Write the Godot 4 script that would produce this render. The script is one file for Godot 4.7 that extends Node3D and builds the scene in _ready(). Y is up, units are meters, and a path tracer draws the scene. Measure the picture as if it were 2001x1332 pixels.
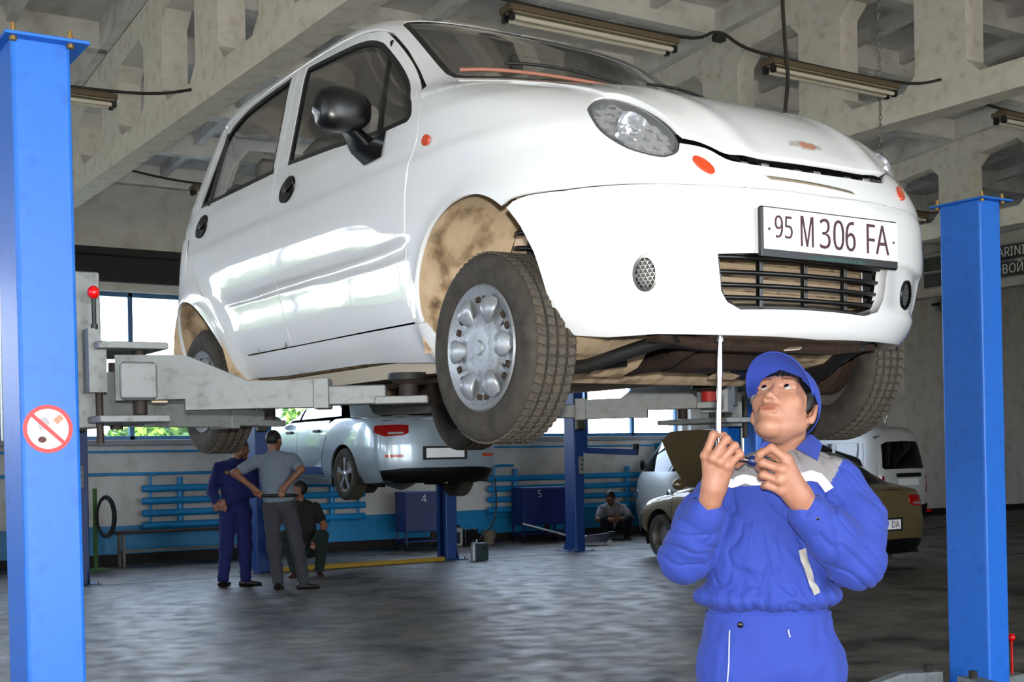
extends Node3D
# A car workshop: the world's x runs along the back wall, z from the back wall towards the viewer, y is up.

func _ready() -> void:
	rng.seed = 7
	view_and_light()
	hall()
	lifts()
	hatchback()
	background_cars()
	people()
	furnishings()

func view_and_light() -> void:
	var cam := Camera3D.new()
	cam.name = "camera"
	add_child(cam)
	cam.position = Vector3(0, 1.44, 0)
	cam.basis = Basis(Vector3.UP, deg_to_rad(-33.0)) * Basis(Vector3(0, 0, 1), deg_to_rad(-1.0))
	cam.projection = Camera3D.PROJECTION_FRUSTUM
	cam.near = 0.1
	cam.far = 300.0
	cam.size = 0.1 * 1332.0 / 2500.0
	cam.frustum_offset = Vector2(0.0, 0.1 * 224.0 / 2500.0)
	cam.current = true
	var we := WorldEnvironment.new()
	we.name = "surroundings"
	add_child(we)
	var env := Environment.new()
	we.environment = env
	env.background_mode = Environment.BG_SKY
	var sky := Sky.new()
	var sm := ProceduralSkyMaterial.new()
	sm.sky_top_color = Color(0.74, 0.83, 0.95)
	sm.sky_horizon_color = Color(0.95, 0.97, 1.0)
	sm.ground_bottom_color = Color(0.32, 0.31, 0.28)
	sm.ground_horizon_color = Color(0.62, 0.63, 0.62)
	sm.sky_energy_multiplier = 1.0
	sky.sky_material = sm
	env.sky = sky
	env.background_energy_multiplier = 13.0
	env.tonemap_mode = Environment.TONE_MAPPER_LINEAR
	env.tonemap_exposure = 1.0
	env.sdfgi_enabled = true
	env.ssao_enabled = true
	env.ssil_enabled = true
	# sun, high behind the hall: it lights the trees outside, not the floor
	var sun := DirectionalLight3D.new()
	sun.name = "sun"
	add_child(sun)
	sun.rotation_degrees = Vector3(-52, -25, 0)
	sun.light_energy = 15.0
	sun.light_color = Color(1.0, 0.95, 0.85)
	sun.light_angular_distance = 0.5
	sun.shadow_enabled = true
	# the photographer's flash gun, a hand's breadth over the lens
	var flash := SpotLight3D.new()
	flash.name = "flash_gun"
	add_child(flash)
	flash.position = Vector3(0.03, 1.58, 0.02)
	flash.basis = cam.basis * Basis(Vector3.RIGHT, deg_to_rad(5.0))
	flash.spot_angle = 62.0
	flash.spot_angle_attenuation = 0.25
	flash.spot_range = 60.0
	flash.spot_attenuation = 2.0
	flash.light_energy = 18.0
	flash.light_color = Color(1.0, 0.985, 0.96)
	flash.light_size = 0.03
	flash.shadow_enabled = true

# ------------------------------------------------------------------ helpers
var mats := {}
var taken := {}
var rng := RandomNumberGenerator.new()

func mat(key: String, color: Color = Color.WHITE, rough := 0.6, metal := 0.0) -> StandardMaterial3D:
	if mats.has(key):
		return mats[key]
	var m := StandardMaterial3D.new()
	m.resource_name = key
	m.albedo_color = color
	m.roughness = rough
	m.metallic = metal
	mats[key] = m
	return m

func noise_tex(freq: float, colors: Array, stops: Array, seed_ := 1, size := 512, oct := 4, kind := FastNoiseLite.TYPE_SIMPLEX_SMOOTH) -> NoiseTexture2D:
	var n := FastNoiseLite.new()
	n.noise_type = kind
	n.seed = seed_
	n.frequency = freq
	n.fractal_octaves = oct
	var t := NoiseTexture2D.new()
	t.width = size
	t.height = size
	t.seamless = true
	t.noise = n
	var g := Gradient.new()
	g.offsets = PackedFloat32Array(stops)
	g.colors = PackedColorArray(colors)
	t.color_ramp = g
	return t

func bump_tex(freq: float, seed_ := 1, size := 512, oct := 4) -> NoiseTexture2D:
	return noise_tex(freq, [Color.BLACK, Color.WHITE], [0.0, 1.0], seed_, size, oct)

func world_tex(m: StandardMaterial3D, scale: float, world := true) -> void:
	m.uv1_triplanar = true
	m.uv1_world_triplanar = world
	m.uv1_scale = Vector3(scale, scale, scale)

func relief(m: StandardMaterial3D, t: Texture2D, cm: float) -> void:
	m.heightmap_enabled = true
	m.heightmap_texture = t
	m.heightmap_scale = cm

func numbered(called: String) -> String:
	var k: int = taken.get(called, 0)
	taken[called] = k + 1
	return called if k == 0 else "%s_%03d" % [called, k]

func thing(called: String, label: String, category: String, at := Vector3.ZERO, turn := 0.0, group := "") -> Node3D:
	var o := Node3D.new()
	o.name = numbered(called)
	add_child(o)
	o.position = at
	o.rotation.y = turn
	o.set_meta("label", label)
	o.set_meta("category", category)
	if group:
		o.set_meta("group", group)
	return o

func tag(o: Node, label: String, category: String, group := "") -> Node:
	o.set_meta("label", label)
	o.set_meta("category", category)
	if group:
		o.set_meta("group", group)
	return o

func struct_(o: Node, label := "") -> Node:
	o.set_meta("kind", "structure")
	if label:
		o.set_meta("label", label)
	return o

func put(called: String, g: Geo, m: Material, parent: Node = null, at := Vector3.ZERO) -> MeshInstance3D:
	var o := MeshInstance3D.new()
	o.mesh = g.mesh()
	o.material_override = m
	if parent == null:
		o.name = numbered(called)
		add_child(o)
	else:
		o.name = called
		parent.add_child(o, true)
	o.position = at
	return o

func put_mesh(called: String, mesh: Mesh, m: Material, parent: Node, xf := Transform3D.IDENTITY) -> MeshInstance3D:
	var o := MeshInstance3D.new()
	o.mesh = mesh
	o.material_override = m
	if parent == null:
		o.name = numbered(called)
		add_child(o)
	else:
		o.name = called
		parent.add_child(o, true)
	o.transform = xf
	return o

func text_on(called: String, words: String, height: float, m: Material, parent: Node, xf: Transform3D, depth := 0.002, font_name := "Droid Sans") -> MeshInstance3D:
	var t := TextMesh.new()
	var f := SystemFont.new()
	f.font_names = PackedStringArray([font_name])
	t.font = f
	t.text = words
	t.font_size = 32
	t.pixel_size = height / 23.0
	t.depth = depth
	t.curve_step = 2.0
	return put_mesh(called, t, m, parent, xf)

# Geometry collector: explicit normals, one ArrayMesh in the end
class Geo:
	var p := PackedVector3Array()
	var n := PackedVector3Array()
	var c := PackedColorArray()
	var uv := PackedVector2Array()
	var i := PackedInt32Array()
	var col := Color.WHITE
	var use_col := false
	func vert(a: Vector3, nn: Vector3, u := Vector2.ZERO) -> int:
		p.append(a)
		n.append(nn)
		c.append(col)
		uv.append(u)
		return p.size() - 1
	func tri(a: int, b: int, d: int) -> void:
		# orientation follows the vertex normals (front faces run clockwise)
		var f := (p[d] - p[a]).cross(p[b] - p[a])
		if f.dot(n[a] + n[b] + n[d]) >= 0.0:
			i.append(a); i.append(b); i.append(d)
		else:
			i.append(a); i.append(d); i.append(b)
	func quad(a: int, b: int, d: int, e: int) -> void:
		tri(a, b, d)
		tri(a, d, e)
	func face(pts: Array, nn := Vector3.ZERO) -> void:
		if nn == Vector3.ZERO:
			nn = (pts[2] - pts[0]).cross(pts[1] - pts[0]).normalized()
		var s := p.size()
		for q in pts:
			vert(q, nn)
		for k in range(1, pts.size() - 1):
			tri(s, s + k, s + k + 1)
	func box(ce: Vector3, size: Vector3, bev := 0.0, t := Transform3D.IDENTITY) -> Geo:
		var h := size * 0.5
		bev = minf(bev, minf(h.x, minf(h.y, h.z)) * 0.95)
		var ids := {}
		for sx in [-1, 1]:
			for sy in [-1, 1]:
				for sz in [-1, 1]:
					var s3 := Vector3(sx, sy, sz)
					for ax in 3:
						var q := h - Vector3(bev, bev, bev)
						q[ax] = h[ax]
						var nn := Vector3.ZERO
						nn[ax] = s3[ax]
						ids[Vector4i(sx, sy, sz, ax)] = vert(t * (ce + q * s3), t.basis * nn)
		for ax in 3:
			var a1 := (ax + 1) % 3
			var a2 := (ax + 2) % 3
			for s in [-1, 1]:
				var k := []
				for w in [[-1, -1], [1, -1], [1, 1], [-1, 1]]:
					var e := Vector3i.ZERO
					e[ax] = s
					e[a1] = w[0]
					e[a2] = w[1]
					k.append(ids[Vector4i(e.x, e.y, e.z, ax)])
				quad(k[0], k[1], k[2], k[3])
		if bev > 0.0:
			for ax in 3:
				var a1 := (ax + 1) % 3
				var a2 := (ax + 2) % 3
				for s1 in [-1, 1]:
					for s2 in [-1, 1]:
						var lo := Vector3i.ZERO
						lo[ax] = -1; lo[a1] = s1; lo[a2] = s2
						var hi := lo
						hi[ax] = 1
						quad(ids[Vector4i(lo.x, lo.y, lo.z, a1)], ids[Vector4i(hi.x, hi.y, hi.z, a1)], ids[Vector4i(hi.x, hi.y, hi.z, a2)], ids[Vector4i(lo.x, lo.y, lo.z, a2)])
			for sx in [-1, 1]:
				for sy in [-1, 1]:
					for sz in [-1, 1]:
						tri(ids[Vector4i(sx, sy, sz, 0)], ids[Vector4i(sx, sy, sz, 1)], ids[Vector4i(sx, sy, sz, 2)])
		return self
	# box spanning two corners
	func span(a: Vector3, b: Vector3, bev := 0.0) -> Geo:
		return box((a + b) * 0.5, (b - a).abs(), bev)
	# bar of rectangular section from a to b
	func bar(a: Vector3, b: Vector3, w: float, h: float, bev := 0.0, up := Vector3.UP) -> Geo:
		var z := (b - a).normalized()
		if absf(z.dot(up)) > 0.99:
			up = Vector3.RIGHT
		var x := up.cross(z).normalized()
		var y := z.cross(x)
		return box(Vector3.ZERO, Vector3(w, h, a.distance_to(b)), bev, Transform3D(Basis(x, y, z), (a + b) * 0.5))
	func cyl(a: Vector3, b: Vector3, r0: float, r1 := -1.0, seg := 16, caps := true) -> Geo:
		if r1 < 0.0:
			r1 = r0
		return tube([a, b], [r0, r1], seg, caps)
	func tube(pts: Array, rad, seg := 10, caps := true, flat := 1.0) -> Geo:
		var m := pts.size()
		var tang := []
		for k in m:
			var d: Vector3 = pts[mini(k + 1, m - 1)] - pts[maxi(k - 1, 0)]
			tang.append(d.normalized() if d.length() > 1e-6 else Vector3.UP)
		var x: Vector3 = tang[0].cross(Vector3.UP)
		if x.length() < 0.05:
			x = tang[0].cross(Vector3.RIGHT)
		x = x.normalized()
		var s := p.size()
		for k in m:
			var z: Vector3 = tang[k]
			x = (x - z * x.dot(z)).normalized()
			var y := z.cross(x)
			var r: float = rad[k] if rad is Array else rad
			var slope := 0.0
			if rad is Array:
				var k0 := maxi(k - 1, 0)
				var k1 := mini(k + 1, m - 1)
				var dd: float = (pts[k1] - pts[k0]).length()
				slope = (rad[k0] - rad[k1]) / maxf(dd, 1e-5)
			for j in seg + 1:
				var an := TAU * j / seg
				var d := x * cos(an) + y * sin(an) * flat
				vert(pts[k] + d * r, (x * cos(an) + y * sin(an) / flat + z * slope).normalized(), Vector2(float(j) / seg, float(k) / m))
		for k in m - 1:
			for j in seg:
				var q := s + k * (seg + 1) + j
				quad(q, q + 1, q + seg + 2, q + seg + 1)
		if caps:
			for e in [[0, -1.0], [m - 1, 1.0]]:
				var nn: Vector3 = tang[e[0]] * e[1]
				var cc := vert(pts[e[0]], nn)
				var f := p.size()
				for j in seg + 1:
					vert(p[s + e[0] * (seg + 1) + j], nn)
				for j in seg:
					tri(cc, f + j, f + j + 1)
		return self
	# profile: Array of Vector2(radius, height) turned round t's y axis; corners sharper than 35 degrees stay sharp
	func lathe(prof: Array, t := Transform3D.IDENTITY, seg := 32, from := 0.0, to := TAU) -> Geo:
		for k in prof.size() - 1:
			var a: Vector2 = prof[k]
			var b: Vector2 = prof[k + 1]
			var d := b - a
			if d.length() < 1e-6:
				continue
			var fn := Vector2(d.y, -d.x).normalized()
			var na := fn
			var nb := fn
			if k > 0:
				var e: Vector2 = a - prof[k - 1]
				var fe := Vector2(e.y, -e.x).normalized()
				if fe.dot(fn) > 0.82:
					na = (fn + fe).normalized()
			if k + 2 < prof.size():
				var e2: Vector2 = prof[k + 2] - b
				var fe2 := Vector2(e2.y, -e2.x).normalized()
				if fe2.dot(fn) > 0.82:
					nb = (fn + fe2).normalized()
			var s := p.size()
			for j in seg + 1:
				var an := lerpf(from, to, float(j) / seg)
				var ca := cos(an)
				var sa := sin(an)
				vert(t * Vector3(a.x * ca, a.y, a.x * sa), (t.basis * Vector3(na.x * ca, na.y, na.x * sa)).normalized(), Vector2(float(j) / seg, float(k) / prof.size()))
				vert(t * Vector3(b.x * ca, b.y, b.x * sa), (t.basis * Vector3(nb.x * ca, nb.y, nb.x * sa)).normalized(), Vector2(float(j) / seg, float(k + 1) / prof.size()))
			for j in seg:
				var q := s + j * 2
				quad(q, q + 2, q + 3, q + 1)
		return self
	# outline in the xy plane, from z = 0 to z = depth, under t; holes are cut out
	func prism(poly: PackedVector2Array, depth: float, t := Transform3D.IDENTITY, smooth := false) -> Geo:
		var ix := Geometry2D.triangulate_polygon(poly)
		for side in 2:
			var z := depth * side
			var nn := t.basis * Vector3(0, 0, 1.0 if side == 1 else -1.0) * signf(depth)
			var s := p.size()
			for q in poly:
				vert(t * Vector3(q.x, q.y, z), nn.normalized())
			for k in range(0, ix.size(), 3):
				tri(s + ix[k], s + ix[k + 1], s + ix[k + 2])
		var m := poly.size()
		var area := 0.0
		for k in m:
			area += poly[k].cross(poly[(k + 1) % m])
		var sg := signf(area)
		for k in m:
			var a := poly[k]
			var b := poly[(k + 1) % m]
			var d := (b - a).normalized()
			var n2 := Vector2(d.y, -d.x) * sg
			var na := n2
			var nb := n2
			if smooth:
				var dp := (a - poly[(k + m - 1) % m]).normalized()
				var dn := (poly[(k + 2) % m] - b).normalized()
				var np := Vector2(dp.y, -dp.x) * sg
				var nx := Vector2(dn.y, -dn.x) * sg
				if np.dot(n2) > 0.6:
					na = (np + n2).normalized()
				if nx.dot(n2) > 0.6:
					nb = (nx + n2).normalized()
			var na3 := (t.basis * Vector3(na.x, na.y, 0)).normalized()
			var nb3 := (t.basis * Vector3(nb.x, nb.y, 0)).normalized()
			var v0 := vert(t * Vector3(a.x, a.y, 0), na3)
			var v1 := vert(t * Vector3(b.x, b.y, 0), nb3)
			var v2 := vert(t * Vector3(b.x, b.y, depth), nb3)
			var v3 := vert(t * Vector3(a.x, a.y, depth), na3)
			quad(v0, v1, v2, v3)
		return self
	# rings: Array of Array[Vector3] of equal length, closed round; smooth
	func loft(rings: Array, caps := true, closed := true) -> Geo:
		var m: int = rings[0].size()
		var s := p.size()
		var rn := rings.size()
		for k in rn:
			for j in m:
				var j0 := (j + m - 1) % m if closed else maxi(j - 1, 0)
				var j1 := (j + 1) % m if closed else mini(j + 1, m - 1)
				var du: Vector3 = rings[k][j1] - rings[k][j0]
				var dv: Vector3 = rings[mini(k + 1, rn - 1)][j] - rings[maxi(k - 1, 0)][j]
				vert(rings[k][j], du.cross(dv).normalized(), Vector2(float(j) / m, float(k) / rn))
		# make the normals point outwards from the middle of each ring
		for k in rn:
			var ce := Vector3.ZERO
			for q in rings[k]:
				ce += q
			ce /= m
			var tot := 0.0
			for j in m:
				tot += n[s + k * m + j].dot(rings[k][j] - ce)
			if tot < 0.0 and closed:
				for j in m:
					n[s + k * m + j] = -n[s + k * m + j]
		for k in rn - 1:
			for j in (m if closed else m - 1):
				var q := s + k * m
				quad(q + j, q + (j + 1) % m, q + m + (j + 1) % m, q + m + j)
		if caps and closed:
			for e in [[0, 1], [rn - 1, rn - 2]]:
				var ce := Vector3.ZERO
				var ci := Vector3.ZERO
				for q in rings[e[0]]:
					ce += q
				for q in rings[e[1]]:
					ci += q
				ce /= m
				ci /= m
				var nn := (ce - ci).normalized()
				var cc := vert(ce, nn)
				var f := p.size()
				for q in rings[e[0]]:
					vert(q, nn)
				for j in m:
					tri(cc, f + j, f + (j + 1) % m)
		return self
	func ball(ce: Vector3, r: Vector3, seg := 16, rows := 10, t := Transform3D.IDENTITY) -> Geo:
		var s := p.size()
		for k in rows + 1:
			var ph := PI * k / rows
			for j in seg + 1:
				var th := TAU * j / seg
				var d := Vector3(sin(ph) * cos(th), cos(ph), sin(ph) * sin(th))
				vert(t * (ce + d * r), (t.basis * (d / r)).normalized(), Vector2(float(j) / seg, float(k) / rows))
		for k in rows:
			for j in seg:
				var q := s + k * (seg + 1) + j
				if k > 0:
					tri(q, q + 1, q + seg + 2)
				if k < rows - 1:
					tri(q, q + seg + 2, q + seg + 1)
		return self
	func join(o: Geo, t := Transform3D.IDENTITY) -> Geo:
		var s := p.size()
		for k in o.p.size():
			p.append(t * o.p[k])
			n.append((t.basis * o.n[k]).normalized())
		c.append_array(o.c)
		uv.append_array(o.uv)
		if t.basis.determinant() < 0.0:
			for k in range(0, o.i.size(), 3):
				i.append(s + o.i[k]); i.append(s + o.i[k + 2]); i.append(s + o.i[k + 1])
		else:
			for k in o.i:
				i.append(s + k)
		use_col = use_col or o.use_col
		return self
	func mesh() -> ArrayMesh:
		var a := []
		a.resize(Mesh.ARRAY_MAX)
		a[Mesh.ARRAY_VERTEX] = p
		a[Mesh.ARRAY_NORMAL] = n
		a[Mesh.ARRAY_TEX_UV] = uv
		if use_col:
			a[Mesh.ARRAY_COLOR] = c
		a[Mesh.ARRAY_INDEX] = i
		var m := ArrayMesh.new()
		if i.size() > 0:
			m.add_surface_from_arrays(Mesh.PRIMITIVE_TRIANGLES, a)
		return m

func mirrored_x() -> Transform3D:
	return Transform3D(Basis(Vector3(-1, 0, 0), Vector3(0, 1, 0), Vector3(0, 0, 1)), Vector3.ZERO)

func rounded_rect(w: float, h: float, r: float, seg := 5) -> PackedVector2Array:
	var out := PackedVector2Array()
	for k in 4:
		var ce := Vector2((w / 2 - r) * (1 if k in [0, 3] else -1), (h / 2 - r) * (1 if k < 2 else -1))
		for j in seg + 1:
			var an := PI / 2 * (k + float(j) / seg)
			out.append(ce + Vector2(cos(an), sin(an)) * r)
	return out

func ellipse2(rx: float, ry: float, seg := 24, ce := Vector2.ZERO) -> PackedVector2Array:
	var out := PackedVector2Array()
	for k in seg:
		out.append(ce + Vector2(cos(TAU * k / seg) * rx, sin(TAU * k / seg) * ry))
	return out

# ------------------------------------------------------------------ the hall
const ZB := -18.3
const ZF_ := 7.0
const XL := -8.1
const XR := 33.9

func roof_at(z: float) -> float:
	return 6.25 - absf(z + 9.3) * 0.0945 if z < -0.3 else 5.4

func hall_materials() -> void:
	var m := mat("whitewash", Color(0.80, 0.795, 0.775), 0.9)
	m.albedo_texture = noise_tex(0.012, [Color(0.86, 0.85, 0.84), Color(0.97, 0.965, 0.95), Color(1, 1, 1), Color(0.93, 0.92, 0.9)], [0.0, 0.4, 0.7, 1.0], 3, 512, 5)
	relief(m, bump_tex(0.03, 5, 512, 5), 0.3)
	world_tex(m, 0.35)
	m = mat("girder_wash", Color(0.87, 0.86, 0.83), 0.9)
	m.albedo_texture = noise_tex(0.02, [Color(0.86, 0.85, 0.84), Color(0.97, 0.965, 0.955), Color(1, 1, 1), Color(0.94, 0.93, 0.92)], [0.0, 0.35, 0.7, 1.0], 11, 512, 5)
	relief(m, bump_tex(0.05, 6, 512, 5), 0.35)
	world_tex(m, 0.45)
	m = mat("slab_wash", Color(0.84, 0.84, 0.83), 0.92)
	m.albedo_texture = noise_tex(0.01, [Color(0.8, 0.79, 0.78), Color(0.95, 0.95, 0.95), Color(1, 1, 1), Color(0.9, 0.89, 0.88)], [0.0, 0.35, 0.7, 1.0], 15, 512, 5)
	relief(m, bump_tex(0.04, 8, 512, 4), 0.5)
	world_tex(m, 0.3)
	m = mat("blue_dado", Color(0.10, 0.50, 0.70), 0.45)
	m.albedo_texture = noise_tex(0.02, [Color(0.8, 0.85, 0.88), Color(1, 1, 1), Color(0.9, 0.95, 0.97)], [0.0, 0.5, 1.0], 21, 512, 4)
	relief(m, bump_tex(0.03, 22, 512, 4), 0.3)
	world_tex(m, 0.4)
	mat("blue_pipe", Color(0.09, 0.52, 0.76), 0.35)
	mat("frame_blue", Color(0.12, 0.36, 0.52), 0.4)
	mat("skirting", Color(0.10, 0.085, 0.075), 0.8)
	var g := mat("window_glass", Color(0.9, 0.95, 0.95, 0.06), 0.02)
	g.transparency = BaseMaterial3D.TRANSPARENCY_ALPHA
	mat("dark_iron", Color(0.10, 0.09, 0.085), 0.6)
	# floor: worn, oil-stained concrete that shines where it is trodden smooth
	var f := mat("concrete", Color(0.56, 0.535, 0.505), 1.0)
	f.albedo_texture = floor_picture()
	f.roughness_texture = noise_tex(0.018, [Color(0.42, 0.42, 0.42), Color(0.50, 0.50, 0.50), Color(0.57, 0.57, 0.57), Color(0.70, 0.70, 0.70)], [0.0, 0.4, 0.65, 1.0], 31, 1024, 5)
	f.roughness_texture_channel = BaseMaterial3D.TEXTURE_CHANNEL_RED
	f.metallic_specular = 0.42
	world_tex(f, 0.16)

# stains, trowel streaks and scuffs of the floor
func floor_picture() -> ImageTexture:
	var s := 1024
	var n1 := FastNoiseLite.new()
	n1.seed = 41
	n1.frequency = 0.006
	n1.fractal_octaves = 5
	var a := n1.get_seamless_image(s, s)
	n1.seed = 43
	n1.frequency = 0.03
	var b := n1.get_seamless_image(s, s)
	n1.seed = 47
	n1.frequency = 0.05
	n1.fractal_octaves = 3
	var st := n1.get_seamless_image(s / 8, s)
	st.resize(s, s, Image.INTERPOLATE_CUBIC)
	var im := Image.create(s, s, false, Image.FORMAT_RGB8)
	for y in s:
		for x in s:
			var q := a.get_pixel(x, y).r
			var w := b.get_pixel(x, y).r
			var r := st.get_pixel(x, y).r
			var v := 0.66 + 0.38 * (q - 0.5) + 0.16 * (w - 0.5) + 0.14 * (r - 0.5)
			if q < 0.36:
				v -= (0.36 - q) * 1.1
			if r > 0.72:
				v += (r - 0.72) * 0.5
			v = clampf(v, 0.16, 1.0)
			im.set_pixel(x, y, Color(v, v * lerpf(0.955, 1.0, w), v * lerpf(0.90, 0.99, w)))
	return ImageTexture.create_from_image(im)

func hall() -> void:
	hall_materials()
	var ww: Material = mats["whitewash"]
	var ft := 0.4
	var top := 7.2
	# floor
	var fl := struct_(put("floor", Geo.new().span(Vector3(XL - 1, -0.3, ZB - 1), Vector3(XR + 1, 0, ZF_ + 1)), mats["concrete"]))
	# expansion joint of the floor, a strip of dark mastic
	put("joint", Geo.new().span(Vector3(XL, -0.02, -15.25), Vector3(XR, 0.002, -15.21)), mats["skirting"], fl)
	# back wall: below the sills, the piers, above the windows
	var g := Geo.new()
	var bays := [[-7.59, -2.34], [-1.59, 3.66], [4.41, 9.66], [10.43, 15.68]]
	var sill := 1.76
	var head := 3.88
	g.span(Vector3(XL - ft, -0.3, ZB - ft), Vector3(XR + ft, sill, ZB))
	g.span(Vector3(XL - ft, head, ZB - ft), Vector3(XR + ft, top, ZB))
	var x := XL - ft
	for bay in bays:
		g.span(Vector3(x, sill, ZB - ft), Vector3(bay[0], head, ZB))
		x = bay[1]
	g.span(Vector3(x, sill, ZB - ft), Vector3(XR + ft, head, ZB))
	var wb := struct_(put("wall_back", g, ww))
	g = Geo.new()
	g.span(Vector3(XL, 0.14, ZB), Vector3(15.0, 0.54, ZB + 0.012))
	g.span(Vector3(15.0, 0.14, ZB), Vector3(15.58, 1.63, ZB + 0.30), 0.02)
	g.span(Vector3(15.58, 0.14, ZB), Vector3(19.5, 1.5, ZB + 0.012))
	g.span(Vector3(XL, 0.51, ZB + 0.012), Vector3(15.0, 0.54, ZB + 0.04))
	put("dado", g, mats["blue_dado"], wb)
	struct_(put("baseboard_back", Geo.new().span(Vector3(XL, 0, ZB), Vector3(XR, 0.14, ZB + 0.03)), mats["skirting"]))
	# a grey ledge under the windows and the dark header over them
	put("sill_ledge", Geo.new().span(Vector3(-7.7, 1.68, ZB), Vector3(15.75, 1.76, ZB + 0.10), 0.01), mat("ledge_grey", Color(0.55, 0.56, 0.57), 0.7), wb)
	put("header_beam", Geo.new().span(Vector3(-7.7, 4.0, ZB), Vector3(15.75, 4.36, ZB + 0.10), 0.01).span(Vector3(-7.7, 4.36, ZB), Vector3(15.75, 4.46, ZB + 0.22), 0.01), mat("header_dark", Color(0.16, 0.15, 0.15), 0.8), wb)
	# pilasters that carry the girders
	for px in [-2.1, 3.9, 9.9, 15.97, 21.9, 27.9]:
		put("pilaster", Geo.new().span(Vector3(px - 0.19, 1.76 if px < 20 else 0.14, ZB), Vector3(px + 0.19, 4.6, ZB + 0.14), 0.02), ww, wb)
	var wn := 0
	for bay in bays:
		wn += 1
		window_bank("window_%d" % wn, bay[0], bay[1], sill, head)
	# left wall with its own windows (mirrored in the car doors)
	g = Geo.new()
	var l_sill := 1.76
	var l_head := 4.1
	var lb := [[-11.4, -6.15], [-5.4, -0.15], [0.6, 5.85]]
	g.span(Vector3(XL - ft, -0.3, ZB - ft), Vector3(XL, l_sill, ZF_ + ft))
	g.span(Vector3(XL - ft, l_head, ZB - ft), Vector3(XL, top, ZF_ + ft))
	var z := ZB - ft
	for bay in lb:
		g.span(Vector3(XL - ft, l_sill, z), Vector3(XL, l_head, bay[0]))
		z = bay[1]
	g.span(Vector3(XL - ft, l_sill, z), Vector3(XL, l_head, ZF_ + ft))
	struct_(put("wall_left", g, ww))
	for bay in lb:
		wn += 1
		var wnode := window_bank("window_%d" % wn, 0.0, bay[1] - bay[0], l_sill, l_head)
		wnode.position = Vector3(XL, 0, bay[1])
		wnode.rotation.y = PI / 2
	# front wall (behind the viewer): the gateways stand open, daylight comes in over the floor
	g = Geo.new()
	var tall := 4.4
	var fb := [[0.2, 5.4], [6.6, 11.8]]
	g.span(Vector3(XL - ft, tall, ZF_), Vector3(XR + ft, top, ZF_ + ft))
	x = XL - ft
	for bay in fb:
		g.span(Vector3(x, -0.3, ZF_), Vector3(bay[0], tall, ZF_ + ft))
		x = bay[1]
	g.span(Vector3(x, -0.3, ZF_), Vector3(XR + ft, tall, ZF_ + ft))
	struct_(put("wall_front", g, ww))
	var dn := 0
	for bay in fb:
		dn += 1
		struct_(put("door_%d" % dn, Geo.new().span(Vector3(bay[0], 0, ZF_ - 0.02), Vector3(bay[0] + 0.12, tall, ZF_ + 0.1)).span(Vector3(bay[1] - 0.12, 0, ZF_ - 0.02), Vector3(bay[1], tall, ZF_ + 0.1)).span(Vector3(bay[0], tall - 0.12, ZF_ - 0.02), Vector3(bay[1], tall, ZF_ + 0.1)), mats["frame_blue"]))
	struct_(put("wall_right", Geo.new().span(Vector3(XR, -0.3, ZB - ft), Vector3(XR + ft, top, ZF_ + ft)), ww))
	ceiling_and_girders()
	outside()

# five panes in a blue steel frame; drawn in the plane z = 0 of the node, x from x0 to x1
func window_bank(called: String, x0: float, x1: float, sill: float, head: float) -> Node3D:
	var o := Node3D.new()
	o.name = called
	add_child(o)
	struct_(o)
	var back := called in ["window_1", "window_2", "window_3", "window_4"]
	if back:
		o.position = Vector3(x0, 0, ZB)
	var w := (x1 - x0) / 5.0
	var g := Geo.new()
	for k in 6:
		var xx := w * k
		g.span(Vector3(xx - 0.035, sill, -0.22), Vector3(xx + 0.035, head, -0.14), 0.006)
	g.span(Vector3(0, sill, -0.22), Vector3(x1 - x0, sill + 0.06, -0.14), 0.006)
	g.span(Vector3(0, head - 0.06, -0.22), Vector3(x1 - x0, head, -0.14), 0.006)
	put("frame", g, mats["frame_blue"], o)
	var pane := Geo.new().span(Vector3(-w / 2 + 0.03, sill + 0.05, -0.184), Vector3(w / 2 - 0.03, head - 0.05, -0.178)).mesh()
	for k in 5:
		put_mesh("pane", pane, mats["window_glass"], o, Transform3D(Basis.IDENTITY, Vector3(w * (k + 0.5), 0, 0)))
	return o

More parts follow.
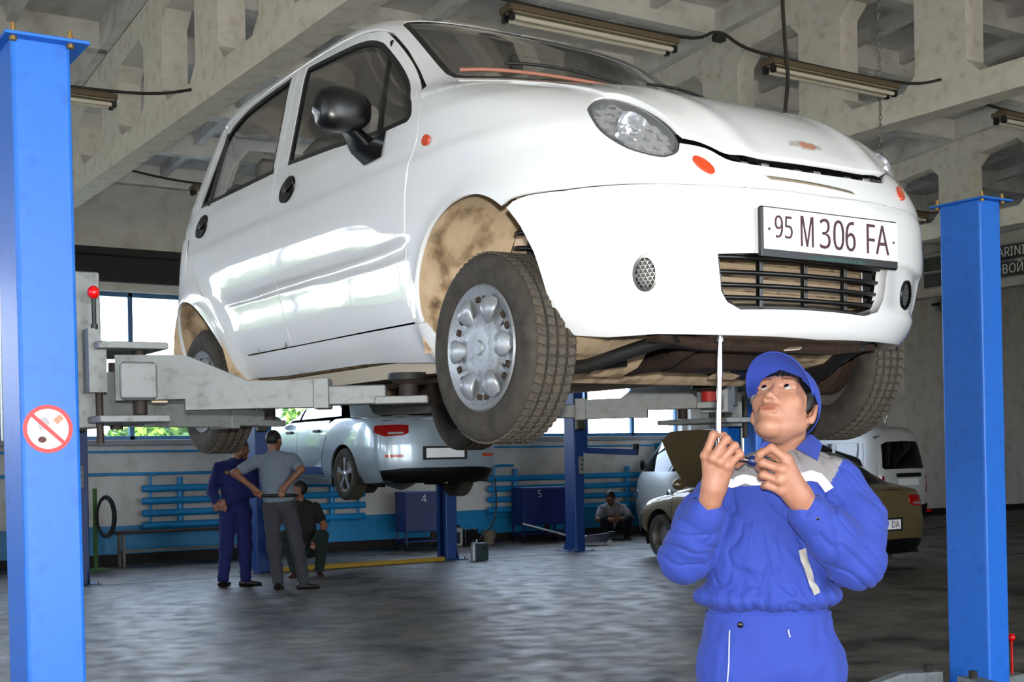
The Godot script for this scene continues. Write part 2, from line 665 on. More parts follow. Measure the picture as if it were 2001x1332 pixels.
func ceiling_and_girders() -> void:
	var ce := Node3D.new()
	ce.name = "ceiling"
	add_child(ce)
	struct_(ce)
	# ribbed roof slabs, 3 m wide, spanning from girder to girder
	var slope := 0.0945
	for dir in [1.0, -1.0, 0.0]:
		var g := Geo.new()
		var rise: float = 3.0 * slope * dir
		var b := Basis(Vector3(1, 0, 0), Vector3(0, 1, 0), Vector3(0, slope * dir, 1))
		var t := Transform3D(b, Vector3.ZERO)
		g.box(Vector3(3, 0.33, 1.5), Vector3(6, 0.08, 3.0), 0.0, t)
		for zz in [0.05, 1.5, 2.95]:
			g.box(Vector3(3, 0.15, zz), Vector3(6, 0.30, 0.10 if zz != 1.5 else 0.12), 0.0, t)
		for k in 7:
			var xx := clampf(k * 1.0, 0.06, 5.94)
			g.box(Vector3(xx, 0.22 if k % 6 else 0.15, 1.5), Vector3(0.10, 0.16 if k % 6 else 0.30, 2.8), 0.0, t)
		var m := g.mesh()
		for bx in 7:
			var x0 := -8.1 + bx * 6.0
			for k in (3 if dir != 0.0 else 3):
				var z0: float = (-18.3 + k * 3.0) if dir > 0.0 else (-9.3 + k * 3.0) if dir < 0.0 else (-0.3 + k * 3.0)
				put_mesh("roof_slab", m, mats["slab_wash"], ce, Transform3D(Basis.IDENTITY, Vector3(x0, roof_at(z0) if dir != 0.0 else 5.4, z0)))
	# a weatherproof deck over the slabs
	put("deck", Geo.new().span(Vector3(XL - 0.5, 7.0, ZB - 0.5), Vector3(XR + 0.5, 7.2, ZF_ + 0.5)), mats["slab_wash"], ce)
	# lattice girders with eight-sided openings
	var gi := Geo.new()
	var th := 0.125
	var yb := 4.6
	var cell := 1.5
	for k in 12:
		var z0 := -18.3 + cell * k
		var z1 := z0 + cell
		var yt0 := roof_at(z0)
		var yt1 := roof_at(z1 - 0.001)
		var hz0 := z0 + 0.29
		var hz1 := z1 - 0.29
		var ch := 0.14
		var hb := yb + 0.25
		var t0 := lerpf(yt0, yt1, 0.2) - 0.27
		var t1 := lerpf(yt0, yt1, 0.8) - 0.27
		var inner := [Vector2(hz0, hb + ch), Vector2(hz0 + ch, hb), Vector2(hz1 - ch, hb), Vector2(hz1, hb + ch), Vector2(hz1, t1 - ch), Vector2(hz1 - ch, t1), Vector2(hz0 + ch, t0), Vector2(hz0, t0 - ch)]
		var outer := [Vector2(z0, hb + ch), Vector2(z0, yb), Vector2(z1, yb), Vector2(z1, hb + ch), Vector2(z1, t1 - ch), Vector2(z1, yt1), Vector2(z0, yt0), Vector2(z0, t0 - ch)]
		if k == 0 or k == 11:
			# solid end block
			gi.prism(PackedVector2Array([Vector2(-z0, yb), Vector2(-z1, yb), Vector2(-z1, yt1), Vector2(-z0, yt0)]), th * 2, Transform3D(Basis(Vector3(0, 0, -1), Vector3(0, 1, 0), Vector3(1, 0, 0)), Vector3(-th, 0, 0)))
			continue
		for e in 8:
			var f := (e + 1) % 8
			for s in [-1.0, 1.0]:
				gi.face([Vector3(th * s, outer[e].y, outer[e].x), Vector3(th * s, outer[f].y, outer[f].x), Vector3(th * s, inner[f].y, inner[f].x), Vector3(th * s, inner[e].y, inner[e].x)], Vector3(s, 0, 0))
			var d: Vector2 = inner[f] - inner[e]
			gi.face([Vector3(-th, inner[e].y, inner[e].x), Vector3(th, inner[e].y, inner[e].x), Vector3(th, inner[f].y, inner[f].x), Vector3(-th, inner[f].y, inner[f].x)], Vector3(0, d.x, -d.y).normalized())
		gi.face([Vector3(-th, yb, z0), Vector3(th, yb, z0), Vector3(th, yb, z1), Vector3(-th, yb, z1)], Vector3.DOWN)
	var gm := gi.mesh()
	var gn := 0
	for gx in [-2.1, 3.9 + th, 9.9 + th, 15.9 + th, 21.9 + th, 27.9]:
		var o := put_mesh("roof_girder", gm, mats["girder_wash"], null, Transform3D(Basis.IDENTITY, Vector3(gx, 0, 0)))
		struct_(o)
		gn += 1

func outside() -> void:
	var yard := put("yard_ground", Geo.new().span(Vector3(-90, -0.5, -90), Vector3(90, -0.3, 70)), mat("yard", Color(0.60, 0.58, 0.53), 0.95))
	struct_(yard)
	var leaf := mat("leaf", Color(0.30, 0.46, 0.14), 0.6)
	leaf.vertex_color_use_as_albedo = true
	leaf.backlight_enabled = true
	leaf.backlight = Color(0.45, 0.60, 0.15)
	var bark := mat("bark", Color(0.25, 0.19, 0.13), 0.9)
	# one leafy crown, shared by every tree
	var r := RandomNumberGenerator.new()
	r.seed = 5
	var crowns := []
	for v in 2:
		var g := Geo.new()
		g.use_col = true
		for k in 3200:
			var d := Vector3(r.randfn(), r.randfn(), r.randfn()).normalized()
			var lump := 0.75 + 0.25 * sin(d.x * 5.0 + v) * cos(d.y * 4.0 + d.z * 3.0)
			var q := d * pow(r.randf(), 0.4) * lump
			q = Vector3(q.x * 2.3, q.y * 2.1, q.z * 2.1)
			var a := Vector3(r.randfn(), r.randfn(), r.randfn()).normalized() * 0.15
			var b := a.cross(Vector3(r.randfn(), r.randfn(), r.randfn())).normalized() * 0.07
			g.col = Color(0.8, 0.9, 0.4).lerp(Color(1.3, 1.25, 0.9), r.randf())
			var nn := a.cross(b).normalized()
			var s := g.p.size()
			for w in [-a, b, a, -b]:
				g.vert(q + w, nn)
			g.quad(s, s + 1, s + 2, s + 3)
		crowns.append(g.mesh())
	var spots := [Vector3(-6.5, 0, -24.5), Vector3(-1.6, 0, -24), Vector3(3.2, 0, -24.2), Vector3(7.6, 0, -23.4), Vector3(12.6, 0, -26), Vector3(-15, 0, -13), Vector3(-16, 0, -7.5), Vector3(-14.5, 0, -2.0), Vector3(-16, 0, 4.0), Vector3(19.0, 0, -31)]
	var tree_words := ["leafy tree outside the leftmost back window", "leafy tree outside the back windows left of the nearest post", "pale leafy tree seen behind the nearest lift post", "leafy tree in the back window left of the hatchback's rear wheel", "leafy tree outside the back window behind the hatchback", "leafy tree farthest back outside the left wall", "second leafy tree from the back outside the left wall", "third leafy tree from the back outside the left wall", "leafy tree nearest the viewer outside the left wall", "distant tree outside the back windows right of the old lifts"]
	var k := 0
	for sp in spots:
		var t := thing("tree", tree_words[k], "tree", sp, 0.7 * k, "trees outside the windows")
		var tall := 0.85 + 0.12 * (k % 3)
		put("trunk", Geo.new().tube([Vector3(0, -0.3, 0), Vector3(0.05, 0.8, 0), Vector3(0, 1.8 * tall, 0.05)], [0.17, 0.13, 0.08], 8), bark, t)
		put_mesh("crown", crowns[k % 2], leaf, t, Transform3D(Basis.IDENTITY.scaled(Vector3.ONE * tall), Vector3(0, 1.75 * tall, 0)))
		k += 1

# ------------------------------------------------------------------ two-post lifts
func lift_materials() -> void:
	var b := mat("lift_blue", Color(0.075, 0.41, 0.79), 0.5)
	b.albedo_texture = noise_tex(0.02, [Color(0.86, 0.9, 0.93), Color(1, 1, 1), Color(0.96, 0.97, 1)], [0.0, 0.4, 1.0], 81, 512, 5)
	world_tex(b, 0.8, false)
	b.clearcoat_enabled = true
	b.clearcoat = 0.1
	b.clearcoat_roughness = 0.2
	mat("old_lift_blue", Color(0.025, 0.20, 0.44), 0.45)
	var g := mat("arm_grey", Color(0.46, 0.48, 0.48), 0.5)
	g.albedo_texture = noise_tex(0.025, [Color(0.74, 0.70, 0.64), Color(0.97, 0.97, 0.97), Color(1, 1, 1)], [0.0, 0.4, 1.0], 83, 512, 5)
	world_tex(g, 1.4, false)
	mat("pad_grime", Color(0.17, 0.13, 0.10), 0.7)
	var pg: StandardMaterial3D = mats["pad_grime"]
	pg.albedo_texture = noise_tex(0.04, [Color(0.4, 0.35, 0.3), Color(0.8, 0.75, 0.7), Color(1.0, 0.95, 0.9)], [0.0, 0.5, 1.0], 85, 256, 4)
	world_tex(pg, 5.0, false)
	mat("bolt_brass", Color(0.60, 0.47, 0.25), 0.4, 0.7)
	mat("red_knob", Color(0.80, 0.03, 0.05), 0.25)
	mat("red_sleeve", Color(0.62, 0.10, 0.06), 0.6)
	mat("sticker", Color(0.80, 0.74, 0.62), 0.7)
	mat("chrome_rod", Color(0.80, 0.80, 0.80), 0.12, 1.0)
	mat("safety_yellow", Color(0.60, 0.47, 0.06), 0.6)

# a post of C section, open towards +x (or -x), standing on a foot plate
func lift_post(called: String, label: String, at: Vector3, open: float, m: Material, lean := 0.0, high := 2.76, group := "") -> Node3D:
	var t := thing(called, label, "lift post", at, 0.0, group)
	t.rotation.z = lean
	var w := 0.178
	var d := 0.262
	var th := 0.009
	var lip := 0.075
	var c := [Vector2(-w / 2, -d / 2), Vector2(w / 2, -d / 2), Vector2(w / 2, -d / 2 + lip), Vector2(w / 2 - th, -d / 2 + lip), Vector2(w / 2 - th, -d / 2 + th), Vector2(-w / 2 + th, -d / 2 + th), Vector2(-w / 2 + th, d / 2 - th), Vector2(w / 2 - th, d / 2 - th), Vector2(w / 2 - th, d / 2 - lip), Vector2(w / 2, d / 2 - lip), Vector2(w / 2, d / 2), Vector2(-w / 2, d / 2)]
	# round the two closed corners a little
	var poly := PackedVector2Array()
	for k in c.size():
		if k == 0:
			poly.append_array([Vector2(-w / 2, -d / 2 + 0.012), Vector2(-w / 2 + 0.0035, -d / 2 + 0.0035), Vector2(-w / 2 + 0.012, -d / 2)])
		elif k == 11:
			poly.append_array([Vector2(-w / 2 + 0.012, d / 2), Vector2(-w / 2 + 0.0035, d / 2 - 0.0035), Vector2(-w / 2, d / 2 - 0.012)])
		elif k == 10:
			poly.append_array([Vector2(w / 2, d / 2 - 0.012), Vector2(w / 2 - 0.0035, d / 2 - 0.0035), Vector2(w / 2 - 0.012, d / 2)])
		else:
			poly.append(c[k])
	if open < 0.0:
		for k in poly.size():
			poly[k].x = -poly[k].x
	# outline (x, z) raised along y
	var up := Transform3D(Basis(Vector3(1, 0, 0), Vector3(0, 0, -1), Vector3(0, 1, 0)), Vector3(0, 0.012, 0))
	for k in poly.size():
		poly[k].y = -poly[k].y
	put("column", Geo.new().prism(poly, high - 0.012, up, false), m, t)
	put("foot_plate", Geo.new().box(Vector3(0, 0.006, 0), Vector3(0.42, 0.012, 0.46), 0.003), m, t)
	for sx in [-1, 1]:
		for sz in [-1, 1]:
			put("anchor_bolt", Geo.new().cyl(Vector3(0.17 * sx, 0.012, 0.19 * sz), Vector3(0.17 * sx, 0.045, 0.19 * sz), 0.010, -1, 8), mats["bolt_brass"], t)
	for sz in [-1, 1]:
		put("gusset", Geo.new().prism(PackedVector2Array([Vector2(0, 0), Vector2(0.08, 0), Vector2(0, 0.16)]), 0.008, Transform3D(Basis(Vector3(0, 0, sz), Vector3(0, 1, 0), Vector3(-1, 0, 0)), Vector3(0.07 * -open, 0.012, d / 2 * sz))), m, t)
	put("head_plate", Geo.new().box(Vector3(0.012 * open, high + 0.005, 0.0), Vector3(w + 0.075, 0.011, d + 0.09), 0.002), m, t)
	for sx in [-1, 1]:
		for sz in [-1, 1]:
			var q := Vector3(0.085 * sx, high, 0.145 * sz)
			put("head_bolt", Geo.new().cyl(q + Vector3(0, -0.012, 0), q + Vector3(0, 0.02, 0), 0.012, -1, 6).cyl(q, q + Vector3(0, 0.042, 0), 0.007, -1, 8), mats["bolt_brass"], t)
	return t

# telescopic lifting arm from its pivot to the pad
func lift_arm(parent: Node, from: Vector3, to: Vector3, pad_top: float, sleeve: Material, long_root: bool) -> void:
	var arm := Node3D.new()
	arm.name = "lifting_arm"
	parent.add_child(arm, true)
	var flat := Vector3(to.x - from.x, 0, to.z - from.z)
	var l := flat.length()
	var x := flat / l
	var z := x.cross(Vector3.UP)
	var t := Transform3D(Basis(x, Vector3.UP, z), Vector3(from.x, 0, from.z))
	var yb := from.y - 0.10
	var grey: Material = mats["arm_grey"]
	var r := 0.17 if long_root else 0.10
	put("arm_root", Geo.new().prism(PackedVector2Array([Vector2(-0.05, yb + 0.035), Vector2(r, yb + 0.035), Vector2(r, yb), Vector2(l * 0.70, yb), Vector2(l * 0.70, yb + 0.085), Vector2(l * 0.42, yb + 0.088), Vector2(r, yb + 0.175), Vector2(-0.05, yb + 0.180)]), 0.095, t * Transform3D(Basis.IDENTITY, Vector3(0, 0, -0.0475))), grey, arm)
	put("pivot_pin", Geo.new().cyl(t * Vector3(0.015, yb - 0.01, 0), t * Vector3(0.015, yb + 0.215, 0), 0.022), mats["pad_grime"], arm)
	put("arm_collar", Geo.new().box(Vector3(l * 0.685, yb + 0.043, 0), Vector3(0.05, 0.098, 0.108), 0.004, t), grey, arm)
	put("inner_tube", Geo.new().box(Vector3(l * 0.80, yb + 0.036, 0), Vector3(l * 0.24, 0.062, 0.075), 0.006, t), grey, arm)
	put("pad_carrier", Geo.new().box(Vector3(l * 0.975, yb + 0.017, 0), Vector3(l * 0.16 + 0.03, 0.026, 0.085), 0.004, t), grey, arm)
	var pc := t * Vector3(l, 0, 0)
	put("pad_screw", Geo.new().cyl(Vector3(pc.x, yb + 0.03, pc.z), Vector3(pc.x, pad_top - 0.02, pc.z), 0.030, -1, 18), sleeve, arm)
	put("pad_collar", Geo.new().cyl(Vector3(pc.x, pad_top - 0.035, pc.z), Vector3(pc.x, pad_top - 0.02, pc.z), 0.045, 0.06, 18), mats["pad_grime"], arm)
	put("lifting_pad", Geo.new().cyl(Vector3(pc.x, pad_top - 0.022, pc.z), Vector3(pc.x, pad_top, pc.z), 0.068, 0.064, 24), mats["rubber"], arm)

func lifts() -> void:
	lift_materials()
	car_materials()
	var blue: Material = mats["lift_blue"]
	var near := lift_post("lift_post", "bright blue lift post nearest the viewer, bearing a no-smoking sticker", Vector3(0.976, 0, -4.231), 1.0, blue, deg_to_rad(0.5), 2.745)
	no_smoking(near)
	lift_carriage(near, 1.0, 1.66)
	lift_arm(near, Vector3(1.24, 1.70, -4.10) - near.position, Vector3(1.985, 1.60, -3.64) - near.position, 1.703, mats["pad_grime"], true)
	lift_arm(near, Vector3(1.24, 1.66, -4.36) - near.position, Vector3(1.985, 1.56, -4.82) - near.position, 1.703, mats["pad_grime"], false)
	var far := lift_post("lift_post", "bright blue lift post behind the mechanic in blue overalls", Vector3(4.02, 0, -4.231), -1.0, blue, 0.0, 2.745)
	lift_carriage(far, -1.0, 1.66)
	lift_arm(far, Vector3(3.76, 1.70, -4.10) - far.position, Vector3(3.255, 1.60, -3.64) - far.position, 1.703, mats["red_sleeve"], true)
	lift_arm(far, Vector3(3.76, 1.70, -4.36) - far.position, Vector3(3.255, 1.58, -4.82) - far.position, 1.703, mats["red_sleeve"], true)
	put("lift_screw", Geo.new().cyl(Vector3(-0.02, 0.02, -0.02), Vector3(-0.02, 2.7, -0.02), 0.016, -1, 12), mats["chrome_rod"], far)
	put("lift_screw", Geo.new().cyl(Vector3(0.02, 0.02, -0.03), Vector3(0.02, 2.7, -0.03), 0.016, -1, 12), mats["chrome_rod"], near)
	var right := lift_post("lift_post", "bright blue lift post standing alone at the right edge", Vector3(5.935, 0, -4.486), 1.0, blue, deg_to_rad(0.35), 2.765)
	lift_arm(right, Vector3(5.70, 0.15, -4.62) - right.position, Vector3(4.85, 0.12, -5.15) - right.position, 0.17, mats["pad_grime"], true)
	lift_arm(right, Vector3(5.70, 0.15, -4.36) - right.position, Vector3(5.52, 0.12, -3.62) - right.position, 0.17, mats["pad_grime"], true)
	put("kick_plate", Geo.new().prism(PackedVector2Array([Vector2(-0.70, 0.0), Vector2(0.0, 0.0), Vector2(0.0, 0.20), Vector2(-0.2, 0.20), Vector2(-0.42, 0.14), Vector2(-0.70, 0.14)]), 0.012, Transform3D(Basis.IDENTITY, Vector3(-0.10, 0.0, -0.30))), mats["arm_grey"], right)
	put("lock_knob", Geo.new().ball(Vector3(0.26, 0.38, 0.02), Vector3(0.022, 0.022, 0.022), 14, 8).cyl(Vector3(0.26, 0.18, 0.02), Vector3(0.26, 0.37, 0.02), 0.006), mats["red_knob"], right)
	put("lock_box", Geo.new().box(Vector3(0.24, 0.09, 0.02), Vector3(0.16, 0.18, 0.10), 0.01), mats["arm_grey"], right)
	# the older lifts along the back of the hall
	var old: Material = mats["old_lift_blue"]
	var where := [[3.96, -1.0, "dark blue lift post partly hidden behind the nearest bright post"], [6.23, 1.0, "dark blue lift post between the two standing men"], [9.02, -1.0, "dark blue lift post at the rear of the silver car, green box at its foot"], [11.24, 1.0, "dark blue lift post beside the squatting man"]]
	for w in where:
		var p := lift_post("back_lift_post", w[2], Vector3(w[0], 0, -15.6), w[1], old, 0.0, 2.75, "old lift posts along the back wall")
		var y := 1.55 if w[0] in [6.23, 9.02] else 1.72
		put("carriage", Geo.new().box(Vector3(0.13 * w[1], y, 0), Vector3(0.12, 0.50, 0.20), 0.01), old, p)
		put("switch_box", Geo.new().box(Vector3(0.02 * w[1], 1.28, 0.145), Vector3(0.09, 0.26, 0.05), 0.006), mats["arm_grey"], p)
		for k in 3:
			put("switch_button", Geo.new().cyl(Vector3(0.02 * w[1], 1.36 - 0.07 * k, 0.165), Vector3(0.02 * w[1], 1.36 - 0.07 * k, 0.178), 0.016, -1, 10), mats["rubber"], p)
		put("motor", Geo.new().box(Vector3(-0.02, 1.95, 0.19), Vector3(0.14, 0.30, 0.11), 0.02), mat("motor_olive", Color(0.20, 0.19, 0.11), 0.6), p)
		for dz in [-0.75, 0.75]:
			put("lifting_arm", Geo.new().bar(Vector3(0.16 * w[1], y - 0.22, signf(dz) * 0.08), Vector3(0.62 * w[1], y - 0.26, dz), 0.09, 0.09, 0.006), old, p)
			put("lifting_pad", Geo.new().cyl(Vector3(0.60 * w[1], y - 0.22, dz * 0.97), Vector3(0.60 * w[1], y - 0.14, dz * 0.97), 0.05, -1, 12), mats["rubber"], p)
	# yellow floor beam between the posts under the silver car
	tag(put("floor_beam", Geo.new().box(Vector3(7.64, 0.03, -15.42), Vector3(2.40, 0.06, 0.14), 0.01), mats["safety_yellow"]), "worn yellow steel beam on the floor under the silver car", "floor beam")

func lift_carriage(post: Node, open: float, y: float, lock := true) -> void:
	var grey: Material = mats["arm_grey"]
	put("carriage", Geo.new().box(Vector3(0.13 * open, y + 0.14, 0), Vector3(0.09, 0.50, 0.16), 0.006), grey, post)
	for dy in [-0.085, 0.145]:
		put("yoke_plate", Geo.new().box(Vector3(0.235 * open, y + dy, 0.0), Vector3(0.22, 0.022, 0.46), 0.004), grey, post)
	put("box_tube", Geo.new().box(Vector3(0.225 * open, y + 0.03, 0.30), Vector3(0.115, 0.115, 0.02), 0.012), grey, post)
	if lock:
		put("lock_bracket", Geo.new().prism(PackedVector2Array([Vector2(-0.025, -0.06), Vector2(0.03, -0.06), Vector2(0.03, 0.08), Vector2(-0.005, 0.14), Vector2(-0.025, 0.14)]), 0.07, Transform3D(Basis.IDENTITY, Vector3(0.135 * open, y + 0.06, 0.10))), grey, post)
		var k := Vector3(0.135 * open, y + 0.20, 0.15)
		var knob := put("lock_lever", Geo.new().cyl(k, k + Vector3(0, 0.10, 0), 0.007, -1, 8).cyl(k, k + Vector3(0, 0.015, 0), 0.011, -1, 6), mats["chassis_black"], post)
		put("lever_ball", Geo.new().ball(k + Vector3(0, 0.115, 0), Vector3(0.019, 0.021, 0.019), 14, 8), mats["red_knob"], knob)
		put("lock_pin", Geo.new().cyl(Vector3(0.15 * open, y - 0.16, 0.13), Vector3(0.15 * open, y + 0.02, 0.13), 0.012, -1, 8), mats["pad_grime"], post)
		for q in [0, 1]:
			put("instruction_sticker", Geo.new().box(Vector3(0.343 * open, y + 0.055 - 0.062 * q, 0.128), Vector3(0.052, 0.048, 0.003), 0.0), mats["sticker"], post)

# round sticker: red ring and bar over a burning cigarette
func no_smoking(post: Node) -> void:
	var c := Vector3(-0.010, 1.548, 0.1325)
	var st := put("no_smoking_sticker", Geo.new().cyl(c, c + Vector3(0, 0, 0.001), 0.0745, -1, 40), mat("sticker_white", Color(0.88, 0.88, 0.90), 0.4), post)
	var ring := Geo.new()
	for k in 48:
		var a := TAU * k / 48
		var b := TAU * (k + 1) / 48
		var q := []
		for w in [[a, 0.062], [b, 0.062], [b, 0.0745], [a, 0.0745]]:
			q.append(c + Vector3(cos(w[0]) * w[1], sin(w[0]) * w[1], 0.0022))
		ring.face(q, Vector3(0, 0, 1))
	ring.bar(c + Vector3(-0.047, 0.044, 0.0026), c + Vector3(0.047, -0.044, 0.0026), 0.012, 0.0006, 0.0, Vector3(0, 0, 1))
	put("ring_and_bar", ring, mat("sign_red", Color(0.85, 0.10, 0.11), 0.4), st)
	var d := Vector3(0.76, 0.65, 0).normalized()
	var e := c + Vector3(0, 0, 0.0016)
	put("cigarette_filter", Geo.new().bar(e + d * 0.022 + Vector3(0.005, 0.006, 0), e + d * 0.050 + Vector3(0.005, 0.006, 0), 0.019, 0.0005, 0.0, Vector3(0, 0, 1)), mat("filter_tan", Color(0.86, 0.52, 0.42), 0.5), st)
	put("cigarette", Geo.new().bar(e - d * 0.018, e + d * 0.030, 0.016, 0.0005, 0.0, Vector3(0, 0, 1)), mat("cig_white", Color(0.78, 0.79, 0.80), 0.5), st)
	put("ember", Geo.new().ball(e + Vector3(-0.018, -0.033, 0.0), Vector3(0.013, 0.010, 0.0006), 12, 6), mat("ember_brown", Color(0.33, 0.15, 0.13), 0.6), st)
	put("smoke", Geo.new().ball(e + Vector3(-0.012, 0.014, -0.0003), Vector3(0.016, 0.024, 0.0005), 12, 6), mat("smoke_grey", Color(0.66, 0.66, 0.68), 0.6), st)

# ------------------------------------------------------------------ car bodies
# A body is a stack of plan outlines: at each height h the half width is w, the nose stands at zf and the tail at zr,
# and the outline between them is a superellipse. Panels are outlines on that skin, found by casting rays from inside.
class Shell:
	var h0: float
	var h1: float
	var zc: float
	var tab: Array[PackedFloat32Array] = []
	var step := 0.004
	var count := 0
	func _init(hs: Array, cols: Array, zc_: float) -> void:
		zc = zc_
		h0 = hs[0]
		h1 = hs[-1]
		count = int(ceil((h1 - h0) / step)) + 1
		for col in cols:
			var m := PackedFloat32Array()
			var d := []
			for k in hs.size() - 1:
				d.append((col[k + 1] - col[k]) / (hs[k + 1] - hs[k]))
			for k in hs.size():
				if k == 0:
					m.append(d[0])
				elif k == hs.size() - 1:
					m.append(d[-1])
				elif d[k - 1] * d[k] > 0.0:
					var a: float = hs[k] - hs[k - 1]
					var b: float = hs[k + 1] - hs[k]
					var w1 := 2 * b + a
					var w2 := b + 2 * a
					m.append((w1 + w2) / (w1 / d[k - 1] + w2 / d[k]))
				else:
					m.append(0.0)
			var out := PackedFloat32Array()
			for q in count:
				var h := minf(h0 + q * step, h1)
				var k := 0
				while k < hs.size() - 2 and h > hs[k + 1]:
					k += 1
				var w: float = hs[k + 1] - hs[k]
				var t: float = (h - hs[k]) / w
				out.append((1 + 2 * t) * (1 - t) * (1 - t) * col[k] + t * (1 - t) * (1 - t) * w * m[k] + t * t * (3 - 2 * t) * col[k + 1] + t * t * (t - 1) * w * m[k + 1])
			tab.append(out)
	# below 0 inside the body
	func f(p: Vector3) -> float:
		if p.y >= h1 or p.y <= h0:
			return 5.0 + absf(p.y)
		var q := (p.y - h0) / step
		var k := mini(int(q), count - 2)
		var t := q - k
		var w := lerpf(tab[0][k], tab[0][k + 1], t)
		var r := absf(p.x) / w
		if p.z > zc:
			var s := (p.z - zc) / (lerpf(tab[1][k], tab[1][k + 1], t) - zc)
			return pow(s, lerpf(tab[3][k], tab[3][k + 1], t)) + pow(r, lerpf(tab[4][k], tab[4][k + 1], t)) - 1.0
		var s2 := (zc - p.z) / (zc - lerpf(tab[2][k], tab[2][k + 1], t))
		return pow(s2, lerpf(tab[5][k], tab[5][k + 1], t)) + pow(r, 2.5) - 1.0
	func cast(o: Vector3, d: Vector3) -> Vector3:
		var a := 0.0
		var b := 2.6
		for k in 20:
			var c := (a + b) * 0.5
			if f(o + d * c) < 0.0:
				a = c
			else:
				b = c
		return o + d * a
	func normal(p: Vector3) -> Vector3:
		var e := 0.006
		var q := Vector3(p.x, clampf(p.y, h0 + 0.008, h1 - 0.008), p.z)
		var g := Vector3(f(q + Vector3(e, 0, 0)) - f(q - Vector3(e, 0, 0)), f(q + Vector3(0, e, 0)) - f(q - Vector3(0, e, 0)), f(q + Vector3(0, 0, e)) - f(q - Vector3(0, 0, e)))
		return g.normalized()

# where a panel's flat outline lives: on the side (z, h), or turned round a pole seen from a middle point
class Chart:
	var side := 0.0
	var ce := Vector3.ZERO
	var b := Basis.IDENTITY
	static func flank(s: float) -> Chart:
		var c := Chart.new()
		c.side = s
		return c
	static func globe(ce_: Vector3, pole: Vector3) -> Chart:
		var c := Chart.new()
		c.ce = ce_
		var z := pole.normalized()
		var x := Vector3.RIGHT
		c.b = Basis(x, z.cross(x), z)
		return c
	func flat(p: Vector3) -> Vector2:
		if side != 0.0:
			return Vector2(p.z, p.y)
		var d := (p - ce).normalized() * b
		var an := acos(clampf(d.z, -1, 1))
		var q := Vector2(d.x, d.y)
		return q.normalized() * an if q.length() > 1e-6 else Vector2.ZERO
	func on(s: Shell, q: Vector2) -> Vector3:
		if side != 0.0:
			return s.cast(Vector3(0, q.y, q.x), Vector3(side, 0, 0))
		var an := q.length()
		var u := q / an if an > 1e-6 else Vector2.RIGHT
		return s.cast(ce, b * Vector3(u.x * sin(an), u.y * sin(an), cos(an)))

func soften(pts: PackedVector2Array, spacing: float) -> PackedVector2Array:
	var out := PackedVector2Array()
	for k in pts.size():
		var a := pts[k]
		var c := pts[(k + 1) % pts.size()]
		var m := maxi(1, int(ceil(a.distance_to(c) / spacing)))
		for j in m:
			out.append(a.lerp(c, float(j) / m))
	return out

# catmull-rom through an open run of points
func curved(pts: Array, sub := 4) -> Array:
	var out := []
	for k in pts.size() - 1:
		var p0 = pts[maxi(k - 1, 0)]
		var p1 = pts[k]
		var p2 = pts[k + 1]
		var p3 = pts[mini(k + 2, pts.size() - 1)]
		for j in sub:
			var t := float(j) / sub
			out.append(p1.cubic_interpolate(p2, p0, p3, t))
	out.append(pts[-1])
	return out

func flats(ch: Chart, pts: Array) -> PackedVector2Array:
	var out := PackedVector2Array()
	for p in pts:
		out.append(p if p is Vector2 else ch.flat(p))
	return out

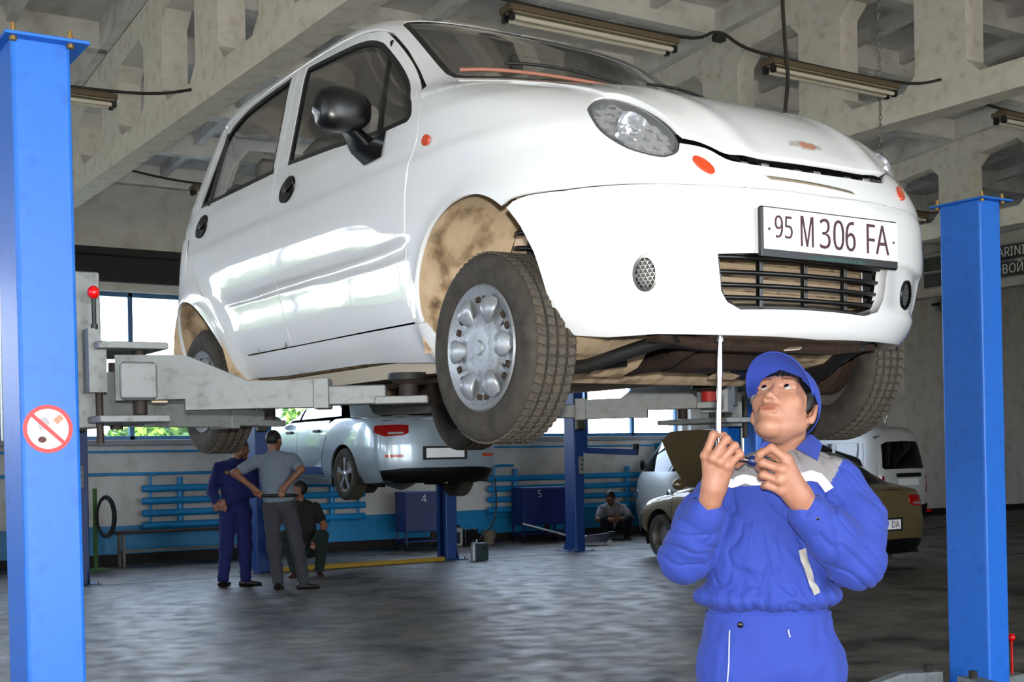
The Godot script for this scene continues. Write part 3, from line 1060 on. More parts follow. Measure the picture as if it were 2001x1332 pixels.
# lift: height over the skin (number or Callable of a point); skirt: depth of the folded edge; inset: half the gap to the next panel
func panel(s: Shell, ch: Chart, outline: Array, holes: Array, res: float, lift = 0.0, skirt := 0.012, inset := 0.0018) -> Geo:
	var poly := flats(ch, outline)
	if Geometry2D.is_polygon_clockwise(poly):
		poly.reverse()
	if inset != 0.0:
		var shrunk := Geometry2D.offset_polygon(poly, -inset, Geometry2D.JOIN_MITER)
		if shrunk.size() > 0:
			poly = shrunk[0]
	poly = soften(poly, res)
	var cut: Array[PackedVector2Array] = []
	for hl in holes:
		cut.append(soften(flats(ch, hl), res))
	var pts := PackedVector2Array(poly)
	for c in cut:
		pts.append_array(c)
	var loops := []
	var at := 0
	loops.append([0, poly.size()])
	at = poly.size()
	for c in cut:
		loops.append([at, c.size()])
		at += c.size()
	var inner := Geometry2D.offset_polygon(poly, -res * 0.55)
	var fat: Array[PackedVector2Array] = []
	for c in cut:
		var cc := PackedVector2Array(c)
		if Geometry2D.is_polygon_clockwise(cc):
			cc.reverse()
		var o := Geometry2D.offset_polygon(cc, res * 0.55)
		fat.append(o[0] if o.size() else cc)
	var box := Rect2(poly[0], Vector2.ZERO)
	for q in poly:
		box = box.expand(q)
	var row := 0
	var y := box.position.y + res * 0.5
	while y < box.end.y:
		var x := box.position.x + (res * 0.5 if row % 2 else 0.0)
		while x < box.end.x:
			var q := Vector2(x, y)
			var good := false
			for pi in inner:
				if Geometry2D.is_point_in_polygon(q, pi):
					good = true
			if good:
				for c in fat:
					if Geometry2D.is_point_in_polygon(q, c):
						good = false
						break
			if good:
				pts.append(q + Vector2(sin(x * 913.7 + y * 411.3), sin(x * 377.1 - y * 829.9)) * res * 0.09)
			x += res
		y += res * 0.866
		row += 1
	var ix := Geometry2D.triangulate_delaunay(pts)
	var g := Geo.new()
	for q in pts:
		var p := ch.on(s, q)
		var n := s.normal(p)
		var l: float = lift if lift is float else lift.call(p)
		g.vert(p + n * l, n)
	if lift is Callable:
		# bend the normals by the slope of the lift
		for k in g.p.size():
			var n := g.n[k]
			var p := g.p[k]
			var u := n.cross(Vector3.UP)
			u = u.normalized() if u.length() > 0.1 else n.cross(Vector3.RIGHT).normalized()
			var v := n.cross(u)
			var e := 0.008
			var du: float = lift.call(p + u * e) - lift.call(p - u * e)
			var dv: float = lift.call(p + v * e) - lift.call(p - v * e)
			g.n[k] = (n - u * (du / (2 * e)) - v * (dv / (2 * e))).normalized()
	for k in range(0, ix.size(), 3):
		var m := (pts[ix[k]] + pts[ix[k + 1]] + pts[ix[k + 2]]) / 3.0
		if not Geometry2D.is_point_in_polygon(m, poly):
			continue
		var bad := false
		for c in cut:
			if Geometry2D.is_point_in_polygon(m, c):
				bad = true
				break
		if not bad:
			g.tri(ix[k], ix[k + 1], ix[k + 2])
	if skirt > 0.0:
		for lo in loops:
			var st := g.p.size()
			for k in lo[1]:
				var a: int = lo[0] + k
				var an: int = lo[0] + (k + 1) % lo[1]
				var ap: int = lo[0] + (k + lo[1] - 1) % lo[1]
				var out := (g.p[an] - g.p[ap]).cross(g.n[a]).normalized()
				g.vert(g.p[a], (out + g.n[a]).normalized())
				g.vert(g.p[a] - g.n[a] * skirt - out * skirt * 0.15, out)
			for k in lo[1]:
				var q: int = st + k * 2
				var r: int = st + ((k + 1) % lo[1]) * 2
				g.quad(q, r, r + 1, q + 1)
	return g

# frame of given width inside an outline (window rubber)
func shrink(ch: Chart, outline: Array, by: float) -> Array:
	var poly := flats(ch, outline)
	if Geometry2D.is_polygon_clockwise(poly):
		poly.reverse()
	var o := Geometry2D.offset_polygon(poly, -by, Geometry2D.JOIN_ROUND)
	return Array(o[0]) if o.size() else Array(poly)

func flip_x(pts: Array) -> Array:
	var out := []
	for p in pts:
		out.append(Vector3(-p.x, p.y, p.z))
	return out

# right half (x < 0) from the middle outwards -> closed outline over both sides
func both(half: Array) -> Array:
	var out := half.duplicate()
	var o := flip_x(half)
	o.reverse()
	for p in o:
		if absf(p.x) > 0.001:
			out.append(p)
	return out

# car wheel: tyre with ribbed tread, rim and cover; axle along x, outer face towards -x
func wheel(parent: Node, at: Vector3, side: float, r: float, w: float, style: String, turn := 0.0) -> Node3D:
	var o := Node3D.new()
	o.name = "wheel"
	parent.add_child(o, true)
	o.position = at
	o.basis = Basis(Vector3.UP, turn) * Basis(Vector3(side, 0, 0) * -1.0, Vector3(0, 1, 0), Vector3(0, 0, 1)) if side > 0.0 else Basis(Vector3.UP, turn)
	var key := "%s_%s_%s" % [style, r, w]
	if not wheel_parts.has(key):
		wheel_parts[key] = wheel_meshes(r, w, style)
	if side > 0.0:
		o.basis = Basis(Vector3.UP, PI + turn)
	for q in wheel_parts[key]:
		put_mesh(q[0], q[1], mats[q[2]], o)
	return o

var wheel_parts := {}

func wheel_meshes(r: float, w: float, style: String) -> Array:
	# lathe axis is y; turned so that +y points to -x (outside)
	var t := Transform3D(Basis(Vector3(0, 0, 1), Vector3(-1, 0, 0), Vector3(0, -1, 0)).orthonormalized(), Vector3.ZERO)
	var hw := w / 2
	var rr := r * 0.655
	var tyre := Geo.new()
	# tread ribs with grooves between them
	var prof := [Vector2(rr - 0.012, -hw * 0.75), Vector2(rr, -hw * 0.90), Vector2(r * 0.80, -hw * 1.04), Vector2(r * 0.90, -hw * 1.03), Vector2(r * 0.965, -hw * 0.90), Vector2(r * 0.985, -hw * 0.78)]
	var gr := [-0.42, -0.02, 0.38]
	var gw := 0.05
	for c in gr:
		prof.append(Vector2(r, hw * (c - gw)))
		prof.append(Vector2(r - 0.006, hw * (c - gw * 0.6)))
		prof.append(Vector2(r - 0.006, hw * (c + gw * 0.6)))
		prof.append(Vector2(r, hw * (c + gw)))
	prof.append_array([Vector2(r * 0.985, hw * 0.78), Vector2(r * 0.965, hw * 0.90), Vector2(r * 0.935, hw * 0.99), Vector2(r * 0.90, hw * 1.03), Vector2(r * 0.885, hw * 1.055), Vector2(r * 0.80, hw * 1.04), Vector2(rr + 0.014, hw * 0.95), Vector2(rr + 0.004, hw * 0.90), Vector2(rr - 0.012, hw * 0.75)])
	tyre.lathe(prof, t, 72)
	# crosswise tread cuts, real notches standing as thin dark lips between blocks
	var parts := [["tyre", tyre.mesh(), "tyre"]]
	var blocks := Geo.new()
	for k in 64:
		var an := TAU * k / 64
		for q in [[-0.78, -0.48], [-0.36, -0.08], [0.04, 0.32], [0.44, 0.78]]:
			var sk: float = 0.012 if q[0] < 0 else -0.012
			var p0 := Vector3(-hw * q[0], cos(an - sk) * (r - 0.001), sin(an - sk) * (r - 0.001))
			var p1 := Vector3(-hw * q[1], cos(an + sk) * (r - 0.001), sin(an + sk) * (r - 0.001))
			var up := Vector3(0, cos(an), sin(an))
			blocks.bar(p0, p1, (r * TAU / 64) * 0.80, 0.007, 0.0015, up)
	parts.append(["tread", blocks.mesh(), "tread"])
	# rim barrel
	var rim := Geo.new()
	rim.lathe([Vector2(rr - 0.01, -hw * 0.8), Vector2(rr - 0.02, -hw * 0.5), Vector2(rr * 0.86, -hw * 0.2), Vector2(rr * 0.86, hw * 0.5), Vector2(rr - 0.016, hw * 0.72), Vector2(rr - 0.002, hw * 0.86), Vector2(rr + 0.006, hw * 0.93), Vector2(rr + 0.004, hw * 0.86)], t, 48)
	rim.lathe([Vector2(rr * 0.86, hw * 0.1), Vector2(rr * 0.45, hw * 0.22), Vector2(0.0, hw * 0.22)], t, 48)
	parts.append(["rim", rim.mesh(), "steel_rim"])
	var drum := Geo.new()
	drum.lathe([Vector2(0.0, -hw * 0.9), Vector2(rr * 0.62, -hw * 0.9), Vector2(rr * 0.66, -hw * 0.75), Vector2(rr * 0.66, hw * 0.0), Vector2(0.0, hw * 0.02)], t, 32)
	parts.append(["brake_drum", drum.mesh(), "rust_and_slot_shade"])
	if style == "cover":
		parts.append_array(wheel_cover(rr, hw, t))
	elif style == "five_spoke":
		var sp := Geo.new()
		for k in 5:
			var an := TAU * k / 5 + 0.3
			var bt := t * Transform3D(Basis(Vector3.UP, an), Vector3.ZERO)
			sp.prism(PackedVector2Array([Vector2(0.03, -0.028), Vector2(rr * 0.55, -0.020), Vector2(rr * 0.98, -0.042), Vector2(rr * 0.98, 0.042), Vector2(rr * 0.55, 0.020), Vector2(0.03, 0.028)]), 0.022, bt * Transform3D(Basis(Vector3(1, 0, 0), Vector3(0, 0, 1), Vector3(0, 1, 0)), Vector3(0, hw * 0.66, 0)))
		sp.lathe([Vector2(0.0, hw * 0.92), Vector2(0.03, hw * 0.92), Vector2(0.045, hw * 0.82), Vector2(0.05, hw * 0.6)], t, 24)
		parts.append(["spokes", sp.mesh(), "alloy"])
		for k in 5:
			var an := TAU * k / 5 + 0.93
			parts.append(["wheel_nut", Geo.new().lathe([Vector2(0.0, 0.012), Vector2(0.007, 0.012), Vector2(0.009, 0.0)], t * Transform3D(Basis.IDENTITY, Vector3(cos(an) * 0.05, hw * 0.72, sin(an) * 0.05)), 8).mesh(), "steel_rim"])
	return parts

# plastic wheel cover: dished ring, six tapering lobes, slots painted as dark boxes, domed middle
func wheel_cover(rr: float, hw: float, t: Transform3D) -> Array:
	var out := []
	var ring := Geo.new()
	ring.lathe([Vector2(rr * 0.66, hw * 0.74), Vector2(rr * 0.70, hw * 0.80), Vector2(rr * 0.90, hw * 0.86), Vector2(rr * 0.965, hw * 0.96), Vector2(rr * 1.0, hw * 1.0), Vector2(rr * 1.015, hw * 0.92)], t, 60)
	out.append(["cover_ring", ring.mesh(), "hubcap"])
	var mid := Geo.new()
	mid.lathe([Vector2(0.0, hw * 1.06), Vector2(rr * 0.10, hw * 1.05), Vector2(rr * 0.13, hw * 0.99), Vector2(rr * 0.22, hw * 0.985), Vector2(rr * 0.28, hw * 1.01), Vector2(rr * 0.50, hw * 0.98), Vector2(rr * 0.55, hw * 0.92), Vector2(rr * 0.57, hw * 0.70)], t, 60)
	out.append(["cover_dome", mid.mesh(), "hubcap"])
	# webs join the dome and the ring where the lobes stand; between them lie openings
	for k in 6:
		var an := TAU * k / 6 + 0.02
		var bt := t * Transform3D(Basis(Vector3.UP, an), Vector3.ZERO)
		var web := Geo.new()
		web.prism(PackedVector2Array([Vector2(rr * 0.50, -rr * 0.27), Vector2(rr * 0.74, -rr * 0.36), Vector2(rr * 0.74, rr * 0.36), Vector2(rr * 0.50, rr * 0.27)]), 0.005, bt * Transform3D(Basis(Vector3(1, 0, 0), Vector3(0, 0, 1), Vector3(0, 1, 0)), Vector3(0, hw * 0.76, 0)))
		out.append(["web", web.mesh(), "hubcap"])
		var lobe := Geo.new()
		var rings := []
		for j in 9:
			var u := j / 8.0
			var rad := lerpf(rr * 0.42, rr * 0.90, u)
			var wd := rr * 0.20 * sqrt(maxf(0.0, sin(PI * pow(lerpf(0.04, 0.96, u), 1.4))))
			var up := hw * (0.93 + 0.16 * sin(PI * u))
			var ring2 := []
			for q in 12:
				var a2 := TAU * q / 12
				ring2.append(bt * Vector3(rad, up + sin(a2) * wd * 0.42, cos(a2) * wd))
			rings.append(ring2)
		lobe.loft(rings)
		out.append(["lobe", lobe.mesh(), "hubcap"])
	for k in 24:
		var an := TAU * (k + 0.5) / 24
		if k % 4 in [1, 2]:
			out.append(["slot_shade_box", Geo.new().box(Vector3(rr * 0.79, hw * 0.845, 0), Vector3(rr * 0.09, 0.012, rr * 0.11), 0.002, t * Transform3D(Basis(Vector3.UP, an), Vector3.ZERO)).mesh(), "rust_and_slot_shade"])  # dark boxes: their colour stands in for the shade inside open slots
	return out

# ------------------------------------------------------------------ the white hatchback on the near lift
func car_materials() -> void:
	if mats.has("white_paint"):
		return
	var p := mat("white_paint", Color(0.80, 0.81, 0.815), 0.42)
	p.clearcoat_enabled = true
	p.clearcoat = 1.0
	p.clearcoat_roughness = 0.03
	mat("black_plastic", Color(0.022, 0.022, 0.025), 0.32)
	mat("rubber", Color(0.03, 0.03, 0.03), 0.55)
	var t := mat("tyre", Color(0.215, 0.20, 0.18), 0.85)
	t.albedo_texture = noise_tex(0.02, [Color(0.55, 0.55, 0.55), Color(0.95, 0.94, 0.9), Color(1, 0.98, 0.94)], [0.0, 0.55, 1.0], 61, 256, 4)
	world_tex(t, 3.0, false)
	t = mat("tread", Color(0.27, 0.25, 0.22), 0.9)
	t.albedo_texture = noise_tex(0.03, [Color(0.55, 0.54, 0.52), Color(0.95, 0.94, 0.9), Color(1, 0.97, 0.92)], [0.0, 0.5, 1.0], 63, 256, 4)
	world_tex(t, 4.0, false)
	var d := mat("dusty_rubber", Color(0.12, 0.11, 0.10), 0.85)
	d.roughness = 0.85
	mat("steel_rim", Color(0.42, 0.40, 0.37), 0.5, 0.6)
	var h := mat("hubcap", Color(0.60, 0.62, 0.64), 0.38, 0.55)
	h.albedo_texture = noise_tex(0.03, [Color(0.72, 0.71, 0.68), Color(1, 1, 1), Color(0.9, 0.9, 0.9)], [0.0, 0.45, 1.0], 65, 256, 5)
	world_tex(h, 4.0, false)
	mat("alloy", Color(0.78, 0.79, 0.80), 0.25, 0.9)
	var u := mat("underseal", Color(0.53, 0.47, 0.39), 0.9)
	u.albedo_texture = noise_tex(0.02, [Color(0.28, 0.25, 0.22), Color(0.75, 0.70, 0.63), Color(1, 0.97, 0.92), Color(0.8, 0.72, 0.6)], [0.0, 0.3, 0.6, 1.0], 67, 512, 5)
	world_tex(u, 1.6, false)
	u = mat("wheel_house", Color(0.78, 0.72, 0.63), 0.9)
	u.albedo_texture = noise_tex(0.012, [Color(0.35, 0.31, 0.27), Color(0.70, 0.65, 0.58), Color(0.92, 0.88, 0.82), Color(1, 0.98, 0.95)], [0.0, 0.3, 0.5, 1.0], 69, 512, 6)
	world_tex(u, 1.7, false)
	mat("chassis_black", Color(0.075, 0.075, 0.075), 0.55)
	u = mat("rust_and_slot_shade", Color(0.20, 0.15, 0.11), 0.85)
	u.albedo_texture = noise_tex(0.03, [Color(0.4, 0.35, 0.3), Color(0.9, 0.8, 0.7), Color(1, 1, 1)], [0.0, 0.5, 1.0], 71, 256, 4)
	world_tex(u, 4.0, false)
	u = mat("cooler_fins", Color(0.56, 0.50, 0.42), 0.8)
	var gl := mat("car_glass", Color(0.10, 0.12, 0.115, 0.16), 0.02)
	gl.transparency = BaseMaterial3D.TRANSPARENCY_ALPHA
	gl = mat("lamp_glass", Color(0.95, 0.97, 1.0, 0.06), 0.02)
	gl.transparency = BaseMaterial3D.TRANSPARENCY_ALPHA
	mat("reflector", Color(0.80, 0.81, 0.83), 0.14, 0.85)
	mat("lamp_inner", Color(0.30, 0.31, 0.32), 0.35, 0.3)
	var a := mat("amber", Color(0.72, 0.22, 0.015), 0.12)
	a.clearcoat_enabled = true
	mat("red_lens", Color(0.55, 0.02, 0.02), 0.12)
	mat("headliner", Color(0.62, 0.60, 0.56), 0.9)
	mat("seat_cloth", Color(0.23, 0.23, 0.24), 0.9)
	mat("seat_red", Color(0.36, 0.11, 0.09), 0.85)
	mat("dash", Color(0.13, 0.15, 0.15), 0.7)
	mat("plate_white", Color(0.93, 0.93, 0.93), 0.35)
	mat("plate_ink", Color(0.20, 0.03, 0.08), 0.5)
	mat("bare_steel", Color(0.55, 0.55, 0.55), 0.3, 0.9)
	mat("wiper_red", Color(0.55, 0.36, 0.30), 0.6)

func arr2(a: Array) -> Array:
	var out := []
	for k in range(0, a.size(), 2):
		out.append(Vector2(a[k], a[k + 1]))
	return out

func arr3(a: Array) -> Array:
	var out := []
	for k in range(0, a.size(), 3):
		out.append(Vector3(a[k], a[k + 1], a[k + 2]))
	return out

func bell(x: float, w: float) -> float:
	return exp(-(x * x) / (w * w))

# pressed lines and flared arches of the hatchback
func hatch_lift(p: Vector3) -> float:
	var l := 0.0
	var ax := absf(p.x)
	if ax > 0.5 and p.y < 1.0:
		# crease under the waist and the spear in the doors
		if p.z < 0.45:
			var fade := smoothstep(0.45, -0.2, p.z)
			l -= 0.006 * smoothstep(0.780, 0.820, p.y) * (1.0 - smoothstep(0.86, 0.95, p.y)) * fade
			l -= 0.004 * smoothstep(0.910, 0.955, p.y) * fade
		if p.z < -0.38 and p.z > -2.1:
			var sp := smoothstep(-2.06, -1.9, p.z) * smoothstep(-0.38, -0.46, p.z)
			var top := lerpf(0.536, 0.556, (p.z + 2.06) / 1.6)
			var bot := lerpf(0.526, 0.506, (p.z + 2.06) / 1.6)
			l -= 0.010 * sp * smoothstep(bot - 0.006, bot + 0.010, p.y) * (1.0 - smoothstep(top - 0.004, top + 0.004, p.y))
		# the doors tuck under towards the sill
		var mid := smoothstep(-.28, -.95, p.z) * smoothstep(-2.35, -1.85, p.z)
		l -= mid * (0.030 * smoothstep(.70, .46, p.y) + 0.006 * smoothstep(.46, .25, p.y))
		# arches
		var d1 := Vector2(p.z - 0.0, (p.y - 0.27) * 1.02).length() - 0.355
		if p.y < 0.75 and ax > 0.6:
			l += 0.014 * bell(d1, 0.05) * smoothstep(0.42, 0.3, p.z) if d1 > -0.1 else 0.0
			var d2 := Vector2(p.z + 2.36, (p.y - 0.25) * 1.0).length() - 0.36
			l += 0.010 * bell(d2, 0.05) if d2 > -0.1 else 0.0
	return l

# dip round the grille and the fog lamps, and the rounded lower lip
func bumper_lift(p: Vector3) -> float:
	var ax := absf(p.x)
	var band := smoothstep(0.262, 0.300, p.y) * (1.0 - smoothstep(0.392, 0.408, p.y))
	var l := -0.020 * band * (1.0 - smoothstep(0.53, 0.585, ax)) * smoothstep(0.2, 0.34, ax)
	l -= 0.004 * smoothstep(0.555, 0.578, p.y)
	return l

func hood_lift(p: Vector3) -> float:
	var l := 0.003 + 0.013 * smoothstep(-0.05, 0.5, p.z)
	# two soft ridges running down the hood
	l += 0.008 * bell(absf(p.x) - 0.26 - 0.10 * (0.5 - p.z), 0.045) * smoothstep(-0.2, 0.2, p.z)
	return l

func hatchback() -> void:
	car_materials()
	var s := Shell.new(
		[.17, .20, .26, .34, .44, .54, .60, .66, .72, .78, .84, .90, .95, 1.00, 1.05, 1.12, 1.20, 1.28, 1.34, 1.39, 1.425, 1.45, 1.468, 1.478],
		[[.640, .665, .700, .722, .735, .741, .744, .744, .742, .739, .735, .727, .717, .705, .692, .674, .654, .634, .617, .595, .565, .515, .42, .15],
		[.56, .60, .628, .643, .645, .637, .620, .590, .540, .475, .390, .275, .14, -.02, -.195, -.33, -.450, -.565, -.65, -.735, -.83, -.95, -1.1, -1.4],
		[-2.76, -2.78, -2.80, -2.815, -2.82, -2.82, -2.815, -2.81, -2.80, -2.79, -2.775, -2.76, -2.745, -2.72, -2.69, -2.65, -2.60, -2.55, -2.51, -2.46, -2.40, -2.31, -2.15, -1.8],
		[9.3, 9.3, 9.3, 9.3, 9.8, 9.8, 9.8, 9.8, 9.8, 10.5, 10.5, 10.7, 10.7, 10.8, 10.6, 10.3, 10, 10, 10, 9.5, 9, 7, 6, 4],
		[2.4, 2.4, 2.4, 2.4, 2.4, 2.4, 2.4, 2.3, 2.2, 2.2, 2.2, 2.2, 2.3, 2.4, 2.5, 2.5, 2.5, 2.5, 2.5, 2.4, 2.3, 2.2, 2.1, 2.0],
		[14, 14, 14, 14, 14, 14, 14, 14, 14, 14, 14, 14, 14, 14, 14, 14, 14, 13, 12, 11, 9, 7, 6, 4]], -1.55)
	var car := thing("hatchback_car", "white five-door hatchback raised on the near lift, front towards the viewer", "car", Vector3(2.62, 1.555, -3.07))
	var white: Material = mats["white_paint"]
	var fr := Chart.globe(Vector3(0, 0.45, -0.35), Vector3(0, 0.3, 1))
	var top := Chart.globe(Vector3(0, 0.75, -1.45), Vector3(0, 1, 0.0001))
	var back := Chart.globe(Vector3(0, 0.75, -2.0), Vector3(0, 0.1, -1))
	# ---- outlines on the flank: (z, h)
	var b_gap := arr2([-1.424, .300, -1.455, .45, -1.478, .53, -1.480, .626, -1.497, .717, -1.494, .794, -1.486, .90, -1.484, .989, -1.474, 1.176, -1.488, 1.396])
	var a_gap := arr2([-.83, 1.348, -.79, 1.33, -.656, 1.232, -.508, 1.113, -.415, 1.026, -.352, .932, -.352, .85, -.384, .788, -.400, .709, -.405, .615, -.415, .54, -.417, .47, -.412, .365, -.405, .300])
	var f_door := curved(b_gap, 3) + arr2([-1.25, 1.392, -1.05, 1.377, -.92, 1.363]) + curved(a_gap, 3)
	var f_win := arr2([-1.378, .982, -1.392, 1.129, -1.413, 1.366]) + curved(arr2([-1.405, 1.372, -1.131, 1.352, -.966, 1.338, -.867, 1.322, -.805, 1.300, -.764, 1.276, -.638, 1.182, -.512, 1.078, -.435, .995, -.41, .945, -.425, .926]), 3) + arr2([-.608, .927, -.969, .958])
	var c_gap := arr2([-1.901, .302, -1.963, .34, -2.033, .428, -2.138, .541, -2.276, .642, -2.361, .746, -2.379, .827, -2.405, .923, -2.405, .97, -2.33, 1.12, -2.25, 1.30])
	var r_door := arr2([-1.43, .300]) + curved(c_gap, 3) + curved(arr2([-2.22, 1.322, -2.037, 1.357, -1.835, 1.379, -1.635, 1.389, -1.493, 1.396]), 2)
	var b2 := b_gap.duplicate()
	b2.reverse()
	r_door = r_door + curved(b2, 3).slice(1, -1)
	var r_win := arr2([-2.333, .985, -1.515, .979, -1.53, 1.155, -1.552, 1.368]) + curved(arr2([-1.56, 1.372, -1.69, 1.366, -1.927, 1.351, -2.056, 1.328, -2.18, 1.276, -2.27, 1.122]), 3)
	var c2 := c_gap.duplicate()
	c2.reverse()
	var quarter := curved(arr2([-1.945, .20, -1.992, .222, -2.093, .357, -2.199, .464, -2.329, .553, -2.45, .588, -2.56, .565, -2.63, .49, -2.665, .40, -2.67, .23]), 3)
	quarter += arr2([-2.71, .23, -2.735, .40, -2.74, .60, -2.725, .80, -2.69, .95, -2.62, 1.10, -2.53, 1.25, -2.44, 1.33, -2.36, 1.345, -2.26, 1.33])
	quarter += curved(c2, 3)
	var sill := arr2([-.405, .298, -1.905, .300, -1.94, .20, -1.6, .188, -.95, .186, -.31, .176, -.285, .215, -.330, .298])
	# ---- outlines on the nose, right half: (x, h, z)
	var lamp_out := arr3([-.464, .872, .253, -.500, .861, .256, -.536, .835, .273, -.554, .812, .292, -.566, .755, .347, -.555, .717, .387, -.535, .682, .436, -.506, .663, .474, -.475, .653, .499, -.450, .657, .510, -.425, .671, .511, -.405, .699, .495])
	var lamp_in := arr3([-.464, .872, .253, -.442, .871, .266, -.420, .853, .306, -.409, .822, .358, -.400, .777, .422, -.396, .735, .466, -.405, .699, .495])
	var hood_half := arr3([0, 1.035, -.16, -.30, 1.035, -.18, -.50, 1.035, -.25, -.59, 1.035, -.33, -.55, 1.01, -.20, -.49, .963, .03, -.468, .900, .20])
	hood_half += curved(lamp_in.slice(0, 6), 2)
	hood_half += curved(arr3([-.389, .717, .486, -.353, .708, .507, -.328, .691, .53, -.308, .672, .553, -.274, .663, .567, -.15, .661, .583, 0, .661, .588]), 3)
	var nose := curved(arr3([-.405, .699, .495, -.347, .686, .529, -.307, .655, .565, -.253, .645, .581, -.162, .641, .595, 0, .638, .602]), 3)
	var seam := arr3([0, .577, .63, -.30, .578, .6, -.43, .580, .56, -.545, .583, .49, -.62, .584, .41, -.668, .584, .33, -.702, .588, .213, -.714, .581, .156, -.718, .568, .126])
	var arch := curved(arr3([-.718, .568, .126, -.725, .597, .082, -.73, .619, .016, -.736, .624, -.064, -.739, .609, -.155, -.74, .560, -.253, -.737, .490, -.313, -.731, .421, -.343, -.72, .350, -.350, -.71, .298, -.340]), 3)
	var f_edge := arr3([-.71, .298, -.402, -.725, .365, -.408, -.736, .47, -.413, -.74, .54, -.411, -.743, .615, -.401, -.741, .709, -.396, -.737, .788, -.380, -.732, .85, -.348, -.714, .932, -.348, -.68, 1.02, -.405, -.655, 1.04, -.405, -.60, 1.045, -.335, -.55, 1.02, -.20, -.49, .966, .03, -.468, .905, .20])
	# the fenders end beside the nose panel, which holds the air slot
	var cut_x := -.27
	var fender := [Vector3(cut_x, .578, .605)] + curved(seam.slice(1), 2).slice(0, -1) + arch + f_edge + curved(lamp_out, 3) + nose.slice(1).filter(func(q): return q.x < cut_x) + [Vector3(cut_x, .647, .578)]
	var nose_half := [Vector3(0, .577, .63), Vector3(cut_x, .578, .605), Vector3(cut_x, .647, .578)] + nose.filter(func(q): return q.x > cut_x)
	var slot := arr3([-.215, .621, .601, .0, .615, .61, .125, .607, .616, .138, .600, .616, .118, .591, .616, .0, .598, .612, -.19, .603, .608])
	put("nose_panel", panel(s, fr, both(nose_half), [slot], 0.016, 0.0, 0.012, 0.0), white, car)
	var bump_half := arr3([0, .574, .63, -.30, .575, .6, -.43, .577, .56, -.545, .580, .49, -.62, .581, .41, -.668, .581, .33, -.702, .585, .213, -.714, .578, .156, -.718, .564, .131, -.711, .532, .162, -.706, .505, .184, -.693, .429, .227, -.682, .379, .238, -.669, .322, .247, -.648, .259, .248, -.632, .226, .255, -.605, .203, .285, -.55, .195, .36, -.47, .196, .47, -.30, .190, .56, 0, .186, .59])
	var grille := arr3([-.365, .397, .604, -.350, .300, .6, -.335, .272, .6, -.297, .254, .605, .147, .256, .62, .205, .270, .62, .222, .300, .62, .245, .397, .627])
	var fog_r := []
	var fog_l := []
	for k in 20:
		var an := TAU * k / 20
		fog_r.append(Vector3(-.536 + .029 * cos(an), .346 + .049 * sin(an), .505 + .018 * cos(an)))
		fog_l.append(Vector3(.408 + .046 * cos(an), .330 + .046 * sin(an), .585 - .02 * cos(an)))
	# ---- panels
	var res := 0.026
	put("hood", panel(s, fr, both(hood_half), [], res, hood_lift, 0.02, 0.002), white, car)
	put("front_bumper", panel(s, fr, both(bump_half), [grille, fog_r, fog_l], 0.022, bumper_lift, 0.03, 0.001), white, car)
	var roof_half := arr3([0, 1.04, -.17, -.30, 1.04, -.19, -.50, 1.04, -.25, -.60, 1.045, -.335, -.655, 1.035, -.408])
	roof_half += arr3([-.62, 1.113, -.508, -.585, 1.232, -.656, -.57, 1.33, -.79, -.575, 1.355, -.86, -.59, 1.377, -1.05, -.59, 1.393, -1.25, -.59, 1.399, -1.488, -.594, 1.391, -1.70, -.60, 1.375, -1.9, -.61, 1.355, -2.1, -.61, 1.338, -2.26, -.58, 1.35, -2.36, -.5, 1.36, -2.46, 0, 1.38, -2.47])
	var ws_half := arr3([0, 1.056, -.20, -.30, 1.056, -.22, -.50, 1.056, -.28, -.56, 1.056, -.325, -.583, 1.064, -.36, -.583, 1.09, -.41, -.568, 1.139, -.487, -.552, 1.212, -.588, -.537, 1.29, -.695, -.522, 1.355, -.80, -.49, 1.385, -.83, -.30, 1.415, -.83, 0, 1.425, -.83])
	var ws := both(ws_half)
	put("roof", panel(s, top, both(roof_half), [ws], 0.035, 0.0, 0.012, 0.0018), white, car)
	put("windscreen_seal", panel(s, top, ws, [shrink(top, ws, 0.024)], 0.03, -0.003, 0.006, 0.0), mats["rubber"], car)
	put("windscreen", panel(s, top, shrink(top, ws, 0.02), [], 0.045, -0.004, 0.0, 0.0), mats["car_glass"], car)
	# inner lining of the roof
	var hl := panel(s, top, both(roof_half), [ws], 0.06, -0.03, 0.0, 0.02)
	put("headliner", hl, mats["headliner"], car)
	var tail_half := arr3([0, 1.375, -2.47, -.5, 1.355, -2.46, -.585, 1.345, -2.36, -.61, 1.325, -2.44, -.63, 1.25, -2.53, -.66, 1.10, -2.62, -.69, .95, -2.69, -.71, .80, -2.725, -.71, .60, -2.74, -.70, .40, -2.735, -.67, .23, -2.71, -.64, .20, -2.72, 0, .20, -2.78])
	var rear_glass := both(arr3([0, 1.33, -2.5, -.42, 1.31, -2.5, -.50, 1.24, -2.56, -.54, 1.0, -2.68, -.50, .96, -2.72, 0, .94, -2.74]))
	put("tailgate", panel(s, back, both(tail_half), [rear_glass], 0.05, 0.0, 0.012, 0.0), white, car)
	put("rear_window", panel(s, back, rear_glass, [], 0.06, -0.003, 0.0, 0.0), mats["car_glass"], car)
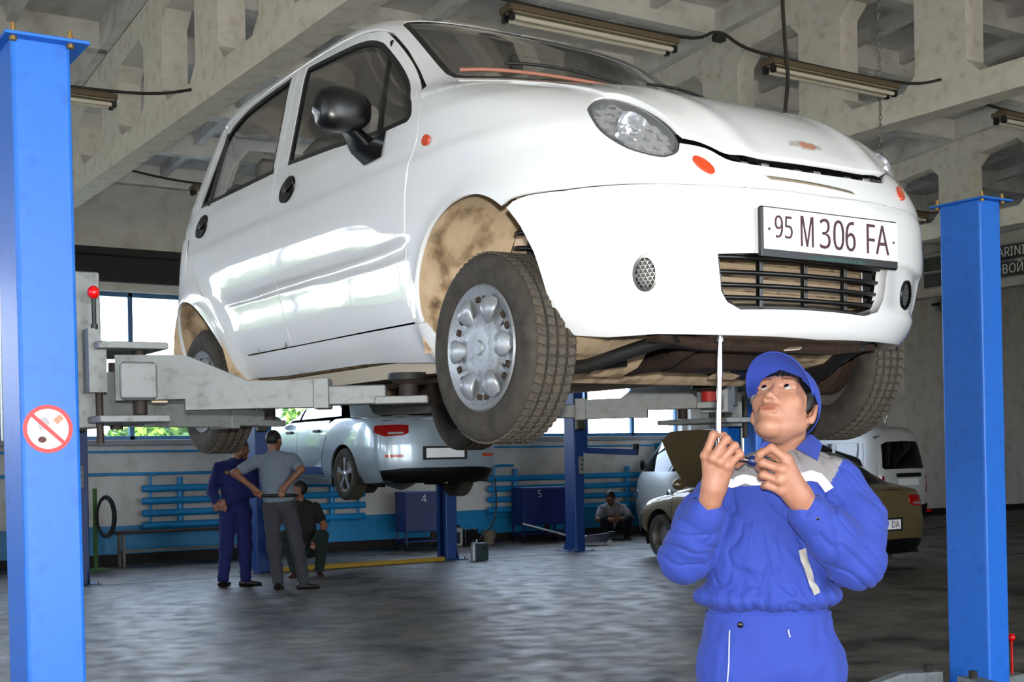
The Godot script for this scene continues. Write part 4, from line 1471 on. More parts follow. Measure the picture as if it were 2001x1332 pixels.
	for sd in [-1.0, 1.0]:
		var fl := Chart.flank(sd)
		put("front_fender", panel(s, fr, fender if sd < 0 else flip_x(fender), [], 0.019, hatch_lift, 0.014, 0.0), white, car)
		var door := put("front_door", panel(s, fl, f_door, [f_win], 0.016, hatch_lift, 0.014, 0.003), white, car)
		door_fittings(s, fl, door, f_win, Vector2(-1.335, .882), [Vector2(-.748, 1.285), Vector2(-.612, .926)], sd)
		door = put("rear_door", panel(s, fl, r_door, [r_win], 0.016, hatch_lift, 0.014, 0.003), white, car)
		door_fittings(s, fl, door, r_win, Vector2(-2.265, .893), [Vector2(-2.178, 1.285), Vector2(-2.225, .976)], sd)
		put("quarter_panel", panel(s, fl, quarter, [], 0.024, hatch_lift, 0.014, 0.001), white, car)
		put("sill_panel", panel(s, fl, sill, [], 0.022, hatch_lift, 0.016, 0.001), white, car)
		var rep := []
		for k in 14:
			rep.append(Vector2(-.279 + .020 * cos(TAU * k / 14), .835 + .017 * sin(TAU * k / 14)))
		put("side_repeater", panel(s, fl, rep, [], 0.01, 0.006, 0.008, 0.0), mats["amber"], car)
		if sd < 0:
			put("fuel_flap", panel(s, fl, arr2([-2.45, .70, -2.44, .86, -2.50, .87, -2.56, .86, -2.57, .70, -2.50, .685]), [], 0.03, 0.0015, 0.003, 0.0), white, car)
		headlamp(s, fr, car, lamp_out, lamp_in, sd)
		var ind := []
		for k in 16:
			var a1 := cos(TAU * k / 16) * 0.033
			var a2 := sin(TAU * k / 16) * 0.0165
			ind.append(Vector3((-.381 + a1 * .72 + a2 * .6) * -sd, .631 - a1 * .72 + a2 * .75, .56 + a1 * .3))
		put("turn_signal", panel(s, fr, ind, [], 0.012, 0.007, 0.010, 0.0), mats["amber"], car)
		mirror(car, sd)
		# wheels, hanging on the unloaded springs
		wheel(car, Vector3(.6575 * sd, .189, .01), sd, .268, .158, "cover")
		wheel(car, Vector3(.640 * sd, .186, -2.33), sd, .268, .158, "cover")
	fog_grid(s, fr, car, fog_r)
	fog_grid(s, fr, car, fog_l)
	nose_details(s, fr, car, grille)
	under_side(car)
	cabin(car)

func door_fittings(s: Shell, fl: Chart, door: Node, win: Array, grip: Vector2, post: Array, sd: float) -> void:
	put("window_rubber", panel(s, fl, win, [shrink(fl, win, 0.017)], 0.02, -0.003, 0.012, 0.0), mats["rubber"], door)
	put("window_glass", panel(s, fl, shrink(fl, win, 0.014), [], 0.04, -0.009, 0.0, 0.0), mats["car_glass"], door)
	# divider between the winding pane and the fixed corner pane
	var a := fl.on(s, post[0])
	var b := fl.on(s, post[1])
	put("window_divider", Geo.new().bar(a - Vector3(sd * 0.004, 0, 0), b - Vector3(sd * 0.004, 0, 0), 0.012, 0.020, 0.002, Vector3(0, 0, 1)), mats["rubber"], door)
	# waist strip
	# handle: black oval dish with a pull flap
	var ov := []
	var ov2 := []
	for k in 20:
		var an := TAU * k / 20
		ov.append(grip + Vector2(0.066 * cos(an), 0.046 * sin(an) + 0.012 * cos(an)))
		ov2.append(grip + Vector2(0.010, 0.012) + Vector2(0.046 * cos(an), 0.024 * sin(an) + 0.008 * cos(an)))
	put("handle_dish", panel(s, fl, ov, [], 0.02, func(p): return 0.003 - 0.004 * bell(Vector2(p.z - grip.x, p.y - grip.y).length(), 0.03), 0.008, 0.0), mats["black_plastic"], door)
	put("handle", panel(s, fl, ov2, [], 0.015, func(p): return 0.004 + 0.010 * bell(Vector2(p.z - grip.x - 0.01, p.y - grip.y - 0.012).length(), 0.035), 0.008, 0.0), mats["black_plastic"], door)
	# inner trim below the glass
	var low := arr2([win[0].x - 0.03, win[0].y - 0.02, -.45 if win[0].x > -2 else -1.5, win[0].y - 0.05 if win[0].x > -2 else win[0].y - 0.02, -.45 if win[0].x > -2 else -1.5, .40, win[0].x + (0.0 if win[0].x > -2 else .3), .40])
	put("inner_trim", panel(s, fl, low, [], 0.08, -0.05, 0.0, 0.0), mats["dash"], door)

func headlamp(s: Shell, fr: Chart, car: Node, lo: Array, li: Array, sd: float) -> void:
	var li2 := li.duplicate()
	li2.reverse()
	var ring := curved(lo, 2) + curved(li2, 2).slice(1, -1)
	if sd > 0:
		ring = flip_x(ring)
	var lens := put("headlamp", panel(s, fr, ring, [shrink(fr, ring, 0.010)], 0.03, -0.004, 0.02, 0.002), mats["lamp_inner"], car)
	put("lens", panel(s, fr, shrink(fr, ring, 0.012), [], 0.035, 0.0, 0.0, 0.0), mats["lamp_glass"], lens)
	# bowl behind the glass with facets, and the round reflector
	var bowl := panel(s, fr, shrink(fr, ring, 0.008), [], 0.011, func(p): return -0.022 - 0.005 * sin(p.x * 190.0 + p.y * 60.0) - 0.003 * sin(p.y * 210.0), 0.0, 0.0)
	put("reflector_bowl", bowl, mats["reflector"], lens)
	var ce := Vector3(-.475 * -sd, .735, .445)
	var aim := Transform3D(Basis(Vector3.RIGHT, PI / 2 - 0.25), ce - Vector3(0, 0, 0.055))
	if sd > 0:
		aim.origin.x = .475
	else:
		aim.origin.x = -.475
	put("round_reflector", Geo.new().lathe([Vector2(0.012, -0.03), Vector2(0.04, -0.02), Vector2(0.058, 0.0), Vector2(0.062, 0.012), Vector2(0.064, 0.0)], aim, 28), mats["reflector"], lens)
	put("bulb", Geo.new().ball(Vector3.ZERO, Vector3(0.010, 0.02, 0.010), 10, 6, aim), mats["bare_steel"], lens)

func mirror(car: Node, sd: float) -> void:
	var g := Geo.new()
	# rounded shell of the mirror, blunt towards the door
	var rings := []
	for k in 13:
		var u := -1.0 + 2.0 * k / 12.0
		var x := 0.100 * u
		var w := pow(maxf(0.0, 1.0 - pow(absf(u), 2.6)), 0.45)
		var ring := []
		for j in 22:
			var an := TAU * j / 22
			var cx := cos(an)
			var sx := sin(an)
			var e := 0.72
			ring.append(Vector3((-.848 + x) * -sd, .988 + 0.070 * w * signf(sx) * pow(absf(sx), e) * (1.0 - 0.12 * u), -.615 + (0.066 if cx > 0 else 0.042) * w * signf(cx) * pow(absf(cx), e)))
		rings.append(ring)
	g.loft(rings)
	var o := put("door_mirror", g, mats["black_plastic"], car)
	var f := Geo.new()
	f.loft([[Vector3(-.80 * -sd, .94, -.60), Vector3(-.80 * -sd, .94, -.65), Vector3(-.835 * -sd, .935, -.65), Vector3(-.835 * -sd, .935, -.60)],
		[Vector3(-.755 * -sd, .90, -.575), Vector3(-.755 * -sd, .90, -.68), Vector3(-.79 * -sd, .87, -.67), Vector3(-.79 * -sd, .87, -.58)],
		[Vector3(-.725 * -sd, .925, -.55), Vector3(-.725 * -sd, .925, -.70), Vector3(-.735 * -sd, .840, -.69), Vector3(-.735 * -sd, .845, -.57)]])
	put("mirror_foot", f, mats["black_plastic"], o)
	put("mirror_glass", Geo.new().ball(Vector3(-.848 * -sd, .988, -.656), Vector3(0.085, 0.055, 0.003), 20, 8), mats["reflector"], o)

func fog_grid(s: Shell, fr: Chart, car: Node, rim: Array) -> void:
	var ce := Vector3.ZERO
	for p in rim:
		ce += p
	ce /= rim.size()
	var grid := put("fog_lamp_mesh", panel(s, fr, rim, [], 0.03, -0.050, 0.0, 0.0), mats["chassis_black"], car)
	put("fog_lamp_rim", panel(s, fr, rim, [shrink(fr, rim, 0.007)], 0.02, -0.014, 0.02, 0.0), mats["black_plastic"], grid)
	var g := Geo.new()
	var f2 := fr.flat(ce)
	for r in range(-6, 7):
		for q in range(-5, 6):
			var p := f2 + Vector2(q * 0.0125 + (0.00625 if r % 2 else 0.0), r * 0.0105)
			var poly := flats(fr, rim)
			if not Geometry2D.is_point_in_polygon(p, poly):
				continue
			var w := fr.on(s, p)
			var n := s.normal(w)
			w -= n * 0.022
			var x := n.cross(Vector3.UP).normalized()
			# each mesh bar is a little ring of three arms
			for k in 3:
				var an := TAU * k / 3 + PI / 2
				var d := x * cos(an) + n.cross(x) * sin(an)
				g.bar(w, w + d * 0.0055, 0.0022, 0.003, 0.0, n)
	var wire := put("wire_grid", g, mats["lamp_inner"], grid)
	wire.set_meta("kind", "stuff")

func nose_details(s: Shell, fr: Chart, car: Node, gr: Array) -> void:
	# radiator, its frame and the dark bay behind the nose
	put("engine_bay", Geo.new().span(Vector3(-.395, .24, -.30), Vector3(.395, .80, .10)).span(Vector3(-.38, .26, .10), Vector3(.38, .62, .41)), mats["underseal"], car)
	var rad := put("radiator", Geo.new().span(Vector3(-.25, .20, .42), Vector3(.30, .56, .47)), mats["cooler_fins"], car)
	var fins := Geo.new()
	for k in 18:
		fins.span(Vector3(-.25, .21 + k * .019, .47), Vector3(.30, .214 + k * .019, .476))
	put("fin", fins, mats["underseal"], rad)
	for x in [-.30, .30]:
		put("radiator_tank", Geo.new().span(Vector3(x, .20, .41), Vector3(x + .05, .56, .48), 0.008), mats["bare_steel"], rad)
	# latch panel seen through the gap under the hood
	put("latch_panel", Geo.new().span(Vector3(-.34, .60, .46), Vector3(.36, .645, .535), 0.008), mats["underseal"], car)
	for k in 9:
		put("latch_piece", Geo.new().box(Vector3(-.28 + k * .066, .655, .515 + .01 * (k % 3)), Vector3(.03, .02, .03), .004), mats["bare_steel"], car)
	# bars of the lower grille
	var grille := Node3D.new()
	grille.name = "lower_grille"
	car.add_child(grille, true)
	for row in [[.394, .016], [.355, .013], [.322, .013], [.290, .013], [.262, .014]]:
		var pts := []
		for k in 13:
			var x := lerpf(-.36, .24, k / 12.0)
			if row[0] < 0.3:
				x = lerpf(-.335, .215, k / 12.0)
			var p := s.cast(Vector3(x, row[0], 0), Vector3(0, 0, 1))
			pts.append(p - Vector3(0, 0, 0.030))
		put("bar", Geo.new().tube(pts, row[1] * 0.5, 8, true, 1.0), mats["black_plastic"], grille)
	for x in [-.215, -.05, .105]:
		put("upright", Geo.new().bar(Vector3(x, .258, .585), Vector3(x, .395, .588), .014, .016, .002, Vector3(0, 0, 1)), mats["black_plastic"], grille)
	var lip := panel(s, fr, gr, [shrink(fr, gr, 0.006)], 0.03, -0.024, 0.02, 0.0)
	put("grille_lip", lip, mats["black_plastic"], grille)
	# inner panel seen through the air slot
	put("slot_backing", Geo.new().box(Vector3(-.04, .606, .562), Vector3(.46, .06, .006), .002), mat("slot_cream", Color(0.62, 0.58, 0.5), 0.7), car)
	# worn maker's badge on the hood: bow-tie outline, the middle rusted
	var ce := s.cast(Vector3(-.008, .712, 0), Vector3(0, 0, 1))
	var n := s.normal(ce)
	var bx := n.cross(Vector3.UP).normalized() * -1.0
	var by := n.cross(bx)
	if by.y < 0:
		by = -by
	var bt := Transform3D(Basis(bx, by, n), ce + n * 0.017)
	var bow := PackedVector2Array([Vector2(-.062, -.010), Vector2(-.055, .012), Vector2(-.022, .012), Vector2(-.022, .020), Vector2(.022, .020), Vector2(.022, .012), Vector2(.062, .012), Vector2(.055, -.012), Vector2(.022, -.012), Vector2(.022, -.020), Vector2(-.022, -.020), Vector2(-.022, -.010)])
	var em := put("badge", Geo.new().prism(bow, .002, bt), mat("badge_silver", Color(0.74, 0.73, 0.71), 0.35, 0.4), car)
	put("badge_rust", Geo.new().prism(PackedVector2Array([Vector2(-.028, -.012), Vector2(-.03, .008), Vector2(-.012, .016), Vector2(.008, .012), Vector2(.024, .015), Vector2(.03, -.004), Vector2(.012, -.016), Vector2(-.01, -.013)]), .0012, bt * Transform3D(Basis.IDENTITY, Vector3(0.008, 0, .002))), mat("badge_rust", Color(0.60, 0.42, 0.34), 0.8), em)
	# number plate in its black holder
	var pz := 0.652
	var holder := put("plate_holder", Geo.new().box(Vector3(-.004, .455, pz - 0.010), Vector3(.528, .136, .018), .006), mats["black_plastic"], car)
	var plate := put("number_plate", Geo.new().box(Vector3(-.004, .464, pz), Vector3(.512, .108, .003), .001), mats["plate_white"], car)
	plate.set_meta("label", "white number plate reading 95 M 306 FA")
	var tz := pz + 0.0028
	var ink: Material = mats["plate_ink"]
	for w in [["95", .048, -.192, .468], ["M", .066, -.105, .462], ["306", .066, .012, .462], ["FA", .066, .165, .462]]:
		var tm := text_on("characters", w[0], w[1] * 1.05, ink, plate, Transform3D(Basis.from_scale(Vector3(0.92 if w[0] != "M" else 0.72, 1.12, 1)), Vector3(w[2], w[3], tz)), 0.0015)
	for x in [-.243, .234]:
		put("plate_mark", Geo.new().cyl(Vector3(x, .462, tz - 0.001), Vector3(x, .462, tz + 0.0008), 0.004, -1, 8), ink, plate)
	var worn := Geo.new()
	for k in 30:
		var hh := 0.006 + 0.004 * absf(sin(k * 2.7))
		worn.box(Vector3(-.10 + k * .0075, .397, pz - 0.0005), Vector3(0.0042, hh, 0.0008))
	put("worn_lettering", worn, mat("holder_green", Color(0.12, 0.30, 0.27), 0.5), holder)
	# tow-hook lid on the bumper
	var lid := []
	for k in 18:
		lid.append(Vector3(-.335 + .030 * cos(TAU * k / 18), .505 + .021 * sin(TAU * k / 18), .60))
	put("tow_hook_lid", panel(s, fr, lid, [], 0.02, 0.002, 0.004, 0.0), mats["white_paint"], car)
	# wipers at rest on the windscreen
	var top := Chart.globe(Vector3(0, 0.75, -1.45), Vector3(0, 1, 0.0001))
	for w in [[-.55, 1.085, -.38, -.02, 1.075, -.22, "wiper_red"], [-.02, 1.09, -.25, .5, 1.09, -.33, "rubber"]]:
		var pts := []
		var pts2 := []
		for k in 9:
			var t := k / 8.0
			var p := top.on(s, top.flat(Vector3(lerpf(w[0], w[3], t), lerpf(w[1], w[4], t), lerpf(w[2], w[5], t))))
			var nn := s.normal(p)
			pts.append(p + nn * 0.012)
			pts2.append(p + nn * (0.020 + 0.016 * sin(PI * t)) + Vector3(0, 0.004, 0))
		var wp := put("wiper", Geo.new().tube(pts2.slice(2), 0.005, 6), mats["rubber"], car)
		put("blade", Geo.new().tube(pts, 0.0065, 6), mats[w[6]], wp)

func under_side(car: Node) -> void:
	var us: Material = mats["underseal"]
	var wh: Material = mats["wheel_house"]
	# floor pan with pressed ribs and seams
	var g := Geo.new().span(Vector3(-.60, .205, -2.72), Vector3(.60, .235, -.40), .01)
	put("floor_pan", g, us, car)
	for x in [-.50, -.22, .22, .50]:
		put("floor_rib", Geo.new().span(Vector3(x - .045, .175, -1.95), Vector3(x + .045, .21, -.42), .012), us, car)
	put("cross_member", Geo.new().span(Vector3(-.60, .160, -.46), Vector3(.60, .215, -.34), .012), us, car)
	put("tunnel", Geo.new().span(Vector3(-.12, .185, -2.4), Vector3(.12, .26, -.4), .02), us, car)
	for sd in [-1.0, 1.0]:
		# sill flange where the lift pads take hold
		put("jacking_flange", Geo.new().span(Vector3(sd * .608, .150, -1.93), Vector3(sd * .615, .20, -.34)), mat("flange_cream", Color(0.62, 0.58, 0.52), 0.7), car)
		put("sill_underside", Geo.new().span(Vector3(sd * .54, .176, -1.93), Vector3(sd * .612, .188, -.32), .004), us, car)
		# front wheel house: arched liner, inner wall
		var prof := []
		var inner: float = .40 * sd
		var outer: float = .715 * sd
		var pts := [Vector2(-.345, .20), Vector2(-.375, .34), Vector2(-.365, .46), Vector2(-.30, .58), Vector2(-.19, .645), Vector2(-.02, .655), Vector2(.10, .615), Vector2(.18, .54), Vector2(.235, .44), Vector2(.255, .32), Vector2(.26, .235)]
		var lin := Geo.new()
		var rings := []
		for q in curved(pts, 3):
			outer = sd * lerpf(.712, .62, smoothstep(0.05, 0.28, q.x))
			rings.append([Vector3(outer, q.y, q.x), Vector3(lerpf(inner, outer, .66), q.y + .01, q.x), Vector3(lerpf(inner, outer, .33), q.y + .012, q.x), Vector3(inner, q.y, q.x)])
		lin.loft(rings, false, false)
		put("front_wheel_house", lin, wh, car)
		var fan := []
		for q in pts:
			fan.append(Vector3(inner, q.y, q.x))
		var fw := Geo.new()
		fw.face(fan, Vector3(sd, 0, 0))
		put("inner_wing", fw, mat("wing_cream", Color(0.80, 0.74, 0.66), 0.85), car)
		put("seam_bracket", Geo.new().box(Vector3(.42 * sd, .545, -.13), Vector3(.03, .03, .03), .006), mats["chassis_black"], car)
		# strut with its coil spring
		var strut := put("strut", Geo.new().cyl(Vector3(.55 * sd, .22, -.02), Vector3(.47 * sd, .68, -.06), .026), mats["chassis_black"], car)
		var coil := []
		for k in 90:
			var t := k / 89.0
			var an := TAU * 5.0 * t
			var c := Vector3(.52 * sd, .42, -.035).lerp(Vector3(.475 * sd, .65, -.06), t)
			coil.append(c + Vector3(cos(an) * .058, 0, sin(an) * .058))
		put("coil_spring", Geo.new().tube(coil, .0075, 8), mats["black_plastic"], strut)
		# lower arm, driveshaft, steering knuckle, anti-roll bar
		put("lower_arm", Geo.new().loft([[Vector3(.25 * sd, .185, -.16), Vector3(.25 * sd, .145, -.16), Vector3(.25 * sd, .145, .06), Vector3(.25 * sd, .185, .06)], [Vector3(.57 * sd, .135, -.03), Vector3(.57 * sd, .105, -.03), Vector3(.57 * sd, .105, .05), Vector3(.57 * sd, .135, .05)]]), mats["chassis_black"], car)
		put("tension_rod", Geo.new().tube([Vector3(.54 * sd, .125, .03), Vector3(.47 * sd, .135, .16), Vector3(.40 * sd, .175, .30), Vector3(.36 * sd, .200, .42)], .020, 10), mats["chassis_black"], car)
		put("drive_shaft", Geo.new().cyl(Vector3(.18 * sd, .25, -.02), Vector3(.58 * sd, .19, .01), .014).cyl(Vector3(.18 * sd, .25, -.02), Vector3(.26 * sd, .24, -.02), .045, .02), mats["rubber"], car)
		put("knuckle", Geo.new().ball(Vector3(.55 * sd, .16, .0), Vector3(.035, .09, .055), 14, 8), us, car)
		put("steering_rod", Geo.new().cyl(Vector3(.20 * sd, .23, -.16), Vector3(.55 * sd, .18, -.13), .011), mats["chassis_black"], car)
		# rear wheel house
		var rp := [Vector2(-1.96, .20), Vector2(-2.06, .36), Vector2(-2.18, .50), Vector2(-2.32, .59), Vector2(-2.46, .62), Vector2(-2.58, .59), Vector2(-2.67, .48), Vector2(-2.70, .24)]
		rings = []
		for q in curved(rp, 3):
			rings.append([Vector3(.72 * sd, q.y, q.x), Vector3(.56 * sd, q.y + .01, q.x), Vector3(.42 * sd, q.y, q.x)])
		lin = Geo.new()
		lin.loft(rings, false, false)
		put("rear_wheel_house", lin, wh, car)
		fan = []
		for q in rp:
			fan.append(Vector3(.42 * sd, q.y, q.x))
		fw = Geo.new()
		fw.face(fan, Vector3(sd, 0, 0))
		put("inner_wheel_wall", fw, wh, car)
		put("trailing_arm", Geo.new().bar(Vector3(.50 * sd, .20, -1.75), Vector3(.52 * sd, .16, -2.33), .05, .06, .01), mats["chassis_black"], car)
	put("rear_axle", Geo.new().cyl(Vector3(-.56, .186, -2.33), Vector3(.56, .186, -2.33), .035), mats["chassis_black"], car)
	put("anti_roll_bar", Geo.new().tube([Vector3(-.46, .13, .02), Vector3(-.44, .150, .20), Vector3(-.36, .185, .35), Vector3(-.20, .185, .38), Vector3(.20, .185, .38), Vector3(.36, .185, .35), Vector3(.44, .150, .20), Vector3(.46, .13, .02)], .013, 8), mats["chassis_black"], car)
	# front cross member and the engine above it
	put("front_cross_member", Geo.new().loft([[Vector3(-.42, .185, .36), Vector3(-.42, .215, .36), Vector3(-.42, .215, .42), Vector3(-.42, .185, .42)], [Vector3(-.25, .168, .36), Vector3(-.25, .205, .36), Vector3(-.25, .205, .42), Vector3(-.25, .168, .42)], [Vector3(.25, .168, .36), Vector3(.25, .205, .36), Vector3(.25, .205, .42), Vector3(.25, .168, .42)], [Vector3(.42, .185, .36), Vector3(.42, .215, .36), Vector3(.42, .215, .42), Vector3(.42, .185, .42)]]), mats["rust_and_slot_shade"], car)
	# dusty splash plates and pressings that face the light under the nose
	for q in [[-.60, -.30, .225, .150, .24, .02], [.30, .60, .225, .150, .24, .02], [-.30, -.13, .205, .125, .02, -.10], [.19, .34, .205, .125, .02, -.10], [-.60, .60, .190, .120, -.24, -.34]]:
		var sp := Geo.new()
		sp.loft([[Vector3(q[0], q[2], q[4]), Vector3(q[1], q[2], q[4]), Vector3(q[1], q[2] + .008, q[4]), Vector3(q[0], q[2] + .008, q[4])], [Vector3(q[0] + .01, lerpf(q[2], q[3], .7), lerpf(q[4], q[5], .4)), Vector3(q[1] - .01, lerpf(q[2], q[3], .7), lerpf(q[4], q[5], .4)), Vector3(q[1] - .01, lerpf(q[2], q[3], .7) + .01, lerpf(q[4], q[5], .4)), Vector3(q[0] + .01, lerpf(q[2], q[3], .7) + .01, lerpf(q[4], q[5], .4))], [Vector3(q[0] + .02, q[3], q[5]), Vector3(q[1] - .02, q[3], q[5]), Vector3(q[1] - .02, q[3] + .012, q[5]), Vector3(q[0] + .02, q[3] + .012, q[5])]])
		put("splash_plate", sp, wh, car)
	put("engine_block", Geo.new().span(Vector3(-.14, .235, -.08), Vector3(.20, .42, .30), .02), mats["rust_and_slot_shade"], car)
	for k in 5:
		put("pressing_rib", Geo.new().cyl(Vector3(-.40 + .2 * k, .150, -.345), Vector3(-.40 + .2 * k, .128, -.35), .016, -1, 10), us, car)
	put("sub_frame", Geo.new().span(Vector3(-.34, .155, -.26), Vector3(.34, .20, -.12), .015), us, car)
	put("oil_pan", Geo.new().loft([[Vector3(-.12, .24, -.06), Vector3(-.12, .24, .26), Vector3(.18, .24, .26), Vector3(.18, .24, -.06)], [Vector3(-.10, .18, -.05), Vector3(-.10, .18, .24), Vector3(.16, .18, .24), Vector3(.16, .18, -.05)], [Vector3(-.06, .135, .0), Vector3(-.06, .135, .20), Vector3(.12, .135, .20), Vector3(.12, .135, .0)]]), mats["rust_and_slot_shade"], car)
	put("gearbox", Geo.new().loft([[Vector3(.18, .30, -.08), Vector3(.18, .30, .22), Vector3(.18, .17, .20), Vector3(.18, .17, -.06)], [Vector3(.28, .31, -.10), Vector3(.28, .31, .20), Vector3(.28, .155, .18), Vector3(.28, .155, -.08)], [Vector3(.40, .28, -.05), Vector3(.40, .28, .14), Vector3(.40, .19, .12), Vector3(.40, .19, -.03)]]), us, car)
	put("down_pipe", Geo.new().tube([Vector3(-.16, .30, .32), Vector3(-.18, .20, .30), Vector3(-.14, .160, .12), Vector3(-.04, .158, -.20), Vector3(.02, .170, -.5), Vector3(.02, .170, -1.4)], .022, 10), mats["rust_and_slot_shade"], car)
	put("silencer", Geo.new().tube([Vector3(.02, .172, -1.35), Vector3(.02, .172, -1.40), Vector3(.02, .172, -1.80), Vector3(.02, .172, -1.85)], [.02, .07, .07, .02], 14), mats["rust_and_slot_shade"], car)
	put("fuel_tank", Geo.new().span(Vector3(-.45, .145, -2.15), Vector3(.40, .24, -1.88), .03), us, car)
	for k in 6:
		put("floor_bolt", Geo.new().cyl(Vector3(-.5 + .2 * k, .150, -.40), Vector3(-.5 + .2 * k, .165, -.40), .012, -1, 6), mats["rust_and_slot_shade"], car)
	put("brake_line", Geo.new().tube([Vector3(-.35, .165, -.30), Vector3(-.36, .170, -.8), Vector3(-.34, .170, -1.9)], .005, 6), mats["chassis_black"], car)
	put("mud_flap", Geo.new().span(Vector3(-.70, .20, -2.74), Vector3(-.54, .44, -2.715), .004), mats["rubber"], car)

func cabin(car: Node) -> void:
	put("dashboard", Geo.new().loft([[Vector3(-.60, .80, -.62), Vector3(-.60, .98, -.55), Vector3(-.60, 1.0, -.40), Vector3(-.60, .80, -.40)], [Vector3(0, .80, -.66), Vector3(0, 1.0, -.58), Vector3(0, 1.01, -.36), Vector3(0, .80, -.36)], [Vector3(.60, .80, -.62), Vector3(.60, .98, -.55), Vector3(.60, 1.0, -.40), Vector3(.60, .80, -.40)]]), mats["dash"], car)
	put("bulkhead", Geo.new().span(Vector3(-.62, .22, -.50), Vector3(.62, .96, -.45)), mats["dash"], car)
	var st := []
	for k in 25:
		var an := TAU * k / 24
		st.append(Vector3(.34 + cos(an) * .175, .985 + sin(an) * .16, -.80 + sin(an) * .08))
	var sw := put("steering_wheel", Geo.new().tube(st, .014, 8, false), mats["rubber"], car)
	put("steering_spoke", Geo.new().bar(Vector3(.17, .985, -.80), Vector3(.51, .985, -.80), .03, .02, .005).cyl(Vector3(.34, .985, -.80), Vector3(.34, .93, -.62), .03), mats["rubber"], sw)
	for x in [-.33, .33]:
		var seat := put("front_seat", Geo.new().box(Vector3(x, .52, -1.20), Vector3(.46, .16, .48), .05), mats["seat_cloth"], car)
		put("backrest", Geo.new().box(Vector3.ZERO, Vector3(.46, .60, .14), .05, Transform3D(Basis(Vector3.RIGHT, -0.28), Vector3(x, .85, -1.48))), mats["seat_cloth"], seat)
		put("headrest", Geo.new().box(Vector3.ZERO, Vector3(.26, .17, .09), .035, Transform3D(Basis(Vector3.RIGHT, -0.2), Vector3(x, 1.245, -1.60))), mat("headrest_grey", Color(0.50, 0.48, 0.46), 0.85), seat)
		put("side_bolster", Geo.new().box(Vector3(x + .20 * signf(x), .60, -1.20), Vector3(.08, .14, .44), .03), mats["seat_red"], seat)
	var rs := put("rear_seat", Geo.new().box(Vector3(0, .52, -2.02), Vector3(1.16, .18, .46), .05), mats["seat_cloth"], car)
	put("rear_backrest", Geo.new().box(Vector3.ZERO, Vector3(1.16, .58, .14), .05, Transform3D(Basis(Vector3.RIGHT, -0.35), Vector3(0, .84, -2.30))), mats["seat_cloth"], rs)
	for x in [-.3, .3]:
		put("rear_headrest", Geo.new().box(Vector3(x, 1.18, -2.40), Vector3(.24, .14, .08), .03), mats["headrest_grey"], rs)
	put("inner_mirror", Geo.new().box(Vector3(0, 1.30, -.78), Vector3(.20, .06, .03), .01), mats["rubber"], car)
	put("cabin_floor", Geo.new().span(Vector3(-.64, .235, -2.6), Vector3(.64, .26, -.46)), mats["seat_cloth"], car)

# ------------------------------------------------------------------ other cars in the hall
var sedan_parts := []
var van_parts := []

func add_part(list: Array, called: String, g: Geo, m: String, sub_of := -1) -> int:
	list.append([called, g.mesh(), m, sub_of])
	return list.size() - 1

func dress(car: Node3D, list: Array, paint: Material, skip := []) -> Dictionary:
	var made := {}
	for k in list.size():
		var q: Array = list[k]
		if q[0] in skip:
			continue
		var parent: Node = car
		if q[3] >= 0:
			if not made.has(q[3]):
				continue
			parent = made[q[3]]
		made[k] = put_mesh(q[0], q[1], paint if q[2] == "paint" else mats[q[2]], parent)
	return made

func arch2(cz: float, ch: float, r: float, from_h: float) -> Array:
	var out := []
	var a0 := asin(clampf((from_h - ch) / r, -1, 1))
	for k in 15:
		var an := lerpf(a0, PI - a0, k / 14.0)
		out.append(Vector2(cz + r * cos(an), ch + r * sin(an)))
	return out

